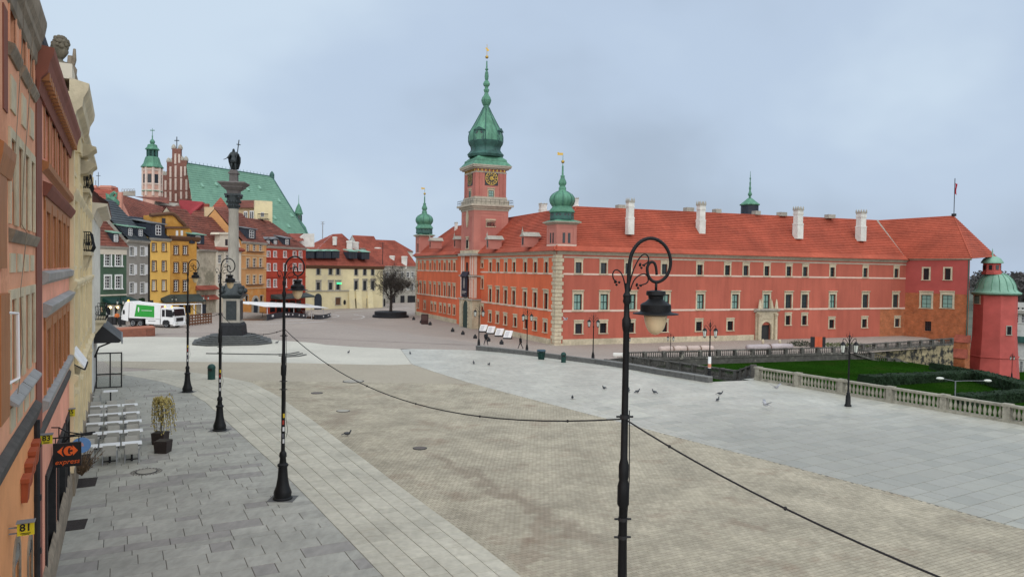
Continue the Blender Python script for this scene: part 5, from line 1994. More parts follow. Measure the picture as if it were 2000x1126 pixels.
t_ = backhouse('steep mottled brown roof with row of chimney pots left of belfry', [('p_conc', [(238, 382, 152), (264, 382, 153), (264, 372, 153), (238, 374, 152)])], [([(236, 420, 138), (305, 474, 142), (318, 404, 156), (237, 380, 152)], 'oldtile', 16), ([(264, 384, 156), (330, 398, 158), (330, 386, 162), (264, 384, 160)], 'oldtile', 4)])
for k in range(5):
	a = at(240 + k * 5.3, 371, 152.5)
	mb = MB()
	mb.tube([(a.x - .22, a.y, a.z - .3), (a.x - .22, a.y, a.z), (a.x - .1, a.y, a.z + .25), (a.x + .1, a.y, a.z + .25), (a.x + .22, a.y, a.z), (a.x + .22, a.y, a.z - .3)], .06, 5)
	mb.build('chimney_pot', M['steel'], t_)
d0 = at(221, 388, 128)
mb = MB()
k = 128 / FPX
def dp(x, y):
	return (d0.x + (x - 221) * k, d0.y + random.uniform(-.15, .15), d0.z - (y - 388) * k)
mb.tube([dp(208, 378), dp(212, 386), dp(218, 388), dp(224, 392), dp(229, 396), dp(232, 400)], [.1, .45, .6, .55, .4, .1], 6)
mb.tube([dp(216, 388), dp(219, 380), dp(224, 376), dp(228, 379)], [.35, .35, .3, .1], 6)
mb.tube([dp(222, 391), dp(227, 384), dp(229, 375)], [.3, .2, .05], 5)
mb.tube([dp(214, 386), dp(211, 380), dp(207, 384)], [.25, .15, .05], 5)
for k_ in range(8):
	mb.ball(dp(212 + 2.3 * k_, 384 + 1.4 * k_ + random.uniform(-4, 2)), .3, seg=5, rings=4)
dr = mb.build('roof_ornament', M['copper'], None, origin=tuple(d0))
tag(dr, 'green copper animal figure on an iron bracket before pink house', 'ornament')
mb = MB()
mb.tube([dp(220, 394), dp(210, 414)], .06, 4)
mb.build('bracket', M['iron2'], dr)
t_ = backhouse('grey rendered gable wall with brown roof below the brick gable', [('p_conc', [(300, 416, 160), (322, 416, 160), (349, 397, 164), (302, 393, 160)])], [([(290, 418, 152), (352, 425, 156), (352, 398, 166), (296, 402, 158)], 'oldtile', 7)])
t_ = backhouse('plain crimson gable wall of roof behind the ochre house', [('p_crim', [(350, 426, 165), (366, 426, 165), (396, 398, 166), (396, 394, 166), (350, 390, 165)])], [([(364, 430, 160), (402, 430, 162), (400, 396, 172), (392, 396, 170)], 'oldtile', 9)])
t_ = backhouse('brown tiled roof with white skylights and buff chimney wall', [('p_buff', [(401, 437, 158), (433, 437, 160), (418, 411, 159), (418, 404, 159), (401, 404, 158)])], [([(398, 470, 146), (452, 470, 150), (446, 404, 168), (416, 404, 166)], 'oldtile', 18), ([(350, 446, 142), (400, 450, 146), (404, 428, 156), (362, 424, 152)], 'oldtile', 8)], stacks=[(404, 398, 410, 8, 160, 'redtile', 'chimney', False)])
for px, py in ((366, 432), (383, 434), (399, 432), (413, 449)):
	a = at(px, py, 146)
	mb = MB()
	mb.hexa([(a.x - .9, a.y - .8, a.z - .6), (a.x + .5, a.y - .8, a.z - .6), (a.x + 1.1, a.y + .8, a.z + .5), (a.x - .3, a.y + .8, a.z + .5), (a.x - .9, a.y - .9, a.z - .4), (a.x + .5, a.y - .9, a.z - .4), (a.x + 1.1, a.y + .7, a.z + .7), (a.x - .3, a.y + .7, a.z + .7)])
	mb.build('skylight', M['white'], t_)
a = at(397.5, 444, 143)
mb = MB()
mb.ball(tuple(a), .55, 1, .3, 1)
tag(mb.build('satellite_dish', M['white'], None, origin=tuple(a)), 'small white satellite dish on brown roof beside skylights', 'dish')
t_ = backhouse('pointed orange tiled roof just left of the column capital', [], [([(414, 405, 175), (446, 405, 176), (431, 385, 180), (431, 385, 180)], 'redtile', 6)], name='tower_roof', cat='roof')
t_ = backhouse('yellow attic house with iron balcony above orange house', [('p_buff', [(458, 440, 166), (508, 440, 168), (508, 405, 168), (458, 405, 166)]), ('p_cream', [(498, 440, 165), (532, 440, 167), (532, 393, 167), (498, 391, 165)])], [([(456, 406, 165), (502, 406, 167), (502, 391, 174), (460, 391, 172)], 'oldtile', 6), ([(462, 478, 152), (580, 470, 168), (528, 432, 176), (462, 425, 160)], 'oldtile', 16)])
miniwin(t_, 480, 421, 7, 17, 165.5)
miniwin(t_, 492, 420, 8, 17, 166)
miniwin(t_, 513, 419, 6, 9, 164.5)
mb = MB()
a = at(516, 428, 164)
mb.box(a.x - 1.1, a.x + 1.1, a.y - .9, a.y + .2, a.z - .1, a.z + .05)
for k in range(9):
	mb.box(a.x - 1.1 + k * .27, a.x - 1.06 + k * .27, a.y - .9, a.y - .85, a.z, a.z + 1.1)
mb.box(a.x - 1.15, a.x + 1.15, a.y - .95, a.y - .8, a.z + 1.0, a.z + 1.15)
mb.build('balcony', M['iron2'], t_)
t_ = backhouse('white end wall with orange roof below the cathedral eaves', [('white_r', [(588, 482, 186), (614, 482, 188), (614, 456, 188), (596, 456, 187), (588, 462, 186)])], [([(566, 472, 180), (594, 470, 184), (586, 456, 192), (566, 456, 190)], 'redtile', 5)])
mb = MB()
a = at(630, 470, 300)
mb.tube([(a.x, a.y, 10), (a.x, a.y, at(630, 433, 300).z)], .2, 6)
for dz in (0, .8):
	mb.tube([(a.x - .8, a.y, at(630, 437, 300).z + dz), (a.x + .8, a.y, at(630, 437, 300).z + dz)], .08, 4)
tag(mb.build('aerial_mast', M['steel'], None, origin=(a.x, a.y, 10)), 'thin pale aerial mast behind the cream house roof', 'mast')
cat_ = thing('cathedral', tuple(at(340, 560, 240) - Vector((0, 0, 0))), 'gothic cathedral with stepped brick gable and long green copper roof', 'cathedral')
M['gbrick'] = brickmat('dark_gable_brick', (.25, .08, .055), (.19, .062, .044), (.24, .17, .14), .3, .1, 'wall', big=.2, bscale=.6, msize=.015)
M['niche'] = mat('pale_blind_niche', (.62, .5, .43), .9, .08, 1)
GF = House(306, 238, 388, 240, 300, M['gbrick'], par=cat_, depth=2, z0=0)
steps = [(312, 370, 440), (322, 344, 430), (333, 320, 420), (344, 290, 0), (355, 318, 0), (366, 343, 0), (377, 367, 0)]
cols = [(309, 320, 372), (316.5, 327, 342), (325.5, 337, 316), (335.5, 352.5, 290), (351.5, 364, 313), (363, 375.5, 342), (374.5, 387, 366)]
for k, (a, b, yt) in enumerate(cols):
	s0, s1 = GF.s(a, 400), GF.s(b, 400)
	zt2 = GF.z((a + b) / 2, yt)
	mb = MB()
	GF.box(mb, s0 + .02 * (k % 2), s1 - .02 * (k % 2), -1.5 - .03 * (k % 2), -.03 * (k % 2), 10, zt2)
	mb.build('gable_step', M['gbrick'], cat_)
	for xx in ((a + 2.2, b - 2.2) if k != 3 else (a + 2, b - 2)):
		mb = MB()
		p = GF.P(GF.s(xx, 400), -.8, zt2)
		mb.lathe([(.75, -.1), (.75, .5), (.5, 1.1), (.05, 1.5)], 8, p)
		mb.build('pinnacle', M['stone_g'], cat_)
for x, ya, yb in ((313.5, 377, 392), (323.3, 352, 371), (323.3, 374, 392), (333, 325, 346), (333, 348, 371), (333, 374, 393), (342.5, 300, 320), (343, 323, 346), (343, 348, 371), (343.5, 378, 393), (350, 301, 318), (353.8, 325, 346), (353.8, 348, 371), (353.8, 374, 388), (361.5, 325, 343), (364.2, 350, 371), (364.2, 374, 388), (371.5, 350, 367), (374.5, 374, 389), (383, 376, 389)):
	s0, s1 = GF.s(x - 1.9, (ya + yb) / 2), GF.s(x + 1.9, (ya + yb) / 2)
	mb = MB()
	GF.box(mb, s0, s1, -.02, .09, GF.z(x, yb), GF.z(x, ya))
	mb.build('blind_niche', M['niche'], cat_)
mb = MB()
p = Vector(GF.P(GF.s(344, 290), -.7, GF.z(344, 286)))
mb.tube([p - Vector((0, 0, .5)), p + Vector((0, 0, 3.2))], .14, 5)
mb.tube([p + Vector((-.75, 0, 2.0)), p + Vector((.75, 0, 2.0))], .14, 5)
mb.build('cross', M['iron2'], cat_)
r0, r1 = at(363, 318.5, 240), at(531, 345, 268)
e0, e1 = at(385, 456, 222), at(599, 456, 256)
mb = MB()
slope(mb, e0, e1, r1, r0, 30, .08)
bk = Vector((0, 26, 0)) + Vector((-6, 0, 0))
slope(mb, e1 + bk, e0 + bk, r0, r1, 6, .05)
mb.build('roof', M['copper_r'], cat_)
mb = MB()
mb.tube([r0, r1], .25, 5)
mb.tube([r1, e1], .3, 5)
mb.lathe([(.9, -1), (.9, .8), (.6, 1.4), (.1, 2)], 8, tuple(r1))
for k in range(24):
	q = r0.lerp(r1, (k + .5) / 24)
	mb.tube([q, q + Vector((0, 0, .9))], .06, 4)
mb.build('ridge', M['copper_d'], cat_)
mb = MB()
mb.add([tuple(e1), tuple(e1 + bk), tuple(r1)], [(0, 1, 2)])
mb.add([tuple(e0), tuple(e1), (e1.x, e1.y, 0), (e0.x, e0.y, 0)], [(0, 1, 2, 3)])
mb.add([tuple(e1), tuple(e1 + bk), (e1.x + bk.x, e1.y + bk.y, 0), (e1.x, e1.y, 0)], [(0, 1, 2, 3)])
mb.build('wall', M['gbrick'], cat_)
nrm = (e1 - e0).cross(r0 - e0).normalized()
if nrm.z < 0:
	nrm = -nrm
for u_, v_ in ((.12, .3), (.12, .68), (.27, .38), (.27, .72), (.45, .72), (.6, .7), (.75, .75), (.62, .35), (.75, .25), (.9, .55), (.85, .12), (.3, .12), (.95, .3)):
	q = e0.lerp(e1, u_).lerp(r0.lerp(r1, u_), v_)
	ax = (e1 - e0).normalized()
	uv = nrm.cross(ax)
	mb = MB()
	mb.hexa([tuple(q + ax * a + uv * b + nrm * c) for c in (-.1, .45) for a, b in ((-.45, -.8), (.45, -.8), (.45 * (1 if c < 0 else .6), .8), (-.45 * (1 if c < 0 else .6), .8))])
	mb.build('roof_vent', M['copper_l'], cat_)
q = at(583, 450, 262)
mb = MB()
mb.lathe([(4.0, -2.5), (2.6, 1.2), (1.2, 3.0), (1.15, 5.6), (1.6, 5.8), (.9, 8.0), (.12, 9.6), (.05, 12.5)], 8, tuple(q))
tt = mb.build('ridge_turret', M['copper'], cat_)
mb = MB()
for k in range(8):
	a = math.pi / 8 + k * math.pi / 4
	ca, sa = math.cos(a), math.sin(a)
	mb.hexa([(q.x + ca * r - sa * s_, q.y + sa * r + ca * s_, q.z + z) for z in (3.4, 5.3) for r, s_ in ((1.0, -.3), (1.16, -.3), (1.16, .3), (1.0, .3))])
mb.build('window', M['glass'], tt)
bq = at(297, 500, 228)
bf = thing('belfry', (bq.x, bq.y, 0), 'slender pink and cream belfry with tiered green copper helm and cross', 'tower')
scb = FPX / 228
hzb = 516.4
def bz(yz):
	return CH + (hzb - (240 + yz / 6.257)) / scb
def brr(h):
	return h / 6.257 / scb
rb_ = R(22.5 + 8)
mb = MB()
mb.lathe([(brr(104), 5), (brr(104), bz(560))], 8, (bq.x, bq.y, 0), rb_)
M['bpink'] = mat('belfry_pink', (.55, .33, .26), .9, .1, 1)
mb.build('shaft', M['bpink'], bf)
mb = MB()
for yz in (590, 760, 835):
	mb.lathe([(brr(106), bz(yz + 12)), (brr(116), bz(yz)), (brr(106), bz(yz - 12))], 8, (bq.x, bq.y, 0), rb_)
for k in range(8):
	a = rb_ + k * math.pi / 4
	r = brr(103)
	mb.lathe([(.42, bz(900)), (.42, bz(560))], 6, (bq.x + r * math.cos(a), bq.y + r * math.sin(a), 0))
mb.build('pilaster', M['niche'], bf)
for k in range(8):
	a = rb_ + (k + .5) * math.pi / 4
	ca, sa = math.cos(a), math.sin(a)
	r = brr(104) * math.cos(math.pi / 8)
	mb = MB()
	mb.hexa([(bq.x + ca * q_ - sa * s_, bq.y + sa * q_ + ca * s_, z) for z in (bz(755), bz(640)) for q_, s_ in ((r - .3, -.55), (r + .06, -.55), (r + .06, .55), (r - .3, .55))])
	mb.build('bell_opening', M['glass'], bf)
mb = MB()
mb.lathe([(brr(h), bz(y)) for y, h in ((845, 122), (825, 108))], 8, (bq.x, bq.y, 0), rb_)
mb.build('gallery_roof', M['copper'], bf)
mb = MB()
mb.lathe([(brr(h), bz(y)) for y, h in ((565, 105), (553, 132), (535, 118), (505, 98), (470, 88), (440, 80), (425, 72), (420, 52))], 8, (bq.x, bq.y, 0), rb_)
mb.build('helm', M['copper'], bf)
mb = MB()
for k in range(8):
	a = rb_ + k * math.pi / 4
	mb.lathe([(.3, bz(425)), (.3, bz(345))], 5, (bq.x + brr(54) * math.cos(a), bq.y + brr(54) * math.sin(a), 0))
mb.lathe([(brr(28), bz(425)), (brr(28), bz(345))], 8, (bq.x, bq.y, 0), rb_)
mb.build('lantern', M['copper_d'], bf)
mb = MB()
mb.lathe([(brr(h), bz(y)) for y, h in ((350, 55), (338, 84), (325, 76), (305, 58), (285, 54), (275, 48), (268, 20), (255, 28), (238, 30), (220, 20), (208, 8), (180, 6), (172, 9), (165, 4), (75, 2))], 8, (bq.x, bq.y, 0), rb_)
mb.box(bq.x - brr(26), bq.x + brr(26), bq.y - .08, bq.y + .08, bz(108), bz(98))
mb.build('cap', M['copper'], bf)
# ================================================================ HOUSE FRONTS ON THE LEFT
M['peach'] = mat('peach_plaster', (.8, .39, .23), .9, .1, 1.2, .14, .3, .2, 30, patch=(.62, .28, .155), pscale=.6)
M['orangeg'] = mat('apricot_plaster', (.76, .34, .14), .9, .08, 1.2, .1, .3, .2, 30)
M['terra'] = mat('terracotta_plaster', (.8, .36, .24), .9, .1, 1.2, .14, .3, .2, 30)
M['brownp'] = mat('red_brown_plaster', (.23, .085, .058), .9, .12, 1.2, .12, .4)
M['orwood'] = mat('orange_brown_wood', (.36, .15, .055), .6, .2, 3, stretch=(3, 3, .4))
M['cremst'] = mat('weathered_cream_stone', (.56, .48, .33), .9, .15, 3, .15, .6, .3, 20)
M['cream3'] = mat('pale_yellow_plaster', (.68, .57, .36), .9, .1, 1.2, .12, .4, .2, 25)
M['lead'] = mat('lead_flashing', (.3, .3, .285), .5, .2, 3, .15, .5)
M['dkstone'] = mat('dark_band_stone', (.075, .07, .062), .8, .3, 4)
M['paleglass'] = mat('dusty_window_blind', (.36, .37, .34), .35, .15, 1.5, spec=.5)
M['grnstone'] = mat('grey_plinth_stone', (.25, .205, .15), .9, .3, 3, .2, .6, .4, 20)
M['urnst'] = mat('lichened_stone', (.15, .13, .095), .95, .4, 5, .3, 1.5, .6, 20)
def LF(s0, s1, label, m, z1, z0=-.3):
	A, B = SO(s0, 0), SO(s1, 0)
	c = SO((s0 + s1) / 2, 0)
	t_ = thing('town_house', (c[0], c[1], 0), label, 'house')
	F_ = Fac(A, B, t_, m, z0, z1)
	F_.off = s0
	return F_
def closed(F_, depth=10, par=None):
	mb = MB()
	P, L = F_.P, F_.L
	for a, b in (((0, -depth), (0, 0)), ((L, 0), (L, -depth)), ((L, -depth), (0, -depth))):
		mb.add([P(a[0], a[1], F_.z0), P(b[0], b[1], F_.z0), P(b[0], b[1], F_.z1), P(a[0], a[1], F_.z1)], [(0, 1, 2, 3)])
	mb.add([P(0, 0, F_.z1), P(L, 0, F_.z1), P(L, -depth, F_.z1), P(0, -depth, F_.z1)], [(0, 1, 2, 3)])
	mb.build('side_wall', F_.m, F_.par)
B1 = LF(7.5, 18.85, 'nearest peach plastered house with cream stone windows at left edge', M['peach'], 13.6)
h1 = B1.par
B1.k = .36
o0 = B1.off
up_s = (14.95, 16.55, 18.0)
for c in up_s:
	B1.win(c - o0 - .42, c - o0 + .42, 12.45, 13.45, sash='bframe', glass='glass_b', sur=.1, surm='peach', bars=(2, 3), deep=.28, bw=.06, sill=False)
	mb = MB()
	B1.prof(mb, c - o0 - .62, c - o0 + .62, [(0, 12.22), (.1, 12.22), (.3, 12.37), (.3, 12.42), (0, 12.45)])
	mb.build('window_ledge', M['grnstone'], h1)
	mb = MB()
	B1.box(mb, c - o0 - .36, c - o0 + .36, -.02, .07, 11.35, 11.95)
	mb.build('blank_panel', M['cremst'], h1)
for z0, z1, gl_ in ((9.32, 10.0, None),):
	pass
for c in (14.85, 15.9, 17.0, 18.05):
	B1.win(c - o0 - .32, c - o0 + .32, 9.36, 10.85, sash='cremst', glass='paleglass', sur=.17, surm='cremst', bars=(1, 1), deep=.22, bw=.05, sill=False, proud=.1)
	B1.win(c - o0 - .33, c - o0 + .33, 6.5, 8.05, sash='cremst', glass='paleglass', sur=.17, surm='cremst', bars=(1, 1), deep=.25, bw=.05, sill=False, proud=.1)
	mb = MB()
	B1.box(mb, c - o0 - .36, c - o0 + .36, -.02, .06, 8.52, 8.86)
	mb.build('blank_panel', M['cremst'], h1)
	mb = MB()
	B1.box(mb, c - o0 - .36, c - o0 + .36, -.02, .05, 5.72, 6.15)
	mb.build('blank_panel', M['cremst'], h1)
	mb = MB()
	B1.hexa = None
	P = B1.P
	a, b = c - o0 - .52, c - o0 + .5
	mb.hexa([P(a, 0, 6.25), P(b, 0, 6.25), P(b, .42, 6.2), P(a, .42, 6.2), P(a, 0, 6.36), P(b, 0, 6.36), P(b, .42, 6.24), P(a, .42, 6.24)])
	mb.build('sill_flashing', M['lead'], h1)
mb = MB()
B1.prof(mb, 14.4 - o0, 18.8 - o0, [(0, 9.05), (.1, 9.05), (.26, 9.2), (.3, 9.26), (0, 9.3)])
mb.build('window_ledge', M['grnstone'], h1)
mb = MB()
B1.prof(mb, 0, B1.L, [(0, 5.2), (.12, 5.2), (.34, 5.42), (.36, 5.52), (.02, 5.62)])
mb.build('ledge', M['dkstone'], h1)
mb = MB()
B1.prof(mb, 0, B1.L + .05, [(0, 13.1), (.1, 13.15), (.14, 13.4), (.32, 13.5), (.34, 13.62), (.5, 13.75), (.62, 14.0), (.62, 14.08), (0, 14.15)])
mb.build('cornice', M['grnstone'], h1)
B1.wall('upper_wall', z0=5.25)
mb = MB()
B1.box(mb, 12.6 - o0, 13.55 - o0, 0, .22, 8.6, 10.1)
B1.prof(mb, 12.5 - o0, 14.0 - o0, [(0, 10.05), (.25, 10.05), (.42, 10.35), (.45, 10.5), (0, 10.6)])
B1.box(mb, 12.6 - o0, 13.6 - o0, 0, .3, 6.2, 8.2)
mb.build('window_case', M['orwood'], h1)
mb = MB()
B1.box(mb, 13.7 - o0, 14.2 - o0, 0, .06, 11.2, 12.9)
mb.build('blank_panel', M['brownp'], h1)
for c, w_, zt2 in ((15.35, .75, 3.2), (13.35, .7, 2.6), (17.55, .6, 2.6)):
	B1.holes.append((c - o0 - w_ / 2, c - o0 + w_ / 2, .35, zt2))
B1.wall('ground_floor_wall', z1=5.25, m=M['orangeg'])
for c, w_, zt2 in ((15.35, .75, 3.2), (13.35, .7, 2.6), (17.55, .6, 2.6)):
	mb = MB()
	B1.box(mb, c - o0 - w_ / 2, c - o0 + w_ / 2, -.3, -.22, .3, zt2)
	dn = mb.build('door', M['slate'], h1)
	mb = MB()
	for k in range(8):
		a0, a1 = math.pi * k / 8, math.pi * (k + 1) / 8
		r0_, r1_ = w_ / 2, w_ / 2 + .16
		mb.hexa([B1.P(c - o0 + r * math.cos(a), oo, zt2 - .02 + r * math.sin(a) * .9) for oo in (-.02, .08) for r, a in ((r0_, a0), (r0_, a1), (r1_, a1), (r1_, a0))])
	B1.box(mb, c - o0 - w_ / 2 - .16, c - o0 - w_ / 2, -.02, .08, .1, zt2)
	B1.box(mb, c - o0 + w_ / 2, c - o0 + w_ / 2 + .16, -.02, .08, .1, zt2)
	mb.build('door_surround', M['grnstone'], dn)
	mb = MB()
	mb.prism([B1.P(c - o0 + w_ / 2 * math.cos(math.pi * k / 8), .01, zt2 - .02 + w_ / 2 * .9 * math.sin(math.pi * k / 8)) for k in range(9)], (B1.n.x * .02, B1.n.y * .02, 0))
	mb.build('fanlight', M['glass'], dn)
mb = MB()
B1.prof(mb, 0, B1.L, [(0, -.2), (.3, -.2), (.28, .5), (.12, .9), (0, .95)])
mb.build('plinth', M['grnstone'], h1)
mb = MB()
p0_, p1_ = B1.P(18.55 - o0, .12, 0), B1.P(18.55 - o0, .12, 5.2)
mb.tube([p0_, p1_], .075, 8)
for z in (1, 2.2, 3.4, 4.6):
	mb.tube([B1.P(18.55 - o0, .12, z), B1.P(18.55 - o0, .12, z + .12)], .1, 8)
mb.build('drainpipe', M['iron2'], h1)
closed(B1)
tb = mat('terracotta_pot', (.36, .085, .035), .85, .15, 4)
for k, (c, z) in enumerate(((16.25, 4.05), (16.9, 4.2), (17.5, 4.3), (18.1, 4.35))):
	mb = MB()
	P = B1.P
	a, b = c - o0 - .22, c - o0 + .22
	mb.hexa([P(a + .05, .02, z), P(b - .05, .02, z), P(b - .05, .3, z), P(a + .05, .3, z), P(a, .02, z + .4), P(b, .02, z + .4), P(b, .38, z + .4), P(a, .38, z + .4)])
	mb.hexa([P(a - .03, .0, z + .4), P(b + .03, .0, z + .4), P(b + .03, .42, z + .4), P(a - .03, .42, z + .4), P(a - .03, .0, z + .48), P(b + .03, .0, z + .48), P(b + .03, .42, z + .48), P(a - .03, .42, z + .48)])
	bx = mb.build('flower_box', tb, None, origin=P(c - o0, .2, z))
	tag(bx, ('terracotta flower box on peach wall, nearest of four', 'terracotta flower box on peach wall, second from the camera', 'terracotta flower box on peach wall, third from the camera', 'terracotta flower box on peach wall, farthest of four')[k], 'flower box', 'flower boxes on the peach wall')
mb = MB()
mb.tube([B1.P(16.4 - o0, .5, 13.2), B1.P(16.3 - o0, .3, 11.5), B1.P(15.9 - o0, .22, 10.5), B1.P(15.6 - o0, .2, 9.4), B1.P(15.7 - o0, .4, 9.25), B1.P(15.4 - o0, .2, 8.2), B1.P(15.6 - o0, .25, 7.0), B1.P(14.6 - o0, .3, 6.4)], .008, 5)
mb.tube([B1.P(15.3 - o0, .45, 13.6), B1.P(15.0 - o0, .2, 11.3), B1.P(14.3 - o0, .2, 9.9)], .007, 5)
mb.build('cable', M['grnstone'], h1)
mb = MB()
mb.tube([B1.P(13.3 - o0, .05, 7.9), B1.P(13.9 - o0, .5, 7.85), B1.P(14.0 - o0, .5, 6.75), B1.P(13.3 - o0, .05, 6.7)], .03, 6)
mb.build('light_bracket', M['white'], h1)
B2 = LF(18.9, 30.9, 'terracotta house with orange brown wooden window bays and deep brown cornice', M['terra'], 13.0)
h2_ = B2.par
B2.k = .52
o0 = B2.off
cs_ = (21.6, 23.6, 25.6, 27.6, 29.5)
for c in cs_:
	B2.win(c - o0 - .55, c - o0 + .55, 11.3, 12.55, sash='orwood', glass='glass_b', sur=.2, surm='orwood', bars=(2, 2), deep=.2, bw=.07, sill=False)
	B2.win(c - o0 - .55, c - o0 + .55, 8.55, 10.0, sash='orwood', glass='paleglass' if c < 24 else 'glass_b', sur=.25, surm='orwood', bars=(2, 2), deep=.2, bw=.07, sill=False, proud=.1)
	B2.win(c - o0 - .55, c - o0 + .55, 5.4, 7.0, sash='orwood', glass='glass_b', sur=.25, surm='orwood', bars=(2, 2), deep=.2, bw=.07, sill=False, proud=.1)
for c, w_ in ((22.6, 2.6), (26.6, 3.0), (29.6, 1.4)):
	B2.holes.append((c - o0 - w_ / 2, c - o0 + w_ / 2, -.25, 3.3))
B2.wall('wall')
for c, w_ in ((22.6, 2.6), (26.6, 3.0), (29.6, 1.4)):
	mb = MB()
	B2.box(mb, c - o0 - w_ / 2, c - o0 + w_ / 2, -.3, -.22, -.25, 3.3)
	mb.build('shop_window', M['glass_b'], h2_)
	mb = MB()
	for a in (c - o0 - w_ / 2 - .15, c - o0 + w_ / 2 - .05):
		B2.box(mb, a, a + .2, -.2, .1, -.2, 3.3)
	B2.box(mb, c - o0 - w_ / 2 + .05, c - o0 + w_ / 2 - .05, -.2, .1, 3.1, 3.3)
	mb.build('shop_frame', M['iron2'], h2_)
for za, zb2, m_ in ((11.0, 11.2, 'orwood'), (8.25, 8.5, 'lead'), (5.12, 5.35, 'lead')):
	mb = MB()
	B2.prof(mb, 20.4 - o0, B2.L, [(0, za - .1), (.1, za - .05), (.26, za), (.3, zb2 - .06), (0, zb2)])
	mb.build('sill_course', M[m_], h2_)
for zt2, m_ in ((10.35, 'brownp'), (7.35, 'lead')):
	mb = MB()
	B2.prof(mb, 20.6 - o0, B2.L + .15, [(0, zt2), (.15, zt2), (.36, zt2 + .2), (.4, zt2 + .28), (0, zt2 + .36)])
	mb.build('hood_course', M[m_], h2_)
	mb = MB()
	B2.box(mb, 20.8 - o0, B2.L - .2, -.02, .07, zt2 - .33, zt2)
	mb.build('frieze', M['orwood'], h2_)
mb = MB()
B2.prof(mb, 18.9 - o0 + .02, 30.88 - o0, [(0, 4.5), (.08, 4.5), (.14, 4.7), (0, 4.8)])
mb.build('band', M['dkstone'], h2_)
mb = MB()
B2.box(mb, .0, 1.25, -.05, .05, -.3, 12.8)
mb.build('pilaster', M['brownp'], h2_)
mb = MB()
B2.prof(mb, 0, B2.L + .3, [(0, 12.55), (.12, 12.55), (.2, 12.85), (.45, 13.0), (.55, 13.25), (.68, 13.4), (.7, 13.55), (0, 13.6)])
mb.build('cornice', M['brownp'], h2_)
for k in range(24):
	mb = MB()
	B2.box(mb, .2 + k * .5, .42 + k * .5, 0, .5, 12.84, 13.02)
	mb.build('modillion', M['orwood'], h2_)
mb = MB()
B2.prof(mb, 0, B2.L, [(0, -.2), (.22, -.2), (.2, .8), (.05, 1.0), (0, 1.0)])
mb.build('plinth', M['grnstone'], h2_)
closed(B2)
mb = MB()
slope(mb, B2.P(0, .2, 13.62), B2.P(B2.L, .2, 13.62), B2.P(B2.L, -4, 15.4), B2.P(0, -4, 15.4), 10, .06)
mb.build('roof', M['slate_roof'], h2_)
for c in (20.6, 23.8, 27):
	mb = MB()
	B2.box(mb, c - o0 - .9, c - o0 + .9, -3, -.3, 13.6, 14.75)
	B2.prof(mb, c - o0 - 1.1, c - o0 + 1.1, [(-.2, 14.75), (-.15, 14.9), (-3.2, 15.2), (-3.2, 14.75)])
	dd = mb.build('dormer', M['slate'], h2_)
	mb = MB()
	for a in (-.42, .42):
		B2.box(mb, c - o0 + a - .3, c - o0 + a + .3, -.3, -.25, 13.8, 14.6)
	mb.build('window', M['paleglass'], dd)
B3 = LF(30.95, 50.0, 'pale yellow baroque house with urn, broken pediment and iron balconies', M['cream3'], 15.0)
h3 = B3.par
B3.k = .75
o0 = B3.off
for c in (32.6, 36.6, 39.4, 42.2, 45.0, 47.8):
	for za, zb2 in ((1.0, 3.2), (5.2, 7.3), (8.6, 11.0), (12.2, 13.6)):
		B3.win(c - o0 - .55, c - o0 + .55, za, zb2, sash='bframe', glass='glass_b', sur=.2, surm='cream3', bars=(2, 4), deep=.2, hood=.3)
B3.wall('wall')
for c in (31.2, 34.4, 35.4, 38.0, 40.8, 43.6, 46.4, 49.4):
	mb = MB()
	B3.box(mb, c - o0 - .28, c - o0 + .28, -.02, .2, .9, 13.6)
	B3.box(mb, c - o0 - .36, c - o0 + .36, -.02, .3, 13.2, 13.75)
	mb.build('pilaster', M['cream3'], h3)
for z, pr in ((4.4, .4), (7.9, .35), (11.4, .3)):
	mb = MB()
	B3.prof(mb, 0, B3.L, [(0, z - .3), (.15, z - .25), (pr, z), (pr, z + .1), (0, z + .2)])
	mb.build('string_course', M['cream3'], h3)
mb = MB()
B3.prof(mb, 0, 6.6, [(0, 13.8), (.2, 13.85), (.3, 14.3), (.55, 14.5), (.6, 14.8), (.8, 15.1), (.85, 15.35), (0, 15.5)])
B3.prof(mb, 6.6, B3.L, [(0, 13.8), (.2, 13.85), (.3, 14.2), (.5, 14.4), (.5, 14.6), (0, 14.7)])
mb.build('cornice', M['cremst'], h3)
mb = MB()
for a, zz in ((5.6, 13.3), (6.0, 12.6)):
	B3.prof(mb, a, a + 1.4, [(0, zz), (.5, zz + .1), (.75, zz + .3), (.95, zz + .42), (.95, zz + .5), (0, zz + .7)])
mb.build('pediment_scroll', M['cremst'], h3)
mb = MB()
B3.box(mb, .0, 1.9, -1.0, .12, 15.45, 16.0)
mb.build('urn_pedestal', M['p_wht'], h3)
mb = MB()
B3.box(mb, .15, 1.1, -.75, .1, 16.0, 16.12)
c_u = B3.P(.62, -.32, 16.12)
mb.lathe([(.32, 0), (.34, .05), (.16, .14), (.14, .22), (.3, .42), (.42, .62), (.44, .74), (.36, .8)], 12, c_u)
rr = random.Random(5)
for k in range(60):
	a, b = rr.random() * 6.28, rr.uniform(-.3, 1.4)
	r = .42
	mb.ball((c_u[0] + r * math.cos(a) * math.cos(b), c_u[1] + r * math.sin(a) * math.cos(b), c_u[2] + 1.05 + .48 * math.sin(b)), rr.uniform(.1, .17), seg=6, rings=4)
mb.lathe([(.4, .75), (.46, 1.0), (.4, 1.35), (.1, 1.5)], 10, c_u)
mb.v = [tuple(Vector(c_u) + (Vector(v) - Vector(c_u)) * (.62 if v[2] > c_u[2] - .005 else 1)) for v in mb.v]
mb.build('urn', M['urnst'], h3, 50)
mb = MB()
q = B3.P(2.6, -.1, 15.5)
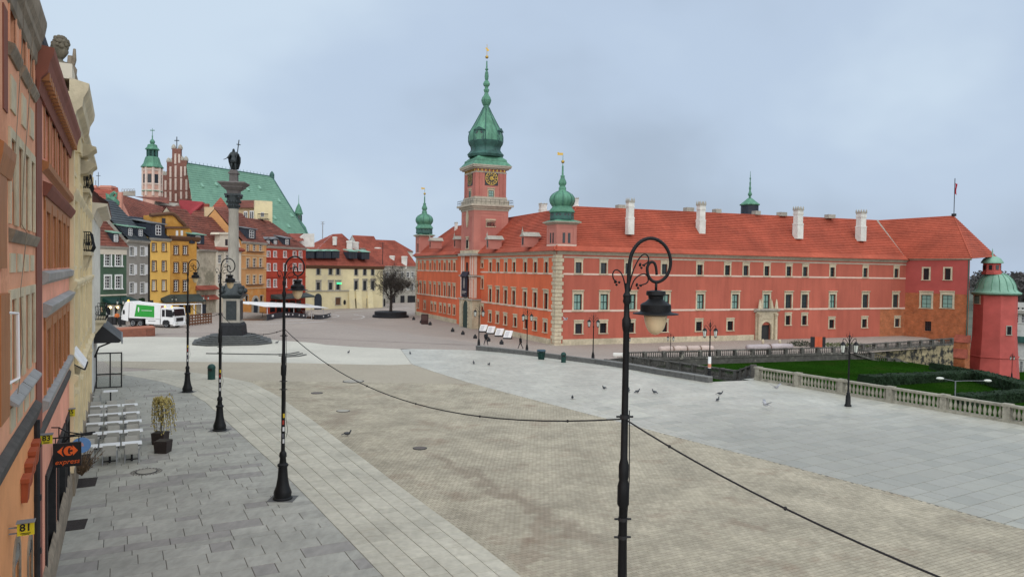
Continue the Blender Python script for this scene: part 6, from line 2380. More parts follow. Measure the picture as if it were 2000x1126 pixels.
mb.lathe([(.35, 0), (.3, .4), (.22, .7), (.24, .9), (.12, 1.1), (.1, 1.4)], 8, q)
mb.tube([(q[0], q[1], q[2] + .8), (q[0] + .15, q[1], q[2] + 1.25), (q[0] + .1, q[1] + .1, q[2] + 1.7)], [.1, .08, .05], 6)
mb.build('finial_figure', M['grnstone'], h3, 50)
closed(B3)
mb = MB()
slope(mb, B3.P(0, -.2, 15.02), B3.P(B3.L, -.2, 14.8), B3.P(B3.L, -5, 18), B3.P(0, -5, 18), 8, .06)
mb.build('roof', M['oldtile'], h3)
def balcony(F_, s0, s1, z, d, par):
	mb = MB()
	F_.box(mb, s0, s1, 0, d, z - .18, z)
	F_.prof(mb, s0 + .2, s0 + .55, [(0, z - 1.0), (.2, z - .9), (d * .85, z - .25), (d * .85, z - .18), (0, z - .18)])
	F_.prof(mb, s1 - .55, s1 - .2, [(0, z - 1.0), (.2, z - .9), (d * .85, z - .25), (d * .85, z - .18), (0, z - .18)])
	b = mb.build('balcony', M['cremst'], par)
	mb = MB()
	P = F_.P
	n_ = int((s1 - s0) / .14)
	for k in range(n_ + 1):
		s_ = s0 + .05 + (s1 - s0 - .1) * k / n_
		mb.tube([P(s_, d - .05, z), P(s_, d + .12, z + .25), P(s_, d + .02, z + .55), P(s_, d - .05, z + .9)], .018, 4)
	for k in range(5):
		o_b = .05 + (d - .1) * k / 5
		for s_ in (s0 + .05, s1 - .05):
			mb.tube([P(s_, o_b, z), P(s_ - .05, o_b + .05, z + .3), P(s_, o_b, z + .9)], .018, 4)
			mb.tube([P(s_, o_b + d * .1 + .06 * math.cos(t * .9), z + .45 + .1 * math.sin(t * .9)) for t in range(8)], .014, 4)
	for zz in (.06, .9):
		mb.tube([P(s0 + .05, 0, z + zz), P(s0 + .05, d - .05, z + zz), P(s1 - .05, d - .05, z + zz), P(s1 - .05, 0, z + zz)], .025, 5)
	mb.build('balcony_railing', M['iron'], b)
balcony(B3, 7.2, 10.2, 12.1, .55, h3)
balcony(B3, 7.6, 11.4, 9.25, .6, h3)
mb = MB()
B3.prof(mb, 0, B3.L, [(0, -.2), (.25, -.2), (.22, 1.0), (0, 1.2)])
mb.build('plinth', M['grnstone'], h3)
B4 = LF(50.05, 66.0, 'white pilastered house front beyond the yellow house with black awning', M['white_r'], 12.2)
h4 = B4.par
o0 = B4.off
for c in (51.6, 54, 56.4, 58.8, 61.2, 63.6):
	for za, zb2 in ((5.4, 7.4), (8.6, 10.6)):
		B4.win(c - o0 - .5, c - o0 + .5, za, zb2, sash='wframe', glass='glass_b', sur=.2, surm='white_r', bars=(2, 4), deep=.18)
B4.wall('wall')
for c in (50.4, 52.8, 55.2, 57.6, 60, 62.4, 64.8):
	mb = MB()
	B4.box(mb, c - o0 - .25, c - o0 + .25, -.02, .22, 4.4, 11.4)
	mb.build('pilaster', M['white_r'], h4)
mb = MB()
B4.prof(mb, 0, B4.L, [(0, 11.4), (.2, 11.5), (.4, 12.0), (.9, 12.15), (.95, 12.3), (0, 12.35)])
mb.build('cornice', M['p_wht'], h4)
closed(B4)
mb = MB()
slope(mb, B4.P(0, .95, 12.35), B4.P(B4.L, .95, 12.35), B4.P(B4.L, -4.5, 17), B4.P(0, -4.5, 17), 10, .06)
mb.build('roof', M['oldtile'], h4)
balcony(B4, 4.5, 9, 5.0, .8, h4)
mb = MB()
P = B4.P
a, b = 7.6, 14.2
mb.hexa([P(a, 0, 3.2), P(b, 0, 3.2), P(b, 1.55, 3.2), P(a, 1.55, 3.2), P(a, 0, 4.85), P(b, 0, 4.85), P(b, 1.7, 3.35), P(a, 1.7, 3.35)])
aw = mb.build('awning', M['blackpl'], h4)
mb = MB()
for k in range(22):
	s_ = a + (b - a) * k / 21
	mb.tube([P(s_, 1.68, 3.42), P(s_, 1.74, 3.12)], .05, 4)
for k in range(8):
	s_ = a + (b - a) * k / 7
	mb.tube([P(s_, .02, 4.88), P(s_, 1.7, 3.4)], .025, 4)
mb.tube([P(a, 1.72, 3.38), P(b, 1.72, 3.38)], .06, 6)
mb.build('awning_fringe', M['zinc'], aw)
mb = MB()
mb.tube([P(7.9, .05, 2.2), P(7.9, .3, 2.9), P(7.9, 1.0, 3.2)], .06, 6)
mb.build('awning_bracket', M['iron'], aw)
sg = thing('glass_screen', P(8.0, .9, 0), 'black framed glass screen standing out from white house under awning', 'screen')
mb = MB()
for oo in (.15, 1.0, 1.7):
	B4.box(mb, 7.9, 8.0, oo - .04, oo + .04, 0, 2.5)
for zz in (.02, .95, 2.42):
	B4.box(mb, 7.91, 7.99, .15, 1.7, zz, zz + .08)
mb.build('frame', M['iron'], sg)
for oo in (.19, 1.04):
	mb = MB()
	gm = bpy.data.materials.get('screen_glass')
	if gm is None:
		gm = glassmat('screen_glass', (.5, .52, .45), .05, .5)
		gm.node_tree.nodes['Principled BSDF'].inputs['Alpha'].default_value = .18
	B4.box(mb, 7.94, 7.955, oo, oo + .77, .1, 2.42)
	mb.build('pane', gm, sg)
sb_ = thing('sign_board', B3.P(1.2, .3, 4.6), 'white tilted light board fixed to front beside number 85', 'sign')
P = B3.P
for k in (0, 1):
	mb = MB()
	s0, s1 = .2 + k * 1.25, 1.35 + k * 1.25
	mb.hexa([P(s0, .1, 5.35), P(s1, .1, 5.35), P(s1, .62, 4.75), P(s0, .62, 4.75), P(s0, .13, 5.4), P(s1, .13, 5.4), P(s1, .66, 4.8), P(s0, .66, 4.8)])
	mb.build('panel', M['white'], sb_)
mb = MB()
for k in range(16):
	mb.ball(P(.25 + k * .15, .66, 4.72), .04, seg=5, rings=4)
mb.tube([P(.2, .02, 5.0), P(.2, .62, 4.72), P(2.6, .62, 4.72), P(2.6, .02, 5.0)], .025, 5)
mb.build('bulb_rail', M['blackpl'], sb_)
def text_mesh(body, size, M4, m, name, parent, shear=0.0, ext=.006, bold=0.0, align='CENTER'):
	cu = bpy.data.curves.new('tmp', 'FONT')
	cu.body = body
	cu.size = size
	cu.extrude = ext
	cu.offset = bold
	cu.shear = shear
	cu.align_x = align
	cu.align_y = 'CENTER'
	to = bpy.data.objects.new('tmp', cu)
	col.objects.link(to)
	dg = bpy.context.evaluated_depsgraph_get()
	me = bpy.data.meshes.new_from_object(to.evaluated_get(dg))
	bpy.data.objects.remove(to)
	bpy.data.curves.remove(cu)
	o_ = LOC.get(parent.as_pointer(), Vector((0, 0, 0)))
	me.transform(Matrix.Translation(-o_) @ M4)
	me.materials.clear()
	me.materials.append(m)
	ob = bpy.data.objects.new(name, me)
	col.objects.link(ob)
	ob.parent = parent
	LOC[ob.as_pointer()] = o_
	return ob
def signframe(s_, o_mid, z, face=-1):
	"""matrix: sign standing square to the house front, facing the camera (towards -s)"""
	p = SO(s_, o_mid)
	X = Vector((FN.x, FN.y, 0))
	Z = Vector((0, 0, 1))
	Y = Vector((-FU.x, -FU.y, 0))
	m4 = Matrix(((X.x, Z.x, Y.x, p[0]), (X.y, Z.y, Y.y, p[1]), (X.z, Z.z, Y.z, z), (0, 0, 0, 1)))
	return m4
def m4box(mb, m4, x0, x1, y0, y1, z0, z1):
	n = len(mb.v)
	mb.box(x0, x1, y0, y1, z0, z1)
	for i in range(n, len(mb.v)):
		mb.v[i] = tuple(m4 @ Vector(mb.v[i]))
ylw = mat('yellow_sign_paint', (.62, .52, .02), .5, .06, 4)
blk = mat('sign_black', (.012, .012, .013), .45)
orr = mat('orange_sign_print', (.75, .12, .02), .5, .05, 4)
def number_sign(num, s_, o_mid, z, w_, label):
	m4 = signframe(s_, o_mid, z)
	root = thing('house_number_sign', tuple(m4.translation), label, 'sign', 'house number signs')
	mb = MB()
	m4box(mb, m4, -w_ / 2, w_ / 2, -w_ * .44, w_ * .44, -.06, .0)
	mb.build('plate', ylw, root)
	mb = MB()
	m4box(mb, m4, -w_ * .56, w_ * .56, w_ * .44, w_ * .5, -.16, .04)
	m4box(mb, m4, -w_ / 2 - .16, -w_ / 2, w_ * .1, w_ * .18, -.05, -.02)
	m4box(mb, m4, -w_ / 2 - .16, -w_ / 2, -w_ * .3, -w_ * .22, -.05, -.02)
	mb.build('bracket', M['zinc'], root)
	text_mesh(num, w_ * .72, m4 @ Matrix.Translation((0, w_ * .1, .004)), blk, 'numerals', root, bold=.012 * w_)
	mb = MB()
	m4box(mb, m4, -w_ * .3, w_ * .3, -w_ * .3, -w_ * .26, .0, .008)
	m4box(mb, m4, -w_ * .22, w_ * .22, -w_ * .38, -w_ * .35, .0, .008)
	mb.build('print', blk, root)
	return root
number_sign('81', 14.3, .25, 4.08, .25, 'yellow house number 81 sign on nearest peach house')
number_sign('83', 18.7, .22, 4.72, .23, 'yellow house number 83 sign above the black shop sign')
number_sign('85', 30.4, .06, 3.25, .3, 'yellow house number 85 sign near the blue disc')
m4 = signframe(23.0, .38, 3.38)
sg = thing('shop_sign', tuple(m4.translation), 'black square hanging shop sign with orange logo reading express', 'sign')
mb = MB()
m4box(mb, m4, -.34, .34, -.34, .32, -.1, 0)
mb.build('panel', blk, sg)
mb = MB()
def v3(x, y, z=.0):
	return tuple(m4 @ Vector((x, y, z)))
mb.tube([v3(-.42, .47, -.05), v3(.6, .5, -.05)], .02, 6)
mb.tube([v3(-.42, .78, -.05), v3(-.2, .76, -.05), v3(.0, .62, -.05), v3(.4, .52, -.05), v3(.62, .52, -.05)], .018, 6)
mb.tube([v3(-.2, .78, -.05), v3(-.2, .47, -.05)], .015, 6)
for x in (-.28, .28):
	mb.tube([v3(x, .33, -.05), v3(x, .49, -.05)], .012, 6)
mb.build('bracket', M['iron'], sg)
text_mesh('express', .19, m4 @ Matrix.Translation((0, -.2, .004)), orr, 'lettering', sg, shear=.25)
def flatpoly(pts, z0, z1, m, name):
	mb = MB()
	mb.prism([v3(x, y, z0) for x, y in pts], tuple((m4.to_3x3() @ Vector((0, 0, z1 - z0)))))
	return mb.build(name, m, sg)
flatpoly([(-.24, .1), (-.08, .24), (-.12, .17), (-.13, .1), (-.12, .03), (-.08, -.05)], .0, .006, orr, 'logo')
cpts = []
for k in range(17):
	a = R(50) + R(260) * k / 16
	cpts.append((.04 + .125 * math.cos(a), .1 + .135 * math.sin(a)))
flatpoly(cpts + [(.1, .0), (.14, .02), (.14, -.04), (.26, .1), (.13, .25), (.13, .18), (.1, .2)], .0, .006, orr, 'logo')
flatpoly([(.03, .17), (.09, .2), (.06, .12), (.13, .13), (.13, .07), (.06, .08), (.09, .0), (.03, .03), (.015, .1)], .004, .009, blk, 'logo')
m4 = signframe(26.8, .56, 2.8)
sg = thing('round_sign', tuple(m4.translation), 'pale blue round disc sign hanging behind the black shop sign', 'sign')
mb = MB()
n = 28
mb.prism([v3(.28 * math.cos(2 * math.pi * k / n), .25 * math.sin(2 * math.pi * k / n), -.04) for k in range(n)], tuple(m4.to_3x3() @ Vector((0, 0, .06))))
mb.build('disc', mat('blue_sign_paint', (.13, .27, .52), .5, .08, 4), sg)
mb = MB()
mb.prism([v3(x, y, .02) for x, y in ((-.07, -.03), (.08, -.03), (.05, .07), (-.02, .1), (-.06, .04))], tuple(m4.to_3x3() @ Vector((0, 0, .01))))
mb.build('print', mat('pink_sign_print', (.55, .3, .28), .6), sg)
mb = MB()
mb.tube([v3(-.5, .1, 0), v3(-.3, .35, 0), v3(.4, .4, 0)], .025, 6)
mb.tube([v3(0, .24, 0), v3(0, .38, 0)], .015, 5)
mb.build('bracket', M['iron'], sg)
# ================================================================ THINGS ON THE SQUARE
def smooth_path(pts, n=4):
	"""Catmull-Rom through the points"""
	P_ = [Vector(p) for p in pts]
	r = []
	for i in range(len(P_) - 1):
		p0, p1, p2, p3 = P_[max(i - 1, 0)], P_[i], P_[i + 1], P_[min(i + 2, len(P_) - 1)]
		for k in range(n):
			t = k / n
			r.append(.5 * ((2 * p1) + (p2 - p0) * t + (2 * p0 - 5 * p1 + 4 * p2 - p3) * t * t + (3 * p1 - p0 - 3 * p2 + p3) * t ** 3))
	return r + [P_[-1]]
def crook_lamp(label):
	t_ = thing('street_lamp', (0, 0, 0), label, 'lamp', 'tall crook lamps along the pavement')
	S_ = 518.0
	def q(x, y):
		return ((x - 245) / S_, 0, 9.05 - (y - 80) / S_)
	mb = MB()
	mb.lathe([(.36, 0), (.36, .06), (.31, .1), (.33, .25), (.3, .34), (.24, .5), (.19, .8), (.165, 1.15), (.165, 1.22), (.2, 1.24), (.2, 1.3), (.13, 1.36), (.11, 1.55), (.14, 1.6), (.13, 1.72), (.08, 1.8)], 16)
	mb.build('base', M['iron'], t_, 40)
	mb = MB()
	mb.lathe([(.072, 1.75), (.068, 4.6), (.1, 4.65), (.1, 4.95), (.075, 5.05), (.085, 5.1), (.085, 5.3), (.06, 5.4), (.052, 7.5), (.06, 7.52), (.075, 7.6), (.075, 7.7), (.05, 7.75), (.045, 7.95), (.07, 8.0), (.06, 8.05), (.07, 8.1), (.04, 8.15), (.035, 8.3)], 12)
	mb.build('pole', M['iron'], t_, 40)
	mb = MB()
	path = [(250, 580), (256, 450), (260, 330), (272, 240), (300, 175), (340, 125), (390, 95), (440, 85), (500, 97), (560, 140), (600, 205), (617, 285), (603, 365), (565, 425), (510, 455), (460, 445), (425, 400), (415, 340), (430, 300), (455, 285), (480, 300), (493, 345), (498, 395)]
	pp = smooth_path([q(*p) for p in path], 3)
	mb.tube(pp, [.033 - .011 * i / len(pp) for i in range(len(pp))], 8)
	mb.tube([q(495, 455), q(495, 530)], .022, 8)
	mb.build('crook', M['iron'], t_, True)
	for sc_ in ([(235, 560), (220, 460), (195, 390), (160, 358), (130, 365), (118, 400), (130, 440), (158, 462)], [(262, 490), (290, 375), (330, 280), (370, 228), (402, 222), (425, 250), (418, 290), (370, 315)], [(268, 540), (300, 450), (340, 405), (385, 388), (415, 402), (426, 440), (405, 470), (345, 487)]):
		mb = MB()
		mb.tube(smooth_path([q(*p) for p in sc_], 3), .012, 6)
		e = Vector(q(*sc_[-1]))
		for d_ in ((.035, 0, .0), (-.03, 0, .02), (-.01, 0, -.04), (-.03, .02, 0)):
			mb.ball(e + Vector(d_), .022, seg=6, rings=4)
		mb.build('scroll', M['iron'], t_, True)
	cx, cz_ = 495, 0
	def hz(y):
		return 9.05 - (y - 80) / S_
	mb = MB()
	prof = [(20, 525), (80, 532), (84, 565), (66, 575), (62, 600), (85, 622), (118, 640), (130, 650), (130, 705), (142, 712), (192, 722), (194, 730), (120, 738), (100, 742)]
	mb.lathe([(a / S_, hz(b)) for a, b in prof][::-1], 20, ((cx - 245) / S_, 0, 0))
	hd = mb.build('lamp_head', M['iron'], t_, 40)
	mb = MB()
	gp = [(98, 735), (97, 760), (90, 800), (76, 845), (55, 880), (28, 900), (4, 906)]
	mb.lathe([(a / S_, hz(b)) for a, b in gp][::-1], 20, ((cx - 245) / S_, 0, 0))
	mb.build('lamp_glass', M['opal'], t_, True)
	mb = MB()
	for z in (4.1, 4.4, 6.1):
		mb.tube([(-.14, 0, z), (.14, 0, z)], .018, 6)
		mb.lathe([(.078, z - .03), (.078, z + .03)], 10)
	mb.tube(smooth_path([(.08, .02, 6.2), (.1, .02, 5.0), (.07, .02, 4.3), (.1, .03, 3.0), (.16, .04, 2.6), (.1, .03, 2.3)], 4), .009, 5)
	mb.build('fittings', M['iron2'], t_)
	for k, (z, c) in enumerate(((3.05, (.5, .35, .02)), (2.8, (.3, .03, .02)), (2.55, (.6, .6, .6)), (2.3, (.1, .1, .12)), (2.1, (.5, .5, .5)))):
		mb = MB()
		a0 = -1.9 + random.uniform(-.3, .3)
		v = []
		for i in range(5):
			a = a0 + i * .25
			for zz in (z, z + .16):
				v.append((.0745 * math.cos(a), .0745 * math.sin(a), zz))
		mb.add(v, [(2 * i, 2 * i + 2, 2 * i + 3, 2 * i + 1) for i in range(4)])
		st_ = mb.build('sticker', mat('sticker_print', c, .6), t_)
	return t_
lampA = crook_lamp('nearest tall black crook lamp rising before the castle front')
angF = math.atan2(FN.y, FN.x)
p_near = at(1225.5, 530, 12.45)
lampA.location = (p_near.x, p_near.y, .03)
lampA.rotation_euler = (0, 0, R(4))
lampA.scale = (1.021,) * 3
p4, p3, p2 = G(552, 975), G(429, 841), G(366, 766)
LL = [(p4, 'black crook lamp between the border slabs, second from the camera'), (p3, 'black crook lamp crossing in front of the column foot'), (p2, 'farthest crook lamp, in front of the ochre house')]
for p, lb in LL:
	dup(lampA, (p.x, p.y, .03), R(12), lb)
for p, _ in LL:
	mb = MB()
	mb.box(p.x - .48, p.x + .48, p.y - .42, p.y + .42, .02, .042)
	mb.build('lamp_plate', M['kerb'], side_bed)
def cable(a, b, sag, label):
	a, b = Vector(a), Vector(b)
	pts = []
	for i in range(25):
		t = i / 24
		p = a.lerp(b, t)
		p.z -= sag * 4 * t * (1 - t)
		pts.append(p)
	mb = MB()
	mb.tube(pts, .014, 5)
	for i in range(2, 24, 4):
		mb.ball(pts[i], .028, seg=5, rings=4)
	tag(mb.build('cable', M['black'], None, origin=tuple(a)), label, 'cable', 'cables slung between the crook lamps')
nz_ = 6.22
cable((p4.x, p4.y, 6.4), (p_near.x, p_near.y, nz_), 1.05, 'thin black cable sagging between the two nearest crook lamps')
cable((p_near.x, p_near.y, nz_), (8.6, 1.0, 6.2), .75, 'thin black cable running from nearest lamp to lower right corner')
cable((p3.x, p3.y, 6.2), (p4.x, p4.y, 6.35), .55, 'thin black cable between lamp at the column and next nearer lamp')
cable((p2.x, p2.y, 6.2), (p3.x, p3.y, 6.2), .5, 'thin black cable between the two farthest crook lamps')
def lantern_lamp(label):
	t_ = thing('street_lamp', (0, 0, 0), label, 'lamp', 'lantern lamps round the square')
	mb = MB()
	mb.lathe([(.22, 0), (.22, .12), (.17, .2), (.15, .7), (.1, .85), (.12, .9), (.07, 1.0), (.055, 1.2), (.05, 3.5), (.075, 3.55), (.06, 3.65), (.04, 3.75), (.035, 4.6), (.06, 4.66), (.02, 4.75), (.01, 5.0)], 10)
	mb.build('pole', M['iron'], t_, 40)
	for sx in (-1, 1):
		mb = MB()
		mb.tube(smooth_path([(0, 0, 4.0), (.16 * sx, 0, 4.28), (.32 * sx, 0, 4.48), (.42 * sx, 0, 4.5), (.46 * sx, 0, 4.36), (.45 * sx, 0, 4.25)], 4), .02, 6)
		mb.tube(smooth_path([(0, 0, 4.35), (.12 * sx, 0, 4.5), (.22 * sx, 0, 4.72), (.18 * sx, 0, 4.82)], 3), .012, 5)
		mb.build('arm', M['iron'], t_, True)
		mb = MB()
		mb.lathe([(.05, 4.3), (.1, 4.24), (.2, 4.12), (.21, 4.08), (.15, 4.07)][::-1], 6, (.45 * sx, 0, 0))
		mb.lathe([(.1, 3.6), (.11, 3.56), (.03, 3.5)][::-1], 6, (.45 * sx, 0, 0))
		for k in range(6):
			a = k * math.pi / 3
			mb.tube([(.45 * sx + .17 * math.cos(a), .17 * math.sin(a), 4.08), (.45 * sx + .1 * math.cos(a), .1 * math.sin(a), 3.58)], .012, 4)
		ln_ = mb.build('lantern', M['iron'], t_)
		mb = MB()
		mb.lathe([(.095, 3.6), (.16, 4.08)], 6, (.45 * sx, 0, 0))
		mb.build('lantern_glass', M['opal_w'], ln_)
	mb = MB()
	for a in (math.pi / 2, -math.pi / 2):
		mb.tube(smooth_path([(0, 0, 4.1), (0, .12 * math.sin(a), 4.4), (0, .2 * math.sin(a), 4.6), (0, .1 * math.sin(a), 4.7)], 3), .014, 5)
	mb.build('ironwork', M['iron'], t_)
	return t_
kl = lantern_lamp('black twin lantern lamp at the far left end of the kerb wall')
q = G(935, 678.5)
kl.location = q
for px, py, sc_, rz, lb in ((1029, 690.6, 1, .2, 'black twin lantern lamp on kerb wall, in front of castle west corner'), (1158, 706.5, 1, -.1, 'black twin lantern lamp on kerb wall right of stone quoins'), (1385, 745, 1, .1, 'black twin lantern lamp with white poster at end of kerb wall'), (1656, 794, 1, .1, 'black twin lantern lamp in front of the pale balustrade')):
	q = G(px, py)
	dup(kl, q, rz, lb, sc_)
def lamp_at(px, ybase, ytop, d, rz, lb):
	b, tt_ = at(px, ybase, d), at(px, ytop, d)
	dup(kl, b, rz, lb, (tt_.z - b.z) / 5.0)
lamp_at(1309, 707, 648, 106, 0, 'small twin lantern lamp on dark terrace balustrade before rolled tarpaulins')
lamp_at(1226, 702, 652, 107, .5, 'twin lantern lamp almost hidden behind the nearest crook lamp')
for px, yb, yt, lb in ((235, 637, 577, 'twin lantern lamp in front of green house shopfront'), (340, 617, 575, 'twin lantern lamp before the ochre house canopy'), (402, 620, 571, 'twin lantern lamp before the blotchy bare wall'), (472, 618, 570, 'dark lamp post right of the column pedestal'), (545, 614, 572, 'twin lantern lamp before the red house awning')):
	q = G(px, yb)
	tp_ = at(px, yt, q.y)
	dup(kl, q, .1, lb, (tp_.z - q.z) / 5.0)
q = G(1385, 745)
mb = MB()
mb.lathe([(.13, q.z + 1.1), (.13, q.z + 2.0)], 10, (q.x, q.y, 0))
po = mb.build('poster', M['white'], None, origin=tuple(q))
tag(po, 'white paper poster wrapped round lamp post at kerb end', 'poster')
mb = MB()
mb.lathe([(.133, q.z + 1.15), (.133, q.z + 1.45)], 10, (q.x, q.y, 0))
mb.build('print', mat('orange_print', (.6, .25, .15), .7), po)
kp = [G(929, 683.5), G(1029, 694), G(1162, 711), G(1280, 731), G(1384, 748)]
kd = [(1.0, 0, 0)]
kw = thing('kerb_wall', tuple(kp[2]), 'long low dark granite kerb wall edging the pale terrace', 'wall')
for i in range(4):
	a, b = kp[i], kp[i + 1]
	n_ = 4
	for k in range(n_):
		p, q = a.lerp(b, k / n_), a.lerp(b, (k + 1) / n_)
		u_ = (q - p).normalized()
		p, q = p + u_ * .02, q - u_ * .02
		nn = Vector((u_.y, -u_.x, 0))
		if nn.y > 0:
			nn = -nn
		mb = MB()
		zz = lambda v: zg(v.x, v.y)
		h = .42
		w0, w1 = nn * 0, -nn * .5
		pts = []
		for hh in (-.3, h):
			for v in (p + w0, q + w0, q + w1, p + w1):
				pts.append((v.x, v.y, zz(p if v is p else v) + hh))
		mb.hexa(pts)
		mb.build('kerb_block', M['kerb'], kw)
		mb = MB()
		pts = []
		for hh in (h + .002, h + .09):
			for v in (p + nn * .04, q + nn * .04, q + w1, p + w1):
				pts.append((v.x, v.y, zz(v) + hh))
		mb.hexa(pts)
		mb.build('coping', M['kerbtop'], kw)
bA, bB = Vector((20, 60.4)), Vector((30.3, 43.5))
bu_ = (bB - bA).normalized()
bn_ = Vector((bu_.y, -bu_.x))
def bal_s(px):
	k = (px - 1000) / FPX
	return (k * bA.y - bA.x) / (bu_.x - k * bu_.y)
bal = thing('balustrade', (25, 52, 0), 'pale stone balustrade with turned balusters edging terrace above lawn', 'balustrade')
mb = MB()
BP_ = [(.062, 0), (.075, .03), (.05, .07), (.06, .12), (.095, .22), (.1, .3), (.085, .4), (.055, .52), (.045, .6), (.06, .63), (.045, .66), (.07, .72)]
bal_me = None
def obox(mb, s0, s1, o0, o1, z0, z1, A=bA, u=bu_, n=bn_):
	f = lambda s, o, z: (A.x + u.x * s + n.x * o, A.y + u.y * s + n.y * o, zg(A.x + u.x * s, A.y + u.y * s) + z)
	mb.hexa([f(s0, o0, z0), f(s1, o0, z0), f(s1, o1, z0), f(s0, o1, z0), f(s0, o0, z1), f(s1, o0, z1), f(s1, o1, z1), f(s0, o1, z1)])
posts = [0.25] + [bal_s(x) + .1 for x in (1560, 1646, 1742, 1848, 1972)] + [bal_s(1972) + 3.3, bal_s(1972) + 6.6]
for s_ in posts:
	mb = MB()
	obox(mb, s_ - .26, s_ + .26, -.24, .24, -.1, .22)
	obox(mb, s_ - .2, s_ + .2, -.2, .2, .22, .98)
	obox(mb, s_ - .27, s_ + .27, -.25, .25, .98, 1.14)
	mb.build('post', M['balus'], bal)
for a, b in zip(posts, posts[1:]):
	mb = MB()
	obox(mb, a + .26, b - .26, -.2, .2, -.1, .2)
	mb.build('plinth', M['balus'], bal)
	mb = MB()
	obox(mb, a + .27, b - .27, -.17, .17, .93, .98)
	obox(mb, a + .27, b - .27, -.21, .21, .98, 1.09)
	mb.build('rail', M['balus'], bal)
	n_ = 11
	for k in range(n_):
		s_ = a + .26 + (b - a - .52) * (k + .5) / n_
		P_ = bA + bu_ * s_
		if bal_me is None:
			mb = MB()
			mb.lathe([(r * 1.1, z) for r, z in BP_], 10)
			ob = mb.build('baluster', M['balus'], None, 50)
			ob.parent = bal
			bal_me = ob.data
		else:
			ob = bpy.data.objects.new('baluster', bal_me)
			col.objects.link(ob)
			ob.parent = bal
		ob.location = (P_.x - 25, P_.y - 52, zg(P_.x, P_.y) + .205)
def dark_bal(pts, label, bay=3.0, wall_to=None, wallm=None, h=1.05, dens=.34):
	pts = [Vector(p) for p in pts]
	t_ = thing('balustrade', tuple(pts[0]), label, 'balustrade')
	for a, b in zip(pts, pts[1:]):
		L_ = (b - a).length
		n_ = max(1, round(L_ / bay))
		u_ = (b - a) / L_
		uu = Vector((u_.x, u_.y, 0)).normalized()
		nn = Vector((uu.y, -uu.x, 0))
		def hx(mb, s0, s1, w_, z0, z1):
			p, q = a + u_ * s0, a + u_ * s1
			mb.hexa([tuple(v + nn * o + Vector((0, 0, z))) for z in (z0, z1) for v, o in ((p, w_), (q, w_), (q, -w_), (p, -w_))])
		mb = MB()
		hx(mb, 0, L_, .2, -.1, .2)
		mb.build('plinth', M['balus_d'], t_)
		mb = MB()
		hx(mb, 0, L_, .2, h - .14, h)
		mb.build('rail', M['balus_d'], t_)
		for k in range(n_ + 1):
			s_ = min(max(L_ * k / n_, .25), L_ - .25)
			mb = MB()
			hx(mb, s_ - .24, s_ + .24, .23, -.1, h + .04)
			mb.build('post', M['balus_d'], t_)
		mb = MB()
		m_ = int(L_ / dens)
		for k in range(m_):
			p = a + u_ * (L_ * (k + .5) / m_)
			mb.lathe([(.06, .2), (.1, .4), (.05, .7), (.07, h - .14)], 6, tuple(p))
		stuff(mb.build('balusters', M['balus_d'], t_))
		if wall_to is not None:
			mb = MB()
			f = wall_to
			mb.add([tuple(a + nn * .12 + Vector((0, 0, -.1))), tuple(b + nn * .12 + Vector((0, 0, -.1))), (b.x + nn.x * .35, b.y + nn.y * .35, f(b)), (a.x + nn.x * .35, a.y + nn.y * .35, f(a)), tuple(a - nn * .6 + Vector((0, 0, -.1))), tuple(b - nn * .6 + Vector((0, 0, -.1))), (b.x - nn.x * .6, b.y - nn.y * .6, f(b)), (a.x - nn.x * .6, a.y - nn.y * .6, f(a))], [(0, 1, 2, 3), (4, 7, 6, 5), (0, 4, 5, 1), (1, 5, 6, 2), (0, 3, 7, 4)])
			mb.build('retaining_wall', wallm, t_)
	return t_
M['rubble'] = mat('blotched_rubble_stone', (.30, .25, .15), .95, .3, 2.2, .25, .5, .7, 9, patch=(.03, .03, .028), pscale=.8, pth=(.47, .56))
M['rubble_d'] = mat('dark_rubble_stone', (.07, .068, .06), .95, .35, 2.2, .25, .5, .7, 9, patch=(.2, .19, .15), pscale=1.2, pth=(.6, .7))
T1, T2 = Vector((15.6, 100.6, -3.3)), Vector((51.6, 113.2, -3.3))
U1, U2 = Vector((52.6, 115.0, -3.2)), Vector((76.0, 127.6, -2.95))
dark_bal([T1, T2], 'long dark weathered balustrade on retaining wall behind lawn', wall_to=lambda v: lawn_z(v.x, v.y) - .3, wallm=M['rubble_d'])
dark_bal([U1, U2], 'dark balustrade on blotched stone wall against brick castle end', wall_to=lambda v: -9.5, wallm=M['rubble'])
s1 = Vector((52.3, 112.9, -3.3))
dark_bal([s1, at(1738, 700, 113.5) - Vector((0, 0, 1.0)), at(1752, 700, 113.8) - Vector((0, 0, 1.0)), at(1790, 716, 114.5) - Vector((0, 0, 1.0))], 'dark sloping balustrade of stairs descending beside the lawn', bay=4)
mb = MB()
for k in range(14):
	p = s1.lerp(at(1790, 728, 114.5), k / 13)
	mb.box(p.x - .4, p.x + .5, p.y + .3, p.y + 2.6, p.z - 1.5, p.z - .1)
tag(mb.build('stairs', M['balus_d'], None, origin=tuple(s1)), 'stone stair flight below the blotched retaining wall', 'stairs')
c1, c2, c3, c4 = at(1309, 716, 84), at(1440, 738, 72), at(1279, 726, 82), at(1470, 722, 63)
dark_bal([at(1182, 714, 84), at(1278, 731, 77)], 'low sloping parapet of stairs beside the kerb wall', bay=5, h=.75)
dark_bal([at(1232, 711, 95), at(1309, 722, 88), at(1440, 744, 72)], 'weathered balustrade of the stairs descending from plaza to lawn', bay=3.5)
dark_bal([at(1440, 745, 70), at(1472, 736, 62.5)], 'short dark sloping balustrade joining stairs to pale balustrade', bay=3)
mb = MB()
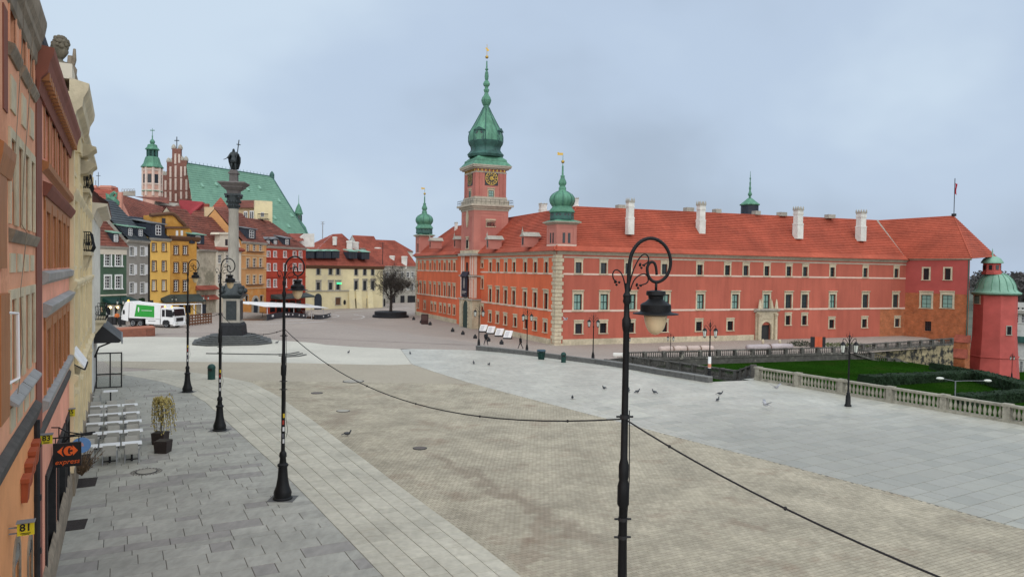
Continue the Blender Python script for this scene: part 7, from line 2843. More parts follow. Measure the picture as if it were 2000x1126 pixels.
for k in range(12):
	p = at(1180, 716, 88).lerp(at(1300, 742, 76), k / 11)
	mb.box(p.x - 1, p.x + 1.2, p.y - 2.5, p.y + 3, p.z - 3, p.z - .3)
tag(mb.build('stairs', M['balus'], None, origin=tuple(at(1240, 730, 82))), 'pale stone stairs going down beside the kerb wall', 'stairs')
mb = MB()
ed = [Vector((75, -30)), Vector((20, 60.4)), Vector((15.8, 58.8)), Vector((9.2, 74)), Vector((10.5, 84)), Vector((16.2, 101))]
for a, b in zip(ed, ed[1:]):
	d_ = (b - a).normalized()
	n_ = Vector((d_.y, -d_.x)) * .15
	mb.add([(a.x, a.y, zg(*a) - .02), (b.x, b.y, zg(*b) - .02), (b.x + n_.x, b.y + n_.y, -8), (a.x + n_.x, a.y + n_.y, -8)], [(0, 1, 2, 3)])
rw = mb.build('terrace_retaining_wall', M['rubble_d'])
struct(rw)
def hedge(pts, w_, h, label):
	rr_ = random.Random(len(label))
	P_ = [Vector((p.x, p.y, lawn_z(p.x, p.y))) for p in pts]
	mb = MB()
	for a, b in zip(P_, P_[1:]):
		L_ = (b - a).length
		n_ = max(2, int(L_ / .35))
		u_ = (b - a).normalized()
		nn = Vector((u_.y, -u_.x, 0)).normalized()
		rows = [(-w_ / 2, 0), (-w_ / 2 * 1.02, h * .5), (-w_ / 2, h), (0, h * 1.01), (w_ / 2, h), (w_ / 2 * 1.02, h * .5), (w_ / 2, 0)]
		base = len(mb.v)
		for i in range(n_ + 1):
			p = a.lerp(b, i / n_)
			for o, z in rows:
				j = lambda: rr_.uniform(-.1, .1)
				mb.v.append((p.x + nn.x * o + j(), p.y + nn.y * o + j(), p.z + z + j() * .8))
		k_ = len(rows)
		for i in range(n_):
			for r in range(k_ - 1):
				q0 = base + i * k_ + r
				mb.f.append((q0, q0 + 1, q0 + k_ + 1, q0 + k_))
		mb.f.append(tuple(base + r for r in range(k_)))
		mb.f.append(tuple(base + n_ * k_ + r for r in range(k_))[::-1])
		for i in range(int(L_ * 110)):
			p = a.lerp(b, rr_.random())
			o, z = rr_.choice(((rr_.uniform(-w_ / 2, w_ / 2), h), (w_ / 2, rr_.uniform(0, h)), (w_ / 2, rr_.uniform(0, h))))
			c = Vector((p.x + nn.x * o, p.y + nn.y * o, p.z + z))
			s_ = .15
			mb.add([c + Vector((rr_.uniform(-s_, s_), rr_.uniform(-s_, s_), rr_.uniform(-s_, s_))) for _ in range(3)], [(0, 1, 2)])
	ob = mb.build('hedge', M['hedge'], None, origin=tuple(P_[0]))
	return tag(ob, label, 'hedge', 'clipped hedges in the castle garden')
LZ = lambda x, y: hit(x, y, lawn_z)
hedge([LZ(1690, 752), LZ(1905, 741)], 2.2, 1.1, 'long dark clipped hedge crossing the castle lawn')
hedge([LZ(1905, 741), LZ(2012, 772)], 2.0, 1.2, 'dark clipped hedge sloping down towards the right edge')
hedge([LZ(1880, 790), LZ(2010, 780)], 2.0, 1.0, 'dark clipped hedge in the lower right corner behind balustrade')
hedge([LZ(1825, 722), LZ(1900, 734)], 1.6, .9, 'short dark hedge below the brick buttress')
b = at(1866, 765, 74)
sl = thing('street_light', (b.x, b.y, lawn_z(b.x, b.y)), 'pale street light with two wide arms behind balustrade on lawn', 'lamp')
mb = MB()
tp_ = at(1866, 744, 74)
mb.tube([(b.x, b.y, lawn_z(b.x, b.y)), tuple(tp_)], .06, 8)
mb.build('pole', M['zinc'], sl)
for x, y in ((1836, 738.5), (1929, 743)):
	e = at(x, y, 74)
	mb = MB()
	mb.tube([tuple(tp_), tuple(tp_.lerp(e, .25) + Vector((0, 0, .03))), tuple(e)], .03, 6)
	mb.build('arm', M['zinc'], sl)
	mb = MB()
	mb.ball(tuple(e), .42, 1, .5, .35, 10, 6)
	mb.build('lamp_head', M['opal_w'], sl, True)
CX, CY = G(455, 668)[:2]
kc = FPX / CY
def kz(y):
	return (668 - y) / kc
colm = thing('monument_column', (CX, CY, 0), 'tall granite victory column with bronze capital on stepped dark base', 'monument')
M['bronze'] = mat('dark_bronze', (.025, .032, .036), .45, .4, 4, .2, .8, metal=.3, c2=(.06, .07, .072))
M['granite_d'] = mat('dark_granite', (.02, .021, .024), .7, .3, 3, .2, .5)
M['granite_c'] = mat('grey_column_granite', (.33, .305, .26), .75, .15, 2.5, .12, .5, stretch=(2, 2, .5))
M['step_g'] = mat('step_granite', (.1, .104, .1), .8, .25, 3, .2)
for k in range(5):
	r = 4.1 - k * .42
	mb = MB()
	z0, z1 = .02 + k * .17, .02 + (k + 1) * .17
	pl = []
	for a in range(4):
		an = R(20) + a * math.pi / 2
		u_, v_ = Vector((math.cos(an), math.sin(an))), Vector((-math.sin(an), math.cos(an)))
		pl += [u_ * r - v_ * r * .62, u_ * r + v_ * r * .62]
	mb.prism([(CX + p.x, CY + p.y, z0) for p in pl], (0, 0, z1 - z0 - .03))
	mb.prism([(CX + p.x * 1.012, CY + p.y * 1.012, z1 - .03) for p in pl], (0, 0, .03))
	mb.build('step', M['step_g'], colm)
def csq(h, z, rot=R(20)):
	c_, s_ = math.cos(rot), math.sin(rot)
	return [(CX + (a * c_ - b * s_) * h, CY + (a * s_ + b * c_) * h, z) for a, b in ((-1, -1), (1, -1), (1, 1), (-1, 1))]
R0 = R(8)
mb = MB()
mb.hexa(csq(1.3, .87, R0) + csq(1.2, 2.0, R0))
mb.hexa(csq(1.2, 2.0, R0) + csq(1.02, 2.3, R0))
mb.build('plinth', M['granite_d'], colm)
zp0, zp1 = 2.3, kz(582)
mb = MB()
mb.hexa(csq(1.0, zp0, R0) + csq(.98, zp0 + .15, R0))
mb.hexa(csq(.9, zp0 + .15, R0) + csq(.88, zp1, R0))
mb.build('pedestal', M['granite_c'], colm)
mb = MB()
for rr_ in range(4):
	c_, s_ = math.cos(R0 + rr_ * math.pi / 2), math.sin(R0 + rr_ * math.pi / 2)
	f = lambda x, y, z: (CX + x * c_ - y * s_, CY + x * s_ + y * c_, z)
	mb.hexa([f(-.55, -.97, zp0 + .3), f(.55, -.97, zp0 + .3), f(.55, -.85, zp0 + .3), f(-.55, -.85, zp0 + .3), f(-.55, -.95, zp1 - .25), f(.55, -.95, zp1 - .25), f(.55, -.85, zp1 - .25), f(-.55, -.85, zp1 - .25)])
	mb.build('tablet', M['bronze'], colm)
	mb = MB()
zc0, zc1 = zp1, kz(553)
mb = MB()
mb.hexa(csq(.92, zc0, R0) + csq(1.2, zc0 + .35, R0))
mb.hexa(csq(1.3, zc0 + .35, R0) + csq(1.3, zc0 + .5, R0))
mb.hexa(csq(1.1, zc0 + .5, R0) + csq(.7, zc1, R0))
rr_ = random.Random(2)
for k in range(4):
	an = R0 + math.pi / 4 + k * math.pi / 2
	ex, ey = math.cos(an), math.sin(an)
	mb.ball((CX + ex * 1.45, CY + ey * 1.45, zc0 + .85), .34, seg=8, rings=6)
	mb.ball((CX + ex * 1.25, CY + ey * 1.25, zc0 + 1.25), .2, seg=8, rings=6)
	for j in range(7):
		t_ = j / 6
		e2 = an + math.pi / 2
		p = Vector((ex, ey)).lerp(Vector((math.cos(e2), math.sin(e2))), t_) * 1.3
		mb.ball((CX + p.x, CY + p.y, zc0 + .9 - .35 * math.sin(math.pi * t_)), .15, seg=6, rings=4)
mb.build('bronze_collar', M['bronze'], colm, 40)
zs0, zs1 = zc1, kz(408)
mb = MB()
mb.lathe([(.72, zs0), (.72, zs0 + .2), (.62, zs0 + .3), (.57, zs0 + .5), (.575, zs0 + 2.5), (.56, zs0 + 5), (.52, zs1 - .2), (.56, zs1 - .1), (.56, zs1)], 24, (CX, CY, 0))
mb.build('shaft', M['granite_c'], colm, 40)
zq = kz(379)
mb = MB()
mb.lathe([(.56, zs1), (.6, zs1 + .1), (.58, zs1 + .5), (.7, zs1 + .9), (.72, zs1 + 1.1), (.82, zq - .2)], 16, (CX, CY, 0))
mb.hexa(csq(.85, zq - .2, R0) + csq(.85, zq, R0))
for k in range(16):
	an = k * math.pi / 8
	for z_, r_ in ((.35, .64), (.8, .74)):
		mb.ball((CX + r_ * math.cos(an + z_), CY + r_ * math.sin(an + z_), zs1 + z_), .1, 1, 1, 1.6, 6, 4)
for k in range(4):
	an = R0 + math.pi / 4 + k * math.pi / 2
	mb.ball((CX + .95 * math.cos(an), CY + .95 * math.sin(an), zq - .35), .17, seg=8, rings=5)
mb.build('capital', M['bronze'], colm, 40)
za = kz(357)
M['granite_b'] = mat('brownish_granite', (.13, .115, .11), .75, .2, 3, .2, .6)
mb = MB()
mb.hexa(csq(.62, zq, R0) + csq(.64, zq + .35, R0))
mb.hexa(csq(.66, zq + .35, R0) + csq(1.05, zq + .7, R0))
mb.hexa(csq(1.1, zq + .7, R0) + csq(1.1, zq + .82, R0))
mb.hexa(csq(1.1, zq + .82, R0) + csq(1.45, za - .12, R0))
mb.hexa(csq(1.47, za - .12, R0) + csq(1.42, za, R0))
mb.build('entablature', M['granite_b'], colm)
zst = kz(337)
mb = MB()
mb.hexa(csq(.52, za, R0) + csq(.44, za + .15, R0))
mb.hexa(csq(.42, za + .15, R0) + csq(.4, zst - .2, R0))
mb.hexa(csq(.52, zst - .2, R0) + csq(.5, zst, R0))
mb.hexa(csq(.4, zst, R0) + csq(.36, zst + .25, R0))
mb.build('statue_pedestal', M['granite_b'], colm)
def figure(name, joints, bones, m, parent=None, loc=(0, 0, 0), sub=2):
	me = bpy.data.meshes.new(name)
	names = list(joints)
	me.from_pydata([joints[n][0] for n in names], [(names.index(a), names.index(b)) for a, b in bones], [])
	ob = bpy.data.objects.new(name, me)
	col.objects.link(ob)
	md = ob.modifiers.new('skin', 'SKIN')
	me.materials.append(m)
	for i, n in enumerate(names):
		r = joints[n][1]
		me.skin_vertices[0].data[i].radius = r if isinstance(r, tuple) else (r, r)
	me.skin_vertices[0].data[0].use_root = True
	s_ = ob.modifiers.new('sub', 'SUBSURF')
	s_.levels = sub
	s_.render_levels = sub
	if parent:
		ob.parent = parent
	ob.location = loc
	return ob
K0 = zst + .25
st = thing('statue', (CX, CY, K0), 'dark bronze king in cloak holding tall cross and sabre on column', 'statue')
J = {'pelvis': ((0, 0, 1.15), (.24, .2)), 'waist': ((0, .0, 1.4), (.22, .18)), 'chest': ((0, -.02, 1.75), (.3, .22)), 'neck': ((0, -.03, 2.05), .1), 'head': ((-.02, -.08, 2.22), .14), 'crown': ((-.02, -.08, 2.42), .12),
	 'shR': ((-.34, -.02, 1.88), .14), 'elR': ((-.56, -.1, 1.5), .11), 'haR': ((-.68, -.3, 1.3), .08),
	 'shL': ((.34, -.02, 1.88), .14), 'elL': ((.58, -.1, 1.65), .12), 'haL': ((.5, -.32, 1.85), .085),
	 'hipR': ((-.14, 0, 1.05), .17), 'knR': ((-.2, -.16, .6), .13), 'anR': ((-.24, -.05, .12), .09), 'toR': ((-.28, -.28, .05), .07),
	 'hipL': ((.14, 0, 1.05), .17), 'knL': ((.18, -.04, .58), .13), 'anL': ((.2, .02, .12), .09), 'toL': ((.24, -.2, .05), .07)}
Bn = [('pelvis', 'waist'), ('waist', 'chest'), ('chest', 'neck'), ('neck', 'head'), ('head', 'crown'), ('chest', 'shR'), ('shR', 'elR'), ('elR', 'haR'), ('chest', 'shL'), ('shL', 'elL'), ('elL', 'haL'), ('pelvis', 'hipR'), ('hipR', 'knR'), ('knR', 'anR'), ('anR', 'toR'), ('pelvis', 'hipL'), ('hipL', 'knL'), ('knL', 'anL'), ('anL', 'toL')]
figure('body', J, Bn, M['bronze'], st)
def cloth(name, rings, m, parent, seg=20, rip=.04, rot=0):
	"""draped surface: rings (z, rx, ry, cx, cy, a0, a1)"""
	mb = MB()
	rr = random.Random(4)
	for z, rx, ry, cx, cy, a0, a1 in rings:
		for k in range(seg + 1):
			a = a0 + (a1 - a0) * k / seg
			f = 1 + rip * math.sin(k * 2.1 + z * 1.5)
			mb.v.append((cx + rx * f * math.cos(a), cy + ry * f * math.sin(a), z))
	for i in range(len(rings) - 1):
		for k in range(seg):
			q = i * (seg + 1) + k
			mb.f.append((q, q + 1, q + seg + 2, q + seg + 1))
	ob = mb.build(name, m, None, True)
	ob.parent = parent
	so = ob.modifiers.new('thick', 'SOLIDIFY')
	so.thickness = .03
	return ob
cloth('cloak', [(2.05, .22, .16, 0, 0, R(-20), R(200)), (1.85, .46, .26, 0, 0, R(-25), R(205)), (1.4, .66, .36, 0, .04, R(-20), R(195)), (.9, .62, .4, .03, .06, R(-10), R(190)), (.4, .48, .4, .06, .06, R(-5), R(190)), (.1, .4, .36, .06, .04, R(0), R(185))], M['bronze'], st, rip=.09)
cloth('tunic', [(1.45, .25, .21, 0, -.01, 0, 2 * math.pi), (1.2, .3, .26, 0, -.02, 0, 2 * math.pi), (.8, .36, .32, 0, -.04, 0, 2 * math.pi)], M['bronze'], st, rip=.07)
mb = MB()
mb.tube([(.3, -.34, .9), (.5, -.33, 1.85), (.68, -.33, 3.35)], .055, 6)
mb.tube([(.42, -.33, 2.86), (.84, -.33, 2.8)], .055, 6)
ob = mb.build('cross', M['bronze'], None)
ob.parent = st
mb = MB()
mb.tube([(-.58, -.32, 1.34), (-.95, -.36, 1.16), (-1.1, -.36, 1.14)], [.05, .035, .01], 6)
ob = mb.build('sabre', M['bronze'], None)
ob.parent = st
def person(px, py, label, top, legs, skin_c, hair, hgt=1.75, rz=0.0, bag=None, sit=False, depth=None):
	g = G(px, py) if depth is None else at(px, py, depth)
	t_ = thing('person', tuple(g), label, 'person')
	t_.rotation_euler = (0, 0, rz)
	t_.scale = (hgt / 1.75,) * 3
	sk = mat('skin_' + label[:6], skin_c, .6)
	tm = mat('cloth_top_' + label[:8], top, .9, .15, 8)
	lm = mat('cloth_legs_' + label[:8], legs, .9, .15, 8)
	s_ = .24
	body = {'pelvis': ((0, 0, .92), (.15, .12)), 'waist': ((0, .01, 1.08), (.145, .11)), 'chest': ((0, -.02, 1.3), (.18, .13)), 'neck': ((0, -.03, 1.5), .055), 'jaw': ((0, -.06, 1.58), .075), 'skull': ((0, -.05, 1.68), .085),
			'shR': ((-.19, -.02, 1.4), .075), 'elR': ((-.25, .08, 1.14), .052), 'wrR': ((-.24, -.02, .92), .036), 'haR': ((-.23, -.05, .83), .035),
			'shL': ((.19, -.02, 1.4), .075), 'elL': ((.25, -.02, 1.14), .052), 'wrL': ((.24, -.16, .95), .036), 'haL': ((.23, -.2, .88), .035),
			'hipR': ((-.09, 0, .88), .1), 'knR': ((-.1, -.16, .5), .07), 'anR': ((-.1, -.16 - s_ * .5, .09), .045), 'toR': ((-.1, -.28 - s_ * .5, .04), .04),
			'hipL': ((.09, 0, .88), .1), 'knL': ((.1, .1, .5), .07), 'anL': ((.1, .12 + s_, .13), .045), 'toL': ((.1, .02 + s_, .045), .04)}
	bn = [('pelvis', 'waist'), ('waist', 'chest'), ('chest', 'neck'), ('neck', 'jaw'), ('jaw', 'skull'), ('chest', 'shR'), ('shR', 'elR'), ('elR', 'wrR'), ('wrR', 'haR'), ('chest', 'shL'), ('shL', 'elL'), ('elL', 'wrL'), ('wrL', 'haL'), ('pelvis', 'hipR'), ('hipR', 'knR'), ('knR', 'anR'), ('anR', 'toR'), ('pelvis', 'hipL'), ('hipL', 'knL'), ('knL', 'anL'), ('anL', 'toL')]
	figure('body', body, bn, lm, t_)
	cloth('jacket', [(1.48, .075, .07, 0, -.03, 0, 6.2832), (1.42, .2, .12, 0, -.02, 0, 6.2832), (1.3, .23, .16, 0, -.02, 0, 6.2832), (1.1, .19, .15, 0, .0, 0, 6.2832), (.86, .21, .17, 0, 0, 0, 6.2832)], tm, t_, rip=.02)
	for sx, pts in ((-1, [(-.19, -.02, 1.42), (-.26, .08, 1.14), (-.245, -.01, .94)]), (1, [(.19, -.02, 1.42), (.26, -.02, 1.14), (.245, -.15, .97)])):
		mb = MB()
		mb.tube(smooth_path(pts, 4), [.09] * 3 + [.075] * 3 + [.06] * 3, 8)
		ob = mb.build('sleeve', tm, None, True)
		ob.parent = t_
		mb = MB()
		e = Vector(pts[-1])
		mb.ball(e + Vector((0, -.02, -.05)), .045, .6, .9, 1.3, 8, 6)
		for f in range(4):
			o = e + Vector((-.025 + .017 * f, -.03, -.09))
			mb.tube([o, o + Vector((0, -.012, -.04)), o + Vector((0, -.004, -.075 + .006 * abs(f - 1)))], .008, 5)
		mb.tube([e + Vector((-.03 * sx, -.04, -.04)), e + Vector((-.045 * sx, -.06, -.075))], .009, 5)
		ob = mb.build('hand', sk, None, True)
		ob.parent = t_
	mb = MB()
	mb.ball((0, -.05, 1.64), .1, .8, .98, 1.18, 12, 9)
	mb.ball((0, -.155, 1.625), .018, seg=6, rings=4)
	for sx in (-1, 1):
		mb.ball((.082 * sx, -.04, 1.64), .022, .5, 1, 1.3, 6, 4)
	mb.lathe([(.052, 1.46), (.05, 1.58)], 8, (0, -.035, 0))
	ob = mb.build('head', sk, None, True)
	ob.parent = t_
	mb = MB()
	for sx in (-1, 1):
		mb.ball((.032 * sx, -.143, 1.66), .009, seg=5, rings=4)
	mb.box(-.022, .022, -.146, -.138, 1.578, 1.586)
	ob = mb.build('face_features', M['black'], None)
	ob.parent = t_
	mb = MB()
	mb.ball((0, -.02, 1.685), .108, .84, .95, 1.0, 12, 8)
	ob = mb.build('hair', mat('hair_' + label[:5], hair, .8), None, True)
	ob.parent = t_
	for sx, a in ((-.1, -.16 - s_ * .5), (.1, .12 + s_)):
		mb = MB()
		mb.ball((sx, a - .07, .05), .055, .85, 2.2, .9, 8, 6)
		ob = mb.build('shoe', M['black'], None, True)
		ob.parent = t_
	if bag:
		mb = MB()
		mb.bbox(-.35, -.2, -.12, .12, .62, .95, .03)
		ob = mb.build('bag', bag, None)
		ob.parent = t_
	return t_
person(1016.5, 680.5, 'person in black hooded coat walking left of castle corner', (.012, .012, .014), (.02, .02, .025), (.5, .33, .25), (.012, .01, .01), 1.75, R(-70))
person(949, 673.5, 'person in dark jacket walking past the first display panel', (.015, .017, .02), (.02, .022, .03), (.5, .33, .25), (.02, .015, .01), 1.7, R(150))
person(228.5, 632, 'person in orange vest standing outside the green house', (.7, .2, .06), (.03, .03, .04), (.5, .33, .25), (.03, .02, .015), 1.75, R(30))
pg_d = mat('grey_pigeon_plumage', (.06, .065, .075), .7, .4, 20)
pg_w = mat('pale_pigeon_plumage', (.4, .4, .42), .7, .2, 20)
def pigeon(m, fly=False):
	mb = MB()
	mb.ball((0, 0, .12), .075, 1.9, .95, .95, 8, 6)
	mb.tube([(.1, 0, .14), (.14, 0, .2), (.15, 0, .235)], [.045, .03, .032], 6)
	mb.ball((.155, 0, .245), .036, seg=6, rings=5)
	mb.tube([(.185, 0, .242), (.215, 0, .232)], [.012, .004], 4)
	mb.hexa([(-.1, -.03, .1), (-.26, -.05, .06), (-.26, .05, .06), (-.1, .03, .1), (-.1, -.03, .13), (-.26, -.05, .075), (-.26, .05, .075), (-.1, .03, .13)])
	if fly:
		for sx in (-1, 1):
			mb.hexa([(.08, .03 * sx, .14), (-.06, .03 * sx, .14), (-.14, .36 * sx, .3), (-.02, .38 * sx, .3), (.08, .03 * sx, .16), (-.06, .03 * sx, .155), (-.14, .36 * sx, .31), (-.02, .38 * sx, .315)])
	else:
		for sx in (-1, 1):
			mb.ball((-.03, .055 * sx, .13), .06, 2.1, .35, .8, 6, 5)
			mb.tube([(.01, .025 * sx, .06), (.015, .025 * sx, .0)], .007, 4)
	return mb
pgs = {}
PGL = [(925, 711, 0, 'grey pigeon leftmost on terrace, nearest the kerb wall end'), (955, 714, 0, 'grey pigeon just right of the leftmost terrace pigeon'), (681, 690, 0, 'lone dark pigeon on pale setts right of column steps'), (801, 692, 0, 'lone dark pigeon where pale setts meet terrace slabs'), (541, 671, 0, 'dark pigeon beside the right end of column steps'), (1118, 780, 0, 'brown grey pigeon on slabs left of the nearest lamp'), (1180, 761, 0, 'small upright pigeon left of the nearest lamp pole'), (1228, 766, 0, 'pigeon half hidden behind the nearest lamp pole'), (1245, 768, 0, 'dark pigeon just right of the nearest lamp pole'), (1278, 769, 0, 'thin upright pigeon right of the nearest lamp pole'), (1402, 784, 0, 'dark pigeon walking below a second terrace pigeon'), (1406, 772, 0, 'pigeon just above another in the middle of terrace'), (1496, 801, 1, 'large pale pigeon flapping over terrace slabs'), (1516, 766, 1, 'pale pigeon landing near the balustrade corner'), (678, 852, 0, 'dark pigeon on beige pavers beside border slabs')]
for i, (px, py, fly, lb) in enumerate(PGL):
	q = G(px, py)
	key = (fly, i % 2)
	mb = pigeon(pg_w if fly else pg_d, fly)
	ob = mb.build('pigeon', pg_w if fly else pg_d, None, True)
	ob.location = (q.x, q.y, q.z + .03 + (.18 if fly else 0))
	ob.rotation_euler = (0, 0, random.uniform(0, 6.28))
	s_ = 1.35 if fly else 1.15
	ob.scale = (s_,) * 3
	tag(ob, lb, 'pigeon', 'pigeons on the square')
q = at(1105, 626.5, 100)
mb = pigeon(pg_w, True)
ob = mb.build('pigeon', pg_w, None, True)
ob.location = q
ob.rotation_euler = (0, 0, .4)
ob.scale = (1.6,) * 3
tag(ob, 'white pigeon flying in front of the castle quoins', 'pigeon', 'pigeons on the square')
def bin_(px, py, label, sc_=1.0):
	q = G(px, py)
	t_ = thing('litter_bin', (q.x, q.y, q.z), label, 'bin', 'round litter bins')
	mb = MB()
	mb.lathe([(.3, 0), (.3, .05), (.27, .07), (.28, .85), (.3, .9), (.28, 1.02), (.2, 1.14), (.08, 1.2)], 16, tuple(q))
	mb.build('body', M['dkgreen'], t_, 40)
	mb = MB()
	for a in (-1.57, 1.57):
		mb.hexa([(q.x + dx, q.y + .285 * math.sin(a) + dy, q.z + z) for z in (.7, .88) for dx, dy in ((-.14, -.01), (.14, -.01), (.14, .01), (-.14, .01))])
	mb.build('opening', M['black'], t_)
	t_.scale = (sc_,) * 3
	return t_
bin_(413, 741, 'dark green domed litter bin left of second lamp', 1.0)
bin_(1100.5, 708, 'dark teal litter bin on terrace against the kerb wall', .85)
q = G(1057, 702)
t_ = thing('waste_basket', tuple(q), 'green mesh waste basket with liner beside the kerb wall', 'bin')
mb = MB()
for k in range(18):
	a = k * math.pi / 9
	mb.tube([(q.x + .28 * math.cos(a), q.y + .28 * math.sin(a), q.z), (q.x + .4 * math.cos(a), q.y + .4 * math.sin(a), q.z + .85)], .018, 4)
for z, r in ((.02, .28), (.3, .32), (.6, .365), (.85, .4)):
	mb.lathe([(r - .02, z), (r + .015, z), (r + .015, z + .03), (r - .02, z + .03)], 18, tuple(q), 0, False)
mb.lathe([(.24, .02), (.33, .7)], 14, tuple(q))
mb.build('basket', M['dkgreen'], t_)
mb = MB()
mb.lathe([(.36, .8), (.44, .86), (.42, .98), (.33, .95), (.25, .75)], 14, tuple(q))
mb.build('liner', mat('blue_grey_liner', (.05, .09, .12), .5), t_, True)
for k, (px, py) in enumerate(((942, 648.5), (957, 652), (973.5, 657), (990.5, 661.5))):
	q = G(px, py)
	lb = ('white tilted display panel, leftmost of four before castle', 'white tilted display panel, second from left before castle', 'white tilted display panel, third from left before castle', 'white tilted display panel, rightmost of four before castle')[k]
	t_ = thing('display_panel', tuple(q), lb, 'display panel', 'tilted display panels')
	u_ = Vector((W.u.x, W.u.y, 0)) * 1
	ex = Vector((.93, -.2, 0)).normalized()
	bk_ = Vector((.35, .8, 0)).normalized()
	w2 = .68
	def f(x, y, z):
		p = q + ex * x + bk_ * y
		return (p.x, p.y, q.z + z)
	mb = MB()
	mb.hexa([f(-w2, 0, .2), f(w2, 0, .2), f(w2, .9, 1.35), f(-w2, .9, 1.35), f(-w2, -.05, .26), f(w2, -.05, .26), f(w2, .85, 1.41), f(-w2, .85, 1.41)])
	pn = mb.build('panel', M['white'], t_)
	mb = MB()
	for y_ in range(5):
		a, b = .1 + y_ * .14, .18 + y_ * .14
		mb.hexa([f(-w2 * .75, a - .06, .26 + a * 1.28), f(w2 * .2, a - .06, .26 + a * 1.28), f(w2 * .2, b - .06, .26 + b * 1.28), f(-w2 * .75, b - .06, .26 + b * 1.28), f(-w2 * .75, a - .065, .268 + a * 1.28), f(w2 * .2, a - .065, .268 + a * 1.28), f(w2 * .2, b - .065, .268 + b * 1.28), f(-w2 * .75, b - .065, .268 + b * 1.28)])
	stuff(mb.build('print', mat('pale_grey_print', (.5, .5, .52), .6), pn))
	mb = MB()
	mb.hexa([f(-w2, -.1, 0), f(w2, -.1, 0), f(w2, .5, 0), f(-w2, .5, 0), f(-w2, -.1, .2), f(w2, -.1, .2), f(w2, .5, .5), f(-w2, .5, .5)])
	mb.build('base', M['blackpl'], t_)
for k, (px, py) in enumerate(((808, 624.5), (823, 630.5), (840, 634.5), (884, 647.5), (904, 653.5), (928, 661), (954, 666.5), (979.5, 672.5))):
	q = G(px, py)
	lb = 'squat dark stone bollard, ' + ('farthest of the row towards tree', 'left of the brown upright board', 'right of the brown upright board', 'just right of castle gate', 'second past the castle gate', 'behind the lamp at kerb end', 'beside the walking person in dark jacket', 'nearest of the row, before display panels')[k]
	mb = MB()
	mb.bbox(q.x - .32, q.x + .32, q.y - .32, q.y + .32, q.z - .05, q.z + .5, .08)
	t_ = mb.build('bollard', M['granite_d'], None, origin=tuple(q))
	tag(t_, lb, 'bollard', 'squat bollards before the castle')
	mb = MB()
	mb.lathe([(.2, .5), (.16, .62), (.18, .7), (.05, .78)], 8, tuple(q))
	mb.build('cap', M['iron2'], t_)
q = G(829.5, 633)
mb = MB()
mb.bbox(q.x - .75, q.x + .75, q.y - .3, q.y + .3, q.z, q.z + 2.2, .05)
bd = mb.build('notice_board', mat('dark_brown_board', (.045, .022, .02), .7, .3, 2), None, origin=tuple(q))
tag(bd, 'dark brown upright notice board between bollards', 'board')
mb = MB()
mb.box(q.x - .6, q.x + .6, q.y - .32, q.y - .3, q.z + .9, q.z + 2.0)
mb.build('sheet', mat('brown_print', (.08, .04, .035), .5), bd)
def roll(p0, p1, r, segs, m, label):
	a, b = Vector(p0), Vector(p1)
	t_ = thing('tarpaulin_roll', tuple(a), label, 'roll')
	rr_ = random.Random(segs)
	for k in range(segs):
		p, q = a.lerp(b, k / segs), a.lerp(b, (k + 1) / segs)
		mb = MB()
		pts, rad = [], []
		for i in range(7):
			t = .02 + .96 * i / 6
			v = p.lerp(q, t)
			v.z += r + rr_.uniform(-.03, .03)
			pts.append(v)
			rad.append(r * (.82 if i in (0, 6) else 1.0 + rr_.uniform(-.05, .05)))
		mb.tube(pts, rad, 14)
		mb.build('roll', m, t_, True)
	for k in range(1, segs):
		p = a.lerp(b, k / segs)
		d_ = (b - a).normalized()
		mb = MB()
		mb.tube([p + Vector((0, 0, r)) - d_ * .05, p + Vector((0, 0, r)) + d_ * .05], r * .9, 12)
		mb.build('strap', M['bframe'], t_)
	return t_
pkt = mat('pinkish_tarpaulin', (.5, .4, .35), .6, .12, 3, .12, .6)
gyt = mat('pinkish_grey_tarpaulin', (.40, .35, .35), .5, .12, 3, .12, .6)
roll(G(1287, 688), G(1393, 686), .48, 4, pkt, 'long pinkish tarpaulin roll in four lengths on castle street')
roll(G(1458, 685), G(1547, 682), .5, 2, gyt, 'greyish tarpaulin roll in two lengths before castle gate')
q = G(1209, 697)
mb = MB()
mb.bbox(q.x - .8, q.x + .8, q.y - .3, q.y + .3, q.z + .18, q.z + .55, .08)
mb.box(q.x - .65, q.x - .35, q.y - .2, q.y + .2, q.z, q.z + .18)
mb.box(q.x + .35, q.x + .65, q.y - .2, q.y + .2, q.z, q.z + .18)
tag(mb.build('stone_bench', M['white_r'], None, origin=tuple(q)), 'pale stone bench left of the dark terrace balustrade', 'bench')
q = G(1597, 678)
t_ = thing('hoarding', tuple(q), 'small orange and black folding hoarding against castle wall', 'hoarding')
om = mat('orange_board', (.55, .11, .05), .6, .1, 2)
for k in range(4):
	mb = MB()
	x0 = q.x - 1.2 + k * .62
	m_ = (M['blackpl'], om, om, M['blackpl'])[k]
	dy = .25 * (k % 2)
	mb.hexa([(x0, q.y - dy, q.z), (x0 + .6, q.y - .25 + dy, q.z), (x0 + .6, q.y - .18 + dy, q.z), (x0, q.y - dy + .07, q.z), (x0, q.y - dy, q.z + 1.75), (x0 + .6, q.y - .25 + dy, q.z + 1.75), (x0 + .6, q.y - .18 + dy, q.z + 1.75), (x0, q.y - dy + .07, q.z + 1.75)])
	mb.build('board', m_, t_)
for px, yy, nn in ((1571, 672, 30), (1568, 674, 16)):
	pass
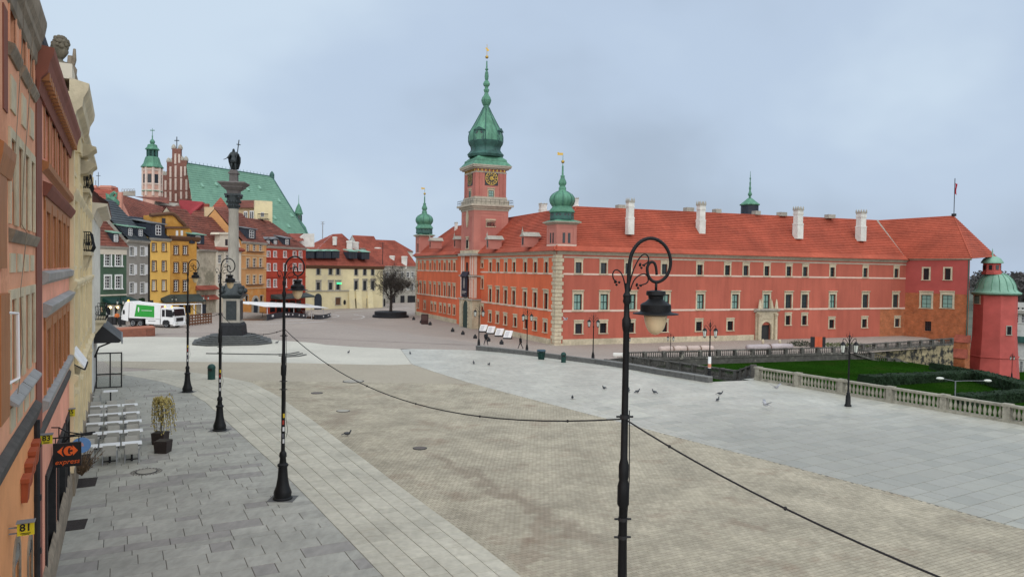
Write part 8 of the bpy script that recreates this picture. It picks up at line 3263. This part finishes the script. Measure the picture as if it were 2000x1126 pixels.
for px, py, lb in ((1490, 672, 'small pale bollard left of the south gate'), (1523, 672, 'small pale bollard with dark cap right of south gate')):
	q = G(px, py)
	mb = MB()
	mb.lathe([(.22, -.1), (.22, .5), (.18, .7), (.1, .85), (.02, .9)], 10, tuple(q))
	tag(mb.build('bollard', M['stone'], None, True, origin=tuple(q)), lb, 'bollard', 'bollards at the south gate')
def shrub(q, r, h, n_, m, label, seed=1, leaf=.09):
	rr_ = random.Random(seed)
	mb = MB()
	for i in range(n_):
		a, b, c = rr_.random() * 6.28, rr_.random() ** .5, rr_.random()
		p = Vector((q.x + r * b * math.cos(a), q.y + r * b * math.sin(a) * .6, q.z + h * c * (1.1 - .5 * b)))
		mb.add([p + Vector((rr_.uniform(-leaf, leaf), rr_.uniform(-leaf, leaf), rr_.uniform(-leaf, leaf))) for _ in range(3)], [(0, 1, 2)])
	ob = mb.build('shrub', m, None, origin=tuple(q))
	return tag(ob, label, 'shrub')
lf_d = mat('dark_shrub_leaves', (.02, .035, .015), .9, .4, 6)
shrub(G(1565, 675), 2.4, 1.0, 900, lf_d, 'low dark shrubs left of the orange hoarding', 3, .13)
shrub(G(1650, 676), 5.0, .6, 1400, mat('olive_ground_cover', (.06, .085, .02), .9, .4, 4), 'low olive shrubs at the castle foot right of hoarding', 4, .13)
q = G(763, 619)
tr = thing('round_planter', tuple(q), 'round dark stepped stone planter under the bare tree', 'planter')
mb = MB()
mb.lathe([(4.4, -.1), (4.4, .45), (4.3, .5), (3.9, .52)], 28, tuple(q))
mb.build('bench_step', M['granite_d'], tr, 30)
mb = MB()
mb.lathe([(3.9, .45), (3.9, 1.3), (3.8, 1.4), (3.4, 1.42)], 28, tuple(q))
mb.build('rim', M['granite_d'], tr, 30)
tree = thing('bare_tree', (q.x, q.y, q.z + 1.3), 'leafless tree with dense round crown in stone planter', 'tree')
rr_ = random.Random(11)
mb = MB()
tz0 = q.z + 1.2
mb.tube([(q.x, q.y, tz0), (q.x + .05, q.y, tz0 + 1.8), (q.x, q.y, tz0 + 3.6), (q.x, q.y, tz0 + 5)], [.42, .32, .28, .2], 8)
mb.build('trunk', M['bark'], tree)
mb = MB()
def branch(p, d, L_, r, lev):
	n_ = 4
	pts, rad = [p], [r]
	dd = d.copy()
	for i in range(n_):
		dd = (dd + Vector((rr_.uniform(-.22, .22), rr_.uniform(-.22, .22), rr_.uniform(-.08, .2)))).normalized()
		pts.append(pts[-1] + dd * L_ / n_)
		rad.append(r * (1 - .7 * (i + 1) / n_))
	mb.tube(pts, rad, 4 if lev > 0 else 6, False)
	if lev >= 4:
		return
	for k in range((5, 5, 5, 4)[lev]):
		i = rr_.randint(1, n_)
		a = rr_.random() * 6.28
		ax = dd.orthogonal().normalized()
		nd = (dd * rr_.uniform(.4, 1.0) + (ax * math.cos(a) + dd.cross(ax) * math.sin(a)) * rr_.uniform(.6, 1.0)).normalized()
		branch(pts[i], nd, L_ * rr_.uniform(.5, .72), max(rad[i] * .75, .022), lev + 1)
for k in range(11):
	a = k * 2.4
	el = rr_.uniform(-.1, 1.2)
	branch(Vector((q.x, q.y, tz0 + rr_.uniform(2.2, 5.2))), Vector((math.cos(a) * math.cos(el), math.sin(a) * math.cos(el), math.sin(el) + .1)), rr_.uniform(3.5, 4.4), .14, 0)
mb.build('crown', M['bark'], tree)
pa, pb = G(522, 625), G(640, 620)
pav_ = thing('cafe_pavilion', tuple(pa), 'open cafe pavilion with long white flat awning and dark barriers', 'pavilion')
def PV(s_, o, z):
	u_ = (pb - pa)
	L_ = Vector((u_.x, u_.y, 0)).length
	u_ = Vector((u_.x, u_.y, 0)).normalized()
	n_ = Vector((u_.y, -u_.x, 0))
	p = pa + u_ * (s_ * L_) + n_ * o
	return Vector((p.x, p.y, zg(p.x, p.y) + z))
hp = at(522, 597, pa.y).z - pa.z
for k in range(2):
	mb = MB()
	o0_, o1_ = (.2, -2.4) if k == 0 else (-2.4, -5.0)
	z_ = hp + .1 + k * .35
	mb.hexa([PV(-.03, o0_, z_ - .2), PV(1.0, o0_, z_ - .2), PV(1.0, o1_, z_ + .25), PV(-.03, o1_, z_ + .25), PV(-.03, o0_, z_ - .1), PV(1.0, o0_, z_ - .1), PV(1.0, o1_, z_ + .35), PV(-.03, o1_, z_ + .35)])
	mb.build('awning_panel', M['white'], pav_)
for s_ in (.02, .37, .68, .93):
	mb = MB()
	p = PV(s_, -.3, 0)
	mb.tube([p, p + Vector((0, 0, hp + .2))], .07, 6)
	mb.build('post', M['white'], pav_)
navy = mat('navy_barrier', (.02, .024, .034), .6, .2, 3)
mb = MB()
for s0_, s1_ in ((-.02, .52), (.68, 1.05)):
	n_ = 6
	for k in range(n_):
		a, b = s0_ + (s1_ - s0_) * k / n_, s0_ + (s1_ - s0_) * (k + .96) / n_
		mb.hexa([PV(a, .3, .05), PV(b, .3, .05), PV(b, .2, .05), PV(a, .2, .05), PV(a, .3, 1.0), PV(b, .3, 1.0), PV(b, .2, 1.0), PV(a, .2, 1.0)])
		mb.build('barrier', navy, pav_)
		mb = MB()
mb = MB()
for s_ in (.03, .2, .24, .3, .4, .47, .86, .97, 1.02):
	w_ = random.uniform(.01, .025)
	mb.hexa([PV(s_, .32, .45), PV(s_ + w_, .32, .45), PV(s_ + w_, .3, .45), PV(s_, .3, .45), PV(s_, .32, .75), PV(s_ + w_, .32, .75), PV(s_ + w_, .3, .75), PV(s_, .3, .75)])
stuff(mb.build('barrier_print', M['white'], pav_))
mb = MB()
mb.hexa([PV(0, -.6, 0), PV(1.02, -.6, 0), PV(1.02, -4.8, 0), PV(0, -4.8, 0), PV(0, -.6, .12), PV(1.02, -.6, .12), PV(1.02, -4.8, .12), PV(0, -4.8, .12)])
mb.build('deck', M['wood'], pav_)
mb = MB()
for a, b in ((.58, .66), (.60, .68), (.55, .62)):
	mb.tube([PV(a, -.6, .2), PV(b, -.9, 1.5)], .05, 5)
	mb.tube([PV(b, -.6, .2), PV(a, -.9, 1.6)], .05, 5)
mb.build('folded_chairs', M['steel'], pav_)
for s_ in (.12, .3, .45, .75, .9):
	t_ = thing('cafe_table', tuple(PV(s_, -2.5, .12)), 'small dark cafe table under white awning, %s from left' % {.12: 'first', .3: 'second', .45: 'third', .75: 'fourth', .9: 'fifth'}[s_], 'table', 'dark cafe tables under the white awning')
	mb = MB()
	p = PV(s_, -2.5, .12)
	mb.box(p.x - .4, p.x + .4, p.y - .4, p.y + .4, p.z + .7, p.z + .75)
	mb.build('top', M['blackpl'], t_)
	mb = MB()
	mb.lathe([(.25, 0), (.04, .05), (.04, .7)], 8, tuple(p))
	mb.build('pedestal', M['blackpl'], t_)
qa, qb = G(262, 630), G(379, 624)
fr = thing('pergola_frame', tuple(qa), 'white metal pergola frame between truck and yellow house', 'frame')
mb = MB()
za_, zb_ = at(262, 596, qa.y).z, at(379, 594, qb.y).z
A_, B_ = Vector((qa.x, qa.y, za_)), Vector((qb.x, qb.y, zb_))
dn_ = Vector((.3, 2.2, 0))
mb.tube([A_, B_], .06, 6)
mb.tube([A_ + dn_, B_ + dn_], .06, 6)
for k in range(9):
	p = A_.lerp(B_, k / 8)
	mb.tube([p, p + dn_], .05, 5)
mb.build('roof_rails', M['white'], fr)
for p, g_ in ((A_, qa), (B_, qb), (B_ + dn_, qb), (A_ + dn_, qa)):
	mb = MB()
	mb.tube([(p.x, p.y, g_.z), tuple(p)], .06, 6)
	mb.build('post', M['white'], fr)
qa, qb = G(372, 636), G(414, 631)
tb_ = thing('timber_barrier', tuple(qa), 'brown timber slatted barrier right of the garbage truck', 'barrier')
u_ = Vector((qb.x - qa.x, qb.y - qa.y, 0))
n_ = Vector((u_.y, -u_.x, 0)).normalized()
for k in range(9):
	p = qa + u_ * (k / 8)
	mb = MB()
	p2_ = p - n_ * .15
	mb.tube([p2_, p2_ + Vector((0, 0, 1.45))], .09, 4)
	mb.build('post', M['wood'], tb_)
for z in (.15, .55, .95, 1.35):
	mb = MB()
	a, b = qa + Vector((0, 0, z)), qb + Vector((0, 0, z))
	mb.hexa([tuple(v + n_ * o + Vector((0, 0, d_))) for d_ in (0, .22) for v, o in ((a, 0), (b, 0), (b, -.06), (a, -.06))])
	mb.build('board', M['wood'], tb_)
qa, qb = G(205, 659), G(286, 656.5)
bw = thing('brick_wall', tuple(qa), 'low red brick wall remains in front of the garbage truck', 'wall')
M['lowbrick'] = brickmat('low_wall_brick', (.30, .095, .055), (.24, .075, .045), (.2, .14, .11), .28, .1, 'wall', big=.2, bscale=.8, msize=.012)
hB = at(286, 640, qb.y).z
hA = at(205, 646, qa.y).z
u_ = Vector((qb.x - qa.x, qb.y - qa.y, 0)).normalized()
bkv = Vector((-u_.y, u_.x, 0)) * 3.2
mb = MB()
mb.hexa([tuple(qa), tuple(qb), tuple(qb + bkv), tuple(qa + bkv), (qa.x, qa.y, hA), (qb.x, qb.y, hB), (qb.x + bkv.x, qb.y + bkv.y, hB), (qa.x + bkv.x, qa.y + bkv.y, hA)])
mb.build('core', M['lowbrick'], bw)
mb = MB()
c0, c1 = qb + u_ * .02, qb + u_ * .95
mb.hexa([tuple(c0), tuple(c1), tuple(c1 + bkv), tuple(c0 + bkv)] + [(p.x, p.y, hB - .02) for p in (c0, c1, c1 + bkv, c0 + bkv)])
mb.build('end_pier', M['lowbrick'], bw)
for k in range(8):
	mb = MB()
	z_ = qb.z + .1 + k * .13
	if z_ > hB - .08:
		break
	c2_ = c1 - u_ * .06
	nn = Vector((u_.y, -u_.x, 0)) * .05
	mb.hexa([tuple(v + Vector((0, 0, dz))) for dz in (z_ - qb.z, z_ - qb.z + .08) for v in (c0 + u_ * .05 + nn, c2_ + nn, c2_, c0 + u_ * .05)])
	mb.build('brick_course', M['lowbrick'], bw)
mb = MB()
cap_ = [qa - u_ * 0, qb + u_ * .97, qb + u_ * .97 + bkv, qa + bkv]
hz_ = [hA, hB, hB, hA]
mb.hexa([(p.x, p.y, h + .005) for p, h in zip(cap_, hz_)] + [(p.x, p.y, h + .07) for p, h in zip(cap_, hz_)])
mb.build('coping', mat('brick_coping', (.36, .14, .085), .85, .12, 2), bw)
q = G(300, 637.5)
tk_ = thing('garbage_truck', (q.x, q.y, q.z), 'white garbage truck with bright green side panel parked before houses', 'truck')
tk_.rotation_euler = (0, 0, R(-14))
def tb2(name, m, boxes, par=None, bev=False):
	mb = MB()
	for b in boxes:
		(mb.bbox if bev else mb.box)(*b)
	ob = mb.build(name, m, None)
	ob.parent = par or tk_
	return ob
def tpoly(name, m, pts, y0, y1, par=None):
	mb = MB()
	mb.prism([(x, y0, z) for x, z in pts], (0, y1 - y0, 0))
	ob = mb.build(name, m, None)
	ob.parent = par or tk_
	return ob
tpoly('tailgate', M['white'], [(-4.3, .95), (-3.2, .75), (-3.0, 3.45), (-3.4, 3.5), (-3.75, 3.2), (-4.2, 2.0)], -1.22, 1.22)
tpoly('body', M['white'], [(-3.0, 1.2), (2.05, 1.2), (2.05, 3.1), (-2.9, 3.4)], -1.2, 1.2)
tpoly('green_panel', M['green_truck'], [(-2.1, 1.45), (1.1, 1.4), (1.1, 2.95), (-1.75, 3.1)], -1.23, -1.2)
tb2('panel_print', M['white'], [(-.95, .75, -1.24, -1.232, 2.28, 2.34), (-1.5, -1.35, -1.24, -1.232, 2.1, 2.75), (-1.56, -1.29, -1.239, -1.231, 2.35, 2.45)])
tb2('hopper_opening', M['black'], [(-4.02, -3.7, -1.235, -1.215, 1.7, 2.3)])
tb2('chassis', M['blackpl'], [(-3.6, 3.9, -.45, .45, .55, .95), (-3.3, -.9, -1.12, 1.12, .8, 1.2)])
tb2('side_skirt', M['white'], [(-.3, 2.0, -1.2, -1.1, .45, 1.15), (-.3, 2.0, 1.1, 1.2, .45, 1.15)])
tb2('skirt_marking', mat('grey_letter_print', (.25, .25, .25), .6), [(0.1, 1.3, -1.21, -1.202, .85, .95)])
cab = tpoly('cab', M['white'], [(2.15, .5), (4.15, .5), (4.25, 1.6), (4.05, 2.75), (2.35, 2.8), (2.15, 2.6)], -1.2, 1.2)
tpoly('side_window', M['glass'], [(2.95, 1.55), (4.08, 1.5), (3.95, 2.5), (2.95, 2.55)], -1.225, -1.2, cab)
tpoly('side_window', M['glass'], [(2.35, 1.55), (2.8, 1.55), (2.8, 2.5), (2.35, 2.5)], -1.225, -1.2, cab)
mb = MB()
mb.hexa([(4.24, -1.05, 1.65), (4.24, 1.05, 1.65), (4.28, 1.05, 1.65), (4.28, -1.05, 1.65), (4.06, -1.0, 2.6), (4.06, 1.0, 2.6), (4.1, 1.0, 2.6), (4.1, -1.0, 2.6)])
ob = mb.build('windscreen', M['glass'], None)
ob.parent = cab
tb2('bumper', M['white'], [(4.1, 4.45, -1.2, 1.2, .35, .75)], cab)
for y_ in (-.85, .85):
	tb2('headlight', M['opal_w'], [(4.44, 4.48, y_ - .22, y_ + .22, .5, .7)], cab)
tb2('grille', M['blackpl'], [(4.23, 4.3, -.7, .7, .9, 1.4)], cab)
tb2('mirror', M['blackpl'], [(4.25, 4.4, -1.5, -1.3, 1.7, 2.3)], cab)
for x in (2.5, 3.6):
	mb = MB()
	mb.lathe([(.1, 2.8), (.1, 2.95), (.03, 3.0)], 8, (x, -.8, 0))
	ob = mb.build('beacon', emit('amber_beacon', (1, .4, .05), 1.5), None)
	ob.parent = tk_
mb = MB()
mb.lathe([(.1, 3.5), (.1, 3.65), (.03, 3.7)], 8, (-3.3, -1.0, 0))
ob = mb.build('beacon', emit('amber_beacon_rear', (1, .5, .05), 1.5), None)
ob.parent = tk_
tb2('stack', mat('dark_red_pipe', (.2, .05, .04), .6), [(2.05, 2.14, -1.0, -.6, 1.2, 3.0)])
def wheel(x, y):
	t_ = bpy.data.objects.new('wheel', None)
	mb = MB()
	n = 18
	for r0_, r1_, y0_, y1_ in ((.5, .5, -.14, .14),):
		pass
	prof = [(.28, -.15), (.46, -.16), (.5, -.1), (.5, .1), (.46, .16), (.28, .15)]
	mb.lathe(prof, n)
	mb.v = [(x + v[0], y + v[2], .5 + v[1]) for v in mb.v]
	ob = mb.build('wheel', M['black'], None, 40)
	ob.parent = tk_
	mb = MB()
	mb.lathe([(.05, -.1), (.28, -.13), (.3, -.17), (.24, -.172), (.2, -.12), (.1, -.12), (.08, -.19), (.02, -.19)], n)
	sg_ = 1 if y < 0 else -1
	mb.v = [(x + v[0], y + v[2] * sg_, .5 + v[1]) for v in mb.v]
	ob2 = mb.build('rim', M['steel'], None)
	ob2.parent = ob
	bpy.data.objects.remove(t_)
for x in (-2.4, -1.2, 3.0):
	for y in (-1.02, 1.02):
		wheel(x, y)
tpoly('wheel_arch', M['blackpl'], [(2.4, .45), (2.45, .9), (2.7, 1.1), (3.3, 1.1), (3.55, .9), (3.6, .45)], -1.21, -1.19, cab)
def chair_():
	t_ = thing('cafe_chair', (0, 0, 0), 'x', 'chair', 'pale woven cafe chairs')
	mb = MB()
	mb.bbox(-.24, .24, -.24, .24, .41, .46, .015)
	mb.build('seat', M['chair'], t_)
	mb = MB()
	for i in range(5):
		z0, z1 = .44 + i * .09, .44 + (i + 1) * .09
		y0, y1 = -.24 - i * .016, -.24 - (i + 1) * .016
		mb.hexa([(-.25, y0 - .03, z0), (.25, y0 - .03, z0), (.25, y0, z0), (-.25, y0, z0), (-.25, y1 - .03, z1), (.25, y1 - .03, z1), (.25, y1, z1), (-.25, y1, z1)])
	mb.build('backrest', M['chair'], t_)
	for sx in (-1, 1):
		mb = MB()
		mb.tube([(.27 * sx, -.26, .64), (.27 * sx, .2, .64)], .022, 6)
		mb.build('armrest', M['chair'], t_)
		for y_ in (-.25, .22):
			mb = MB()
			mb.tube([(.27 * sx, y_, 0), (.265 * sx, y_, .64)], .018, 6)
			mb.build('leg', M['steel'], t_)
	return t_
def table_():
	t_ = thing('cafe_table', (0, 0, 0), 'x', 'table', 'white cafe tables')
	mb = MB()
	mb.bbox(-.4, .4, -.32, .32, .72, .76, .012)
	mb.build('top', M['tablew'], t_)
	mb = MB()
	mb.lathe([(.045, .04), (.045, .72)], 8)
	mb.build('column', M['blackpl'], t_)
	mb = MB()
	mb.box(-.3, .3, -.04, .04, .0, .04)
	mb.box(-.04, .04, -.28, -.042, .0, .04)
	mb.box(-.04, .04, .042, .28, .0, .04)
	mb.build('foot', M['blackpl'], t_)
	return t_
ch0, tb0 = chair_(), table_()
used = {'c': False, 't': False}
rowname = ('nearest row', 'second row', 'third row', 'fourth row', 'farthest row')
colname = ('left', 'middle', 'right')
rotA = math.atan2(FN.y, FN.x)
for r, (s_, o0_, nt_, near_, far_) in enumerate(((35.9, .4, 3, (0, 1, 2), (0, 1, 2)), (38.6, .5, 3, (0, 1, 2), (0, 1, 2)), (41.0, .5, 3, (0, 1, 2), (0, 1, 2)), (43.4, .45, 3, (0, 1, 2), (0, 1, 2)), (46.0, .4, 3, (0, 1, 2), (0, 1, 2)))):
	for k in range(nt_):
		x, y = SO(s_, o0_ + k * .86)
		rz = rotA
		lb = 'white square cafe table, %s of the %s' % (colname[k], rowname[r])
		if not used['t']:
			tb0.location, tb0.rotation_euler, tb0['label'] = (x, y, .034), (0, 0, rz), lb
			used['t'] = True
		else:
			dup(tb0, (x, y, .034), rz, lb)
		for side, lst in ((-1, near_), (1, far_)):
			if k in lst:
				x, y = SO(s_ + side * .52, o0_ + k * .86 + random.uniform(-.04, .04))
				rz2 = rotA + (0 if side < 0 else math.pi) + random.uniform(-.06, .06)
				lb = 'pale woven cafe chair on the %s side of %s table in %s' % ('camera' if side < 0 else 'far', colname[k], rowname[r])
				if not used['c']:
					ch0.location, ch0.rotation_euler, ch0['label'] = (x, y, .034), (0, 0, rz2), lb
					used['c'] = True
				else:
					dup(ch0, (x, y, .034), rz2, lb)
x, y = SO(51.5, 1.1)
dup(tb0, (x, y, .034), rotA, 'single white cafe table standing behind all the rows')
x, y = SO(51.6, .3)
dup(ch0, (x, y, .034), rotA + 1.5, 'pale cafe chair left of the single table against house')
x, y = SO(35.2, .0 + .25)
t_ = thing('menu_board', (x, y, .03), 'dark folding menu board behind the black shop sign', 'board')
for sx in (-1, 1):
	mb = MB()
	a = Vector((FU.x, FU.y, 0)) * .25 * sx
	b = Vector((FN.x, FN.y, 0)) * .3
	c = Vector((x, y, .03))
	tpz = Vector((0, 0, 1.05))
	mb.hexa([tuple(v) for v in (c + a - b, c + a + b, c + a * .9 + b, c + a * .9 - b, c + tpz + a * .1 - b, c + tpz + a * .1 + b, c + tpz + b, c + tpz - b)])
	mb.build('board', M['blackpl'], t_)
wl = mat('yellow_catkins', (.36, .28, .08), .9, .3, 8, c2=(.5, .42, .17))
for px, py, lb in ((318.5, 884, 'dark square planter without plant, nearer of two'), (313, 867, 'dark square planter holding the weeping willow shrub')):
	q = G(px, py)
	t_ = thing('planter', tuple(q), lb, 'planter', 'dark square planters')
	mb = MB()
	f = lambda h, z: [(q.x + a * h, q.y + b * h, q.z + .03 + z) for a, b in ((-1, -1), (1, -1), (1, 1), (-1, 1))]
	mb.hexa(f(.27, 0) + f(.31, .55))
	mb.build('box', mat('dark_brown_planter', (.03, .022, .02), .6, .2, 4), t_)
	mb = MB()
	mb.hexa(f(.28, .551) + f(.28, .57))
	mb.build('soil', M['bark'], t_)
q = G(314, 866)
wi = thing('weeping_willow', (q.x, q.y, q.z + .55), 'small weeping willow with yellow catkins in square planter', 'shrub')
mb = MB()
mb.tube([(q.x, q.y, .5), (q.x + .03, q.y, 1.2), (q.x + .05, q.y, 1.95)], [.04, .035, .03], 6)
mb.build('trunk', M['bark'], wi)
mb, m2 = MB(), MB()
rr_ = random.Random(8)
for k in range(46):
	a = rr_.random() * 6.28
	r = rr_.uniform(.25, .62)
	top_ = Vector((q.x + .05, q.y, 1.95 + rr_.uniform(-.1, .1)))
	mid = top_ + Vector((math.cos(a) * r * .6, math.sin(a) * r * .6, .28 * rr_.random() + .08))
	end = top_ + Vector((math.cos(a) * r + .12, math.sin(a) * r, -rr_.uniform(.5, 1.45)))
	pp = smooth_path([top_, mid, mid.lerp(end, .35) + Vector((math.cos(a) * .08, math.sin(a) * .08, .1)), end], 4)
	mb.tube(pp, .008, 4)
	for i in range(3, len(pp)):
		for j in range(2):
			c = pp[i] + Vector((rr_.uniform(-.04, .04), rr_.uniform(-.04, .04), rr_.uniform(-.06, .06)))
			m2.ball(c, rr_.uniform(.018, .03), 1, 1, 1.6, 5, 3)
mb.build('branches', M['bark'], wi)
stuff(m2.build('catkins', wl, wi))
q = Vector((*SO(32.4, .35), 0))
t_ = thing('dry_shrub', tuple(q), 'dry brown shrub by the house wall behind blue disc', 'shrub')
mb = MB()
rr_ = random.Random(9)
for k in range(70):
	a, el = rr_.random() * 6.28, rr_.uniform(.5, 1.5)
	d_ = Vector((math.cos(a) * math.cos(el), math.sin(a) * math.cos(el), math.sin(el)))
	p0_ = q + Vector((0, 0, .4))
	p1_ = p0_ + d_ * rr_.uniform(.5, 1.3)
	mb.tube([p0_, p0_.lerp(p1_, .5) + Vector((0, 0, .08)), p1_], .009, 4)
	for j in range(5):
		c = p0_.lerp(p1_, rr_.uniform(.4, 1.0))
		mb.add([c + Vector((rr_.uniform(-.06, .06), rr_.uniform(-.06, .06), rr_.uniform(-.06, .06))) for _ in range(3)], [(0, 1, 2)])
mb.build('twigs', mat('dry_twigs', (.13, .085, .05), .9, .3, 6), t_)
dkm = mat('dark_grating', (.035, .028, .025), .8, .3, 8, bump=.6, bumpscale=60)
def mat_in_floor(pix, m, name, label, cat):
	pts = [G(*p) for p in pix]
	mb = MB()
	mb.prism([(p.x, p.y, .03) for p in pts], (0, 0, .016))
	ob = mb.build(name, m, None, origin=tuple(pts[0]))
	return tag(ob, label, cat)
mat_in_floor([(133, 957), (186, 950), (191, 933), (143, 937)], dkm, 'floor_grating', 'dark rectangular floor grating nearest the cafe tables', 'grating')
mat_in_floor([(105, 1042), (165, 1034), (172, 1014), (118, 1020)], dkm, 'floor_grating', 'dark rectangular floor grating at the wall near number 81', 'grating')
sets_ = mat('small_granite_setts', (.17, .16, .14), .9, .3, 12, bump=.8, bumpscale=25)
def manhole(px, py, r, label, sq=True, m=None):
	q = G(px, py)
	t_ = thing('manhole_cover', (q.x, q.y, .03), label, 'manhole cover', 'manhole covers')
	if sq:
		mb = MB()
		for k in range(26):
			a0 = 2 * math.pi * k / 26
			for rr in (r * 1.12, r * 1.36):
				c_, s_ = math.cos(a0 + rr), math.sin(a0 + rr)
				mb.bbox(q.x + rr * c_ - r * .1, q.x + rr * c_ + r * .1, q.y + rr * s_ - r * .1, q.y + rr * s_ + r * .1, .02, .046, .01)
		stuff(mb.build('sett_ring', sets_, t_))
	mb = MB()
	mb.lathe([(r, .02), (r, .05), (r * .94, .056)], 24, (q.x, q.y, 0))
	mb.build('rim', M['iron2'], t_)
	mb = MB()
	mb.lathe([(r * .9, .03), (r * .9, .06)], 24, (q.x, q.y, 0))
	mb.build('lid', m or M['p_conc'], t_)
ir = mat('worn_cast_iron', (.12, .1, .085), .6, .3, 10)
manhole(286, 922, .42, 'round pale manhole cover set in grey slabs by planters')
manhole(670, 803, .4, 'round manhole cover in beige pavers near the border', False)
manhole(820, 876, .34, 'rusty round cover in a stained patch of beige pavers', False, ir)
manhole(619, 768, .4, 'small dark cover in far beige pavers left of cable', False, ir)
manhole(690, 745, .8, 'faint wide manhole cover in pale beige pavers', False)
for k, pix in enumerate((dense([(402, 691), (470, 692), (540, 693), (570, 691), (585, 688)], 4), dense([(545, 695.5), (575, 694), (592, 690.5)], 4), dense([(560, 697.5), (585, 696), (599, 693)], 4))):
	pts = [G(*p) for p in pix]
	mb = MB()
	for i, p in enumerate(pts):
		d_ = (pts[min(i + 1, len(pts) - 1)] - pts[max(i - 1, 0)]).normalized()
		n_ = Vector((-d_.y, d_.x, 0)) * .16
		for v, z in ((p, -.02), (p, .1), (p + n_, .1), (p + n_, -.02)):
			mb.v.append((v.x, v.y, z))
	for i in range(len(pts) - 1):
		a = i * 4
		for j in range(3):
			mb.f.append((a + j, a + j + 1, a + j + 5, a + j + 4))
	mb.build('curved_step', M['step_g'], pave)
pal = House(1972, 190, 2110, 176, 608, M['white_r'], label='white palace wing with pilasters at the right edge beyond tower', cat='palace', name='palace', depth=14, z0=-14)
pal.wins((1986, 1997, 2010, 2024), 614, 630, 6, sash='wframe', glass='glass_b', sur=.2, surm='white_r', bars=(2, 3))
pal.wins((1983, 1994, 2006, 2018), 705, 735, 6, sash='wframe', glass='glass_b', sur=.25, surm='white_r', bars=(2, 4), hood=.3)
pal.wall(); pal.sides()
for y0, y1, pr, m_ in ((612, 606, .6, 'stone_g'), (668, 656, .8, 'copper_d'), (600, 590, .15, 'white_r')):
	pal.part('cornice', M[m_], [(-.2, pal.L, -.3, pr, pal.z(1990, y0), pal.z(1990, y1))])
for k in range(14):
	s_ = .4 + k * 1.1
	pal.part('baluster', M['white_r'], [(s_, s_ + .4, -.3, .1, pal.z(1990, 606), pal.z(1990, 600))])
lamp_b = at(1976, 737, 138)
dup(kl, lamp_b, .3, 'dark lantern lamp standing in front of crimson tower foot', (at(1976, 688, 138).z - lamp_b.z) / 5.0)
wd_m = mat('distant_bare_wood', (.075, .07, .068), .95, .25, .05)
mb = MB()
rr_ = random.Random(21)
for i in range(260):
	d_ = rr_.uniform(520, 760)
	px = rr_.uniform(1900, 2080)
	b = at(px, 600, d_)
	hgt = rr_.uniform(16, 24) + (d_ - 520) * .02
	rad = rr_.uniform(5, 9)
	for j in range(26):
		a, el = rr_.random() * 6.28, rr_.uniform(-.6, 1.5)
		c = Vector((b.x + rad * .75 * math.cos(a) * math.cos(el), d_ + rad * .75 * math.sin(a) * math.cos(el), -14 + hgt - rad + rad * math.sin(el)))
		s_ = 2.2
		mb.add([c + Vector((rr_.uniform(-s_, s_), rr_.uniform(-s_, s_), rr_.uniform(-s_, s_))) for _ in range(3)], [(0, 1, 2)])
	mb.tube([(b.x, d_, -16), (b.x, d_, -14 + hgt - rad * .5)], .5, 4, False)
wd = mb.build('wood', wd_m)
stuff(wd)
wd['label'] = 'hazy bare woodland on the far bank at right edge'
wd['category'] = 'wood'
for px, y0, y1, d_, lb in ((192, 336, 372, 138, 'thin cross rising from pink house roof at left'), (187, 352, 370, 139, 'short thin aerial left of the roof cross')):
	a, b = at(px, y1, d_), at(px, y0, d_)
	mb = MB()
	mb.tube([a, b], .05, 5)
	if px == 192:
		c = a.lerp(b, .8)
		mb.tube([c - Vector((.4, 0, 0)), c + Vector((.4, 0, 0))], .05, 5)
	tag(mb.build('roof_finial', M['iron2'], None, origin=tuple(a)), lb, 'finial')
for k, px in enumerate((214, 221, 238)):
	q = G(px, 634)
	mb = MB()
	mb.bbox(q.x - .45, q.x + .45, q.y - .2, q.y + .2, q.z, q.z + 1.1, .05)
	mb.box(q.x - .5, q.x + .5, q.y - .26, q.y + .26, q.z, q.z + .06)
	tag(mb.build('barrier', M['blackpl'], None, origin=tuple(q)), ('black barrier outside green house, leftmost of three', 'black barrier outside green house, left of orange vest', 'black barrier outside green house behind the truck tail')[k], 'barrier', 'barriers outside the green house')
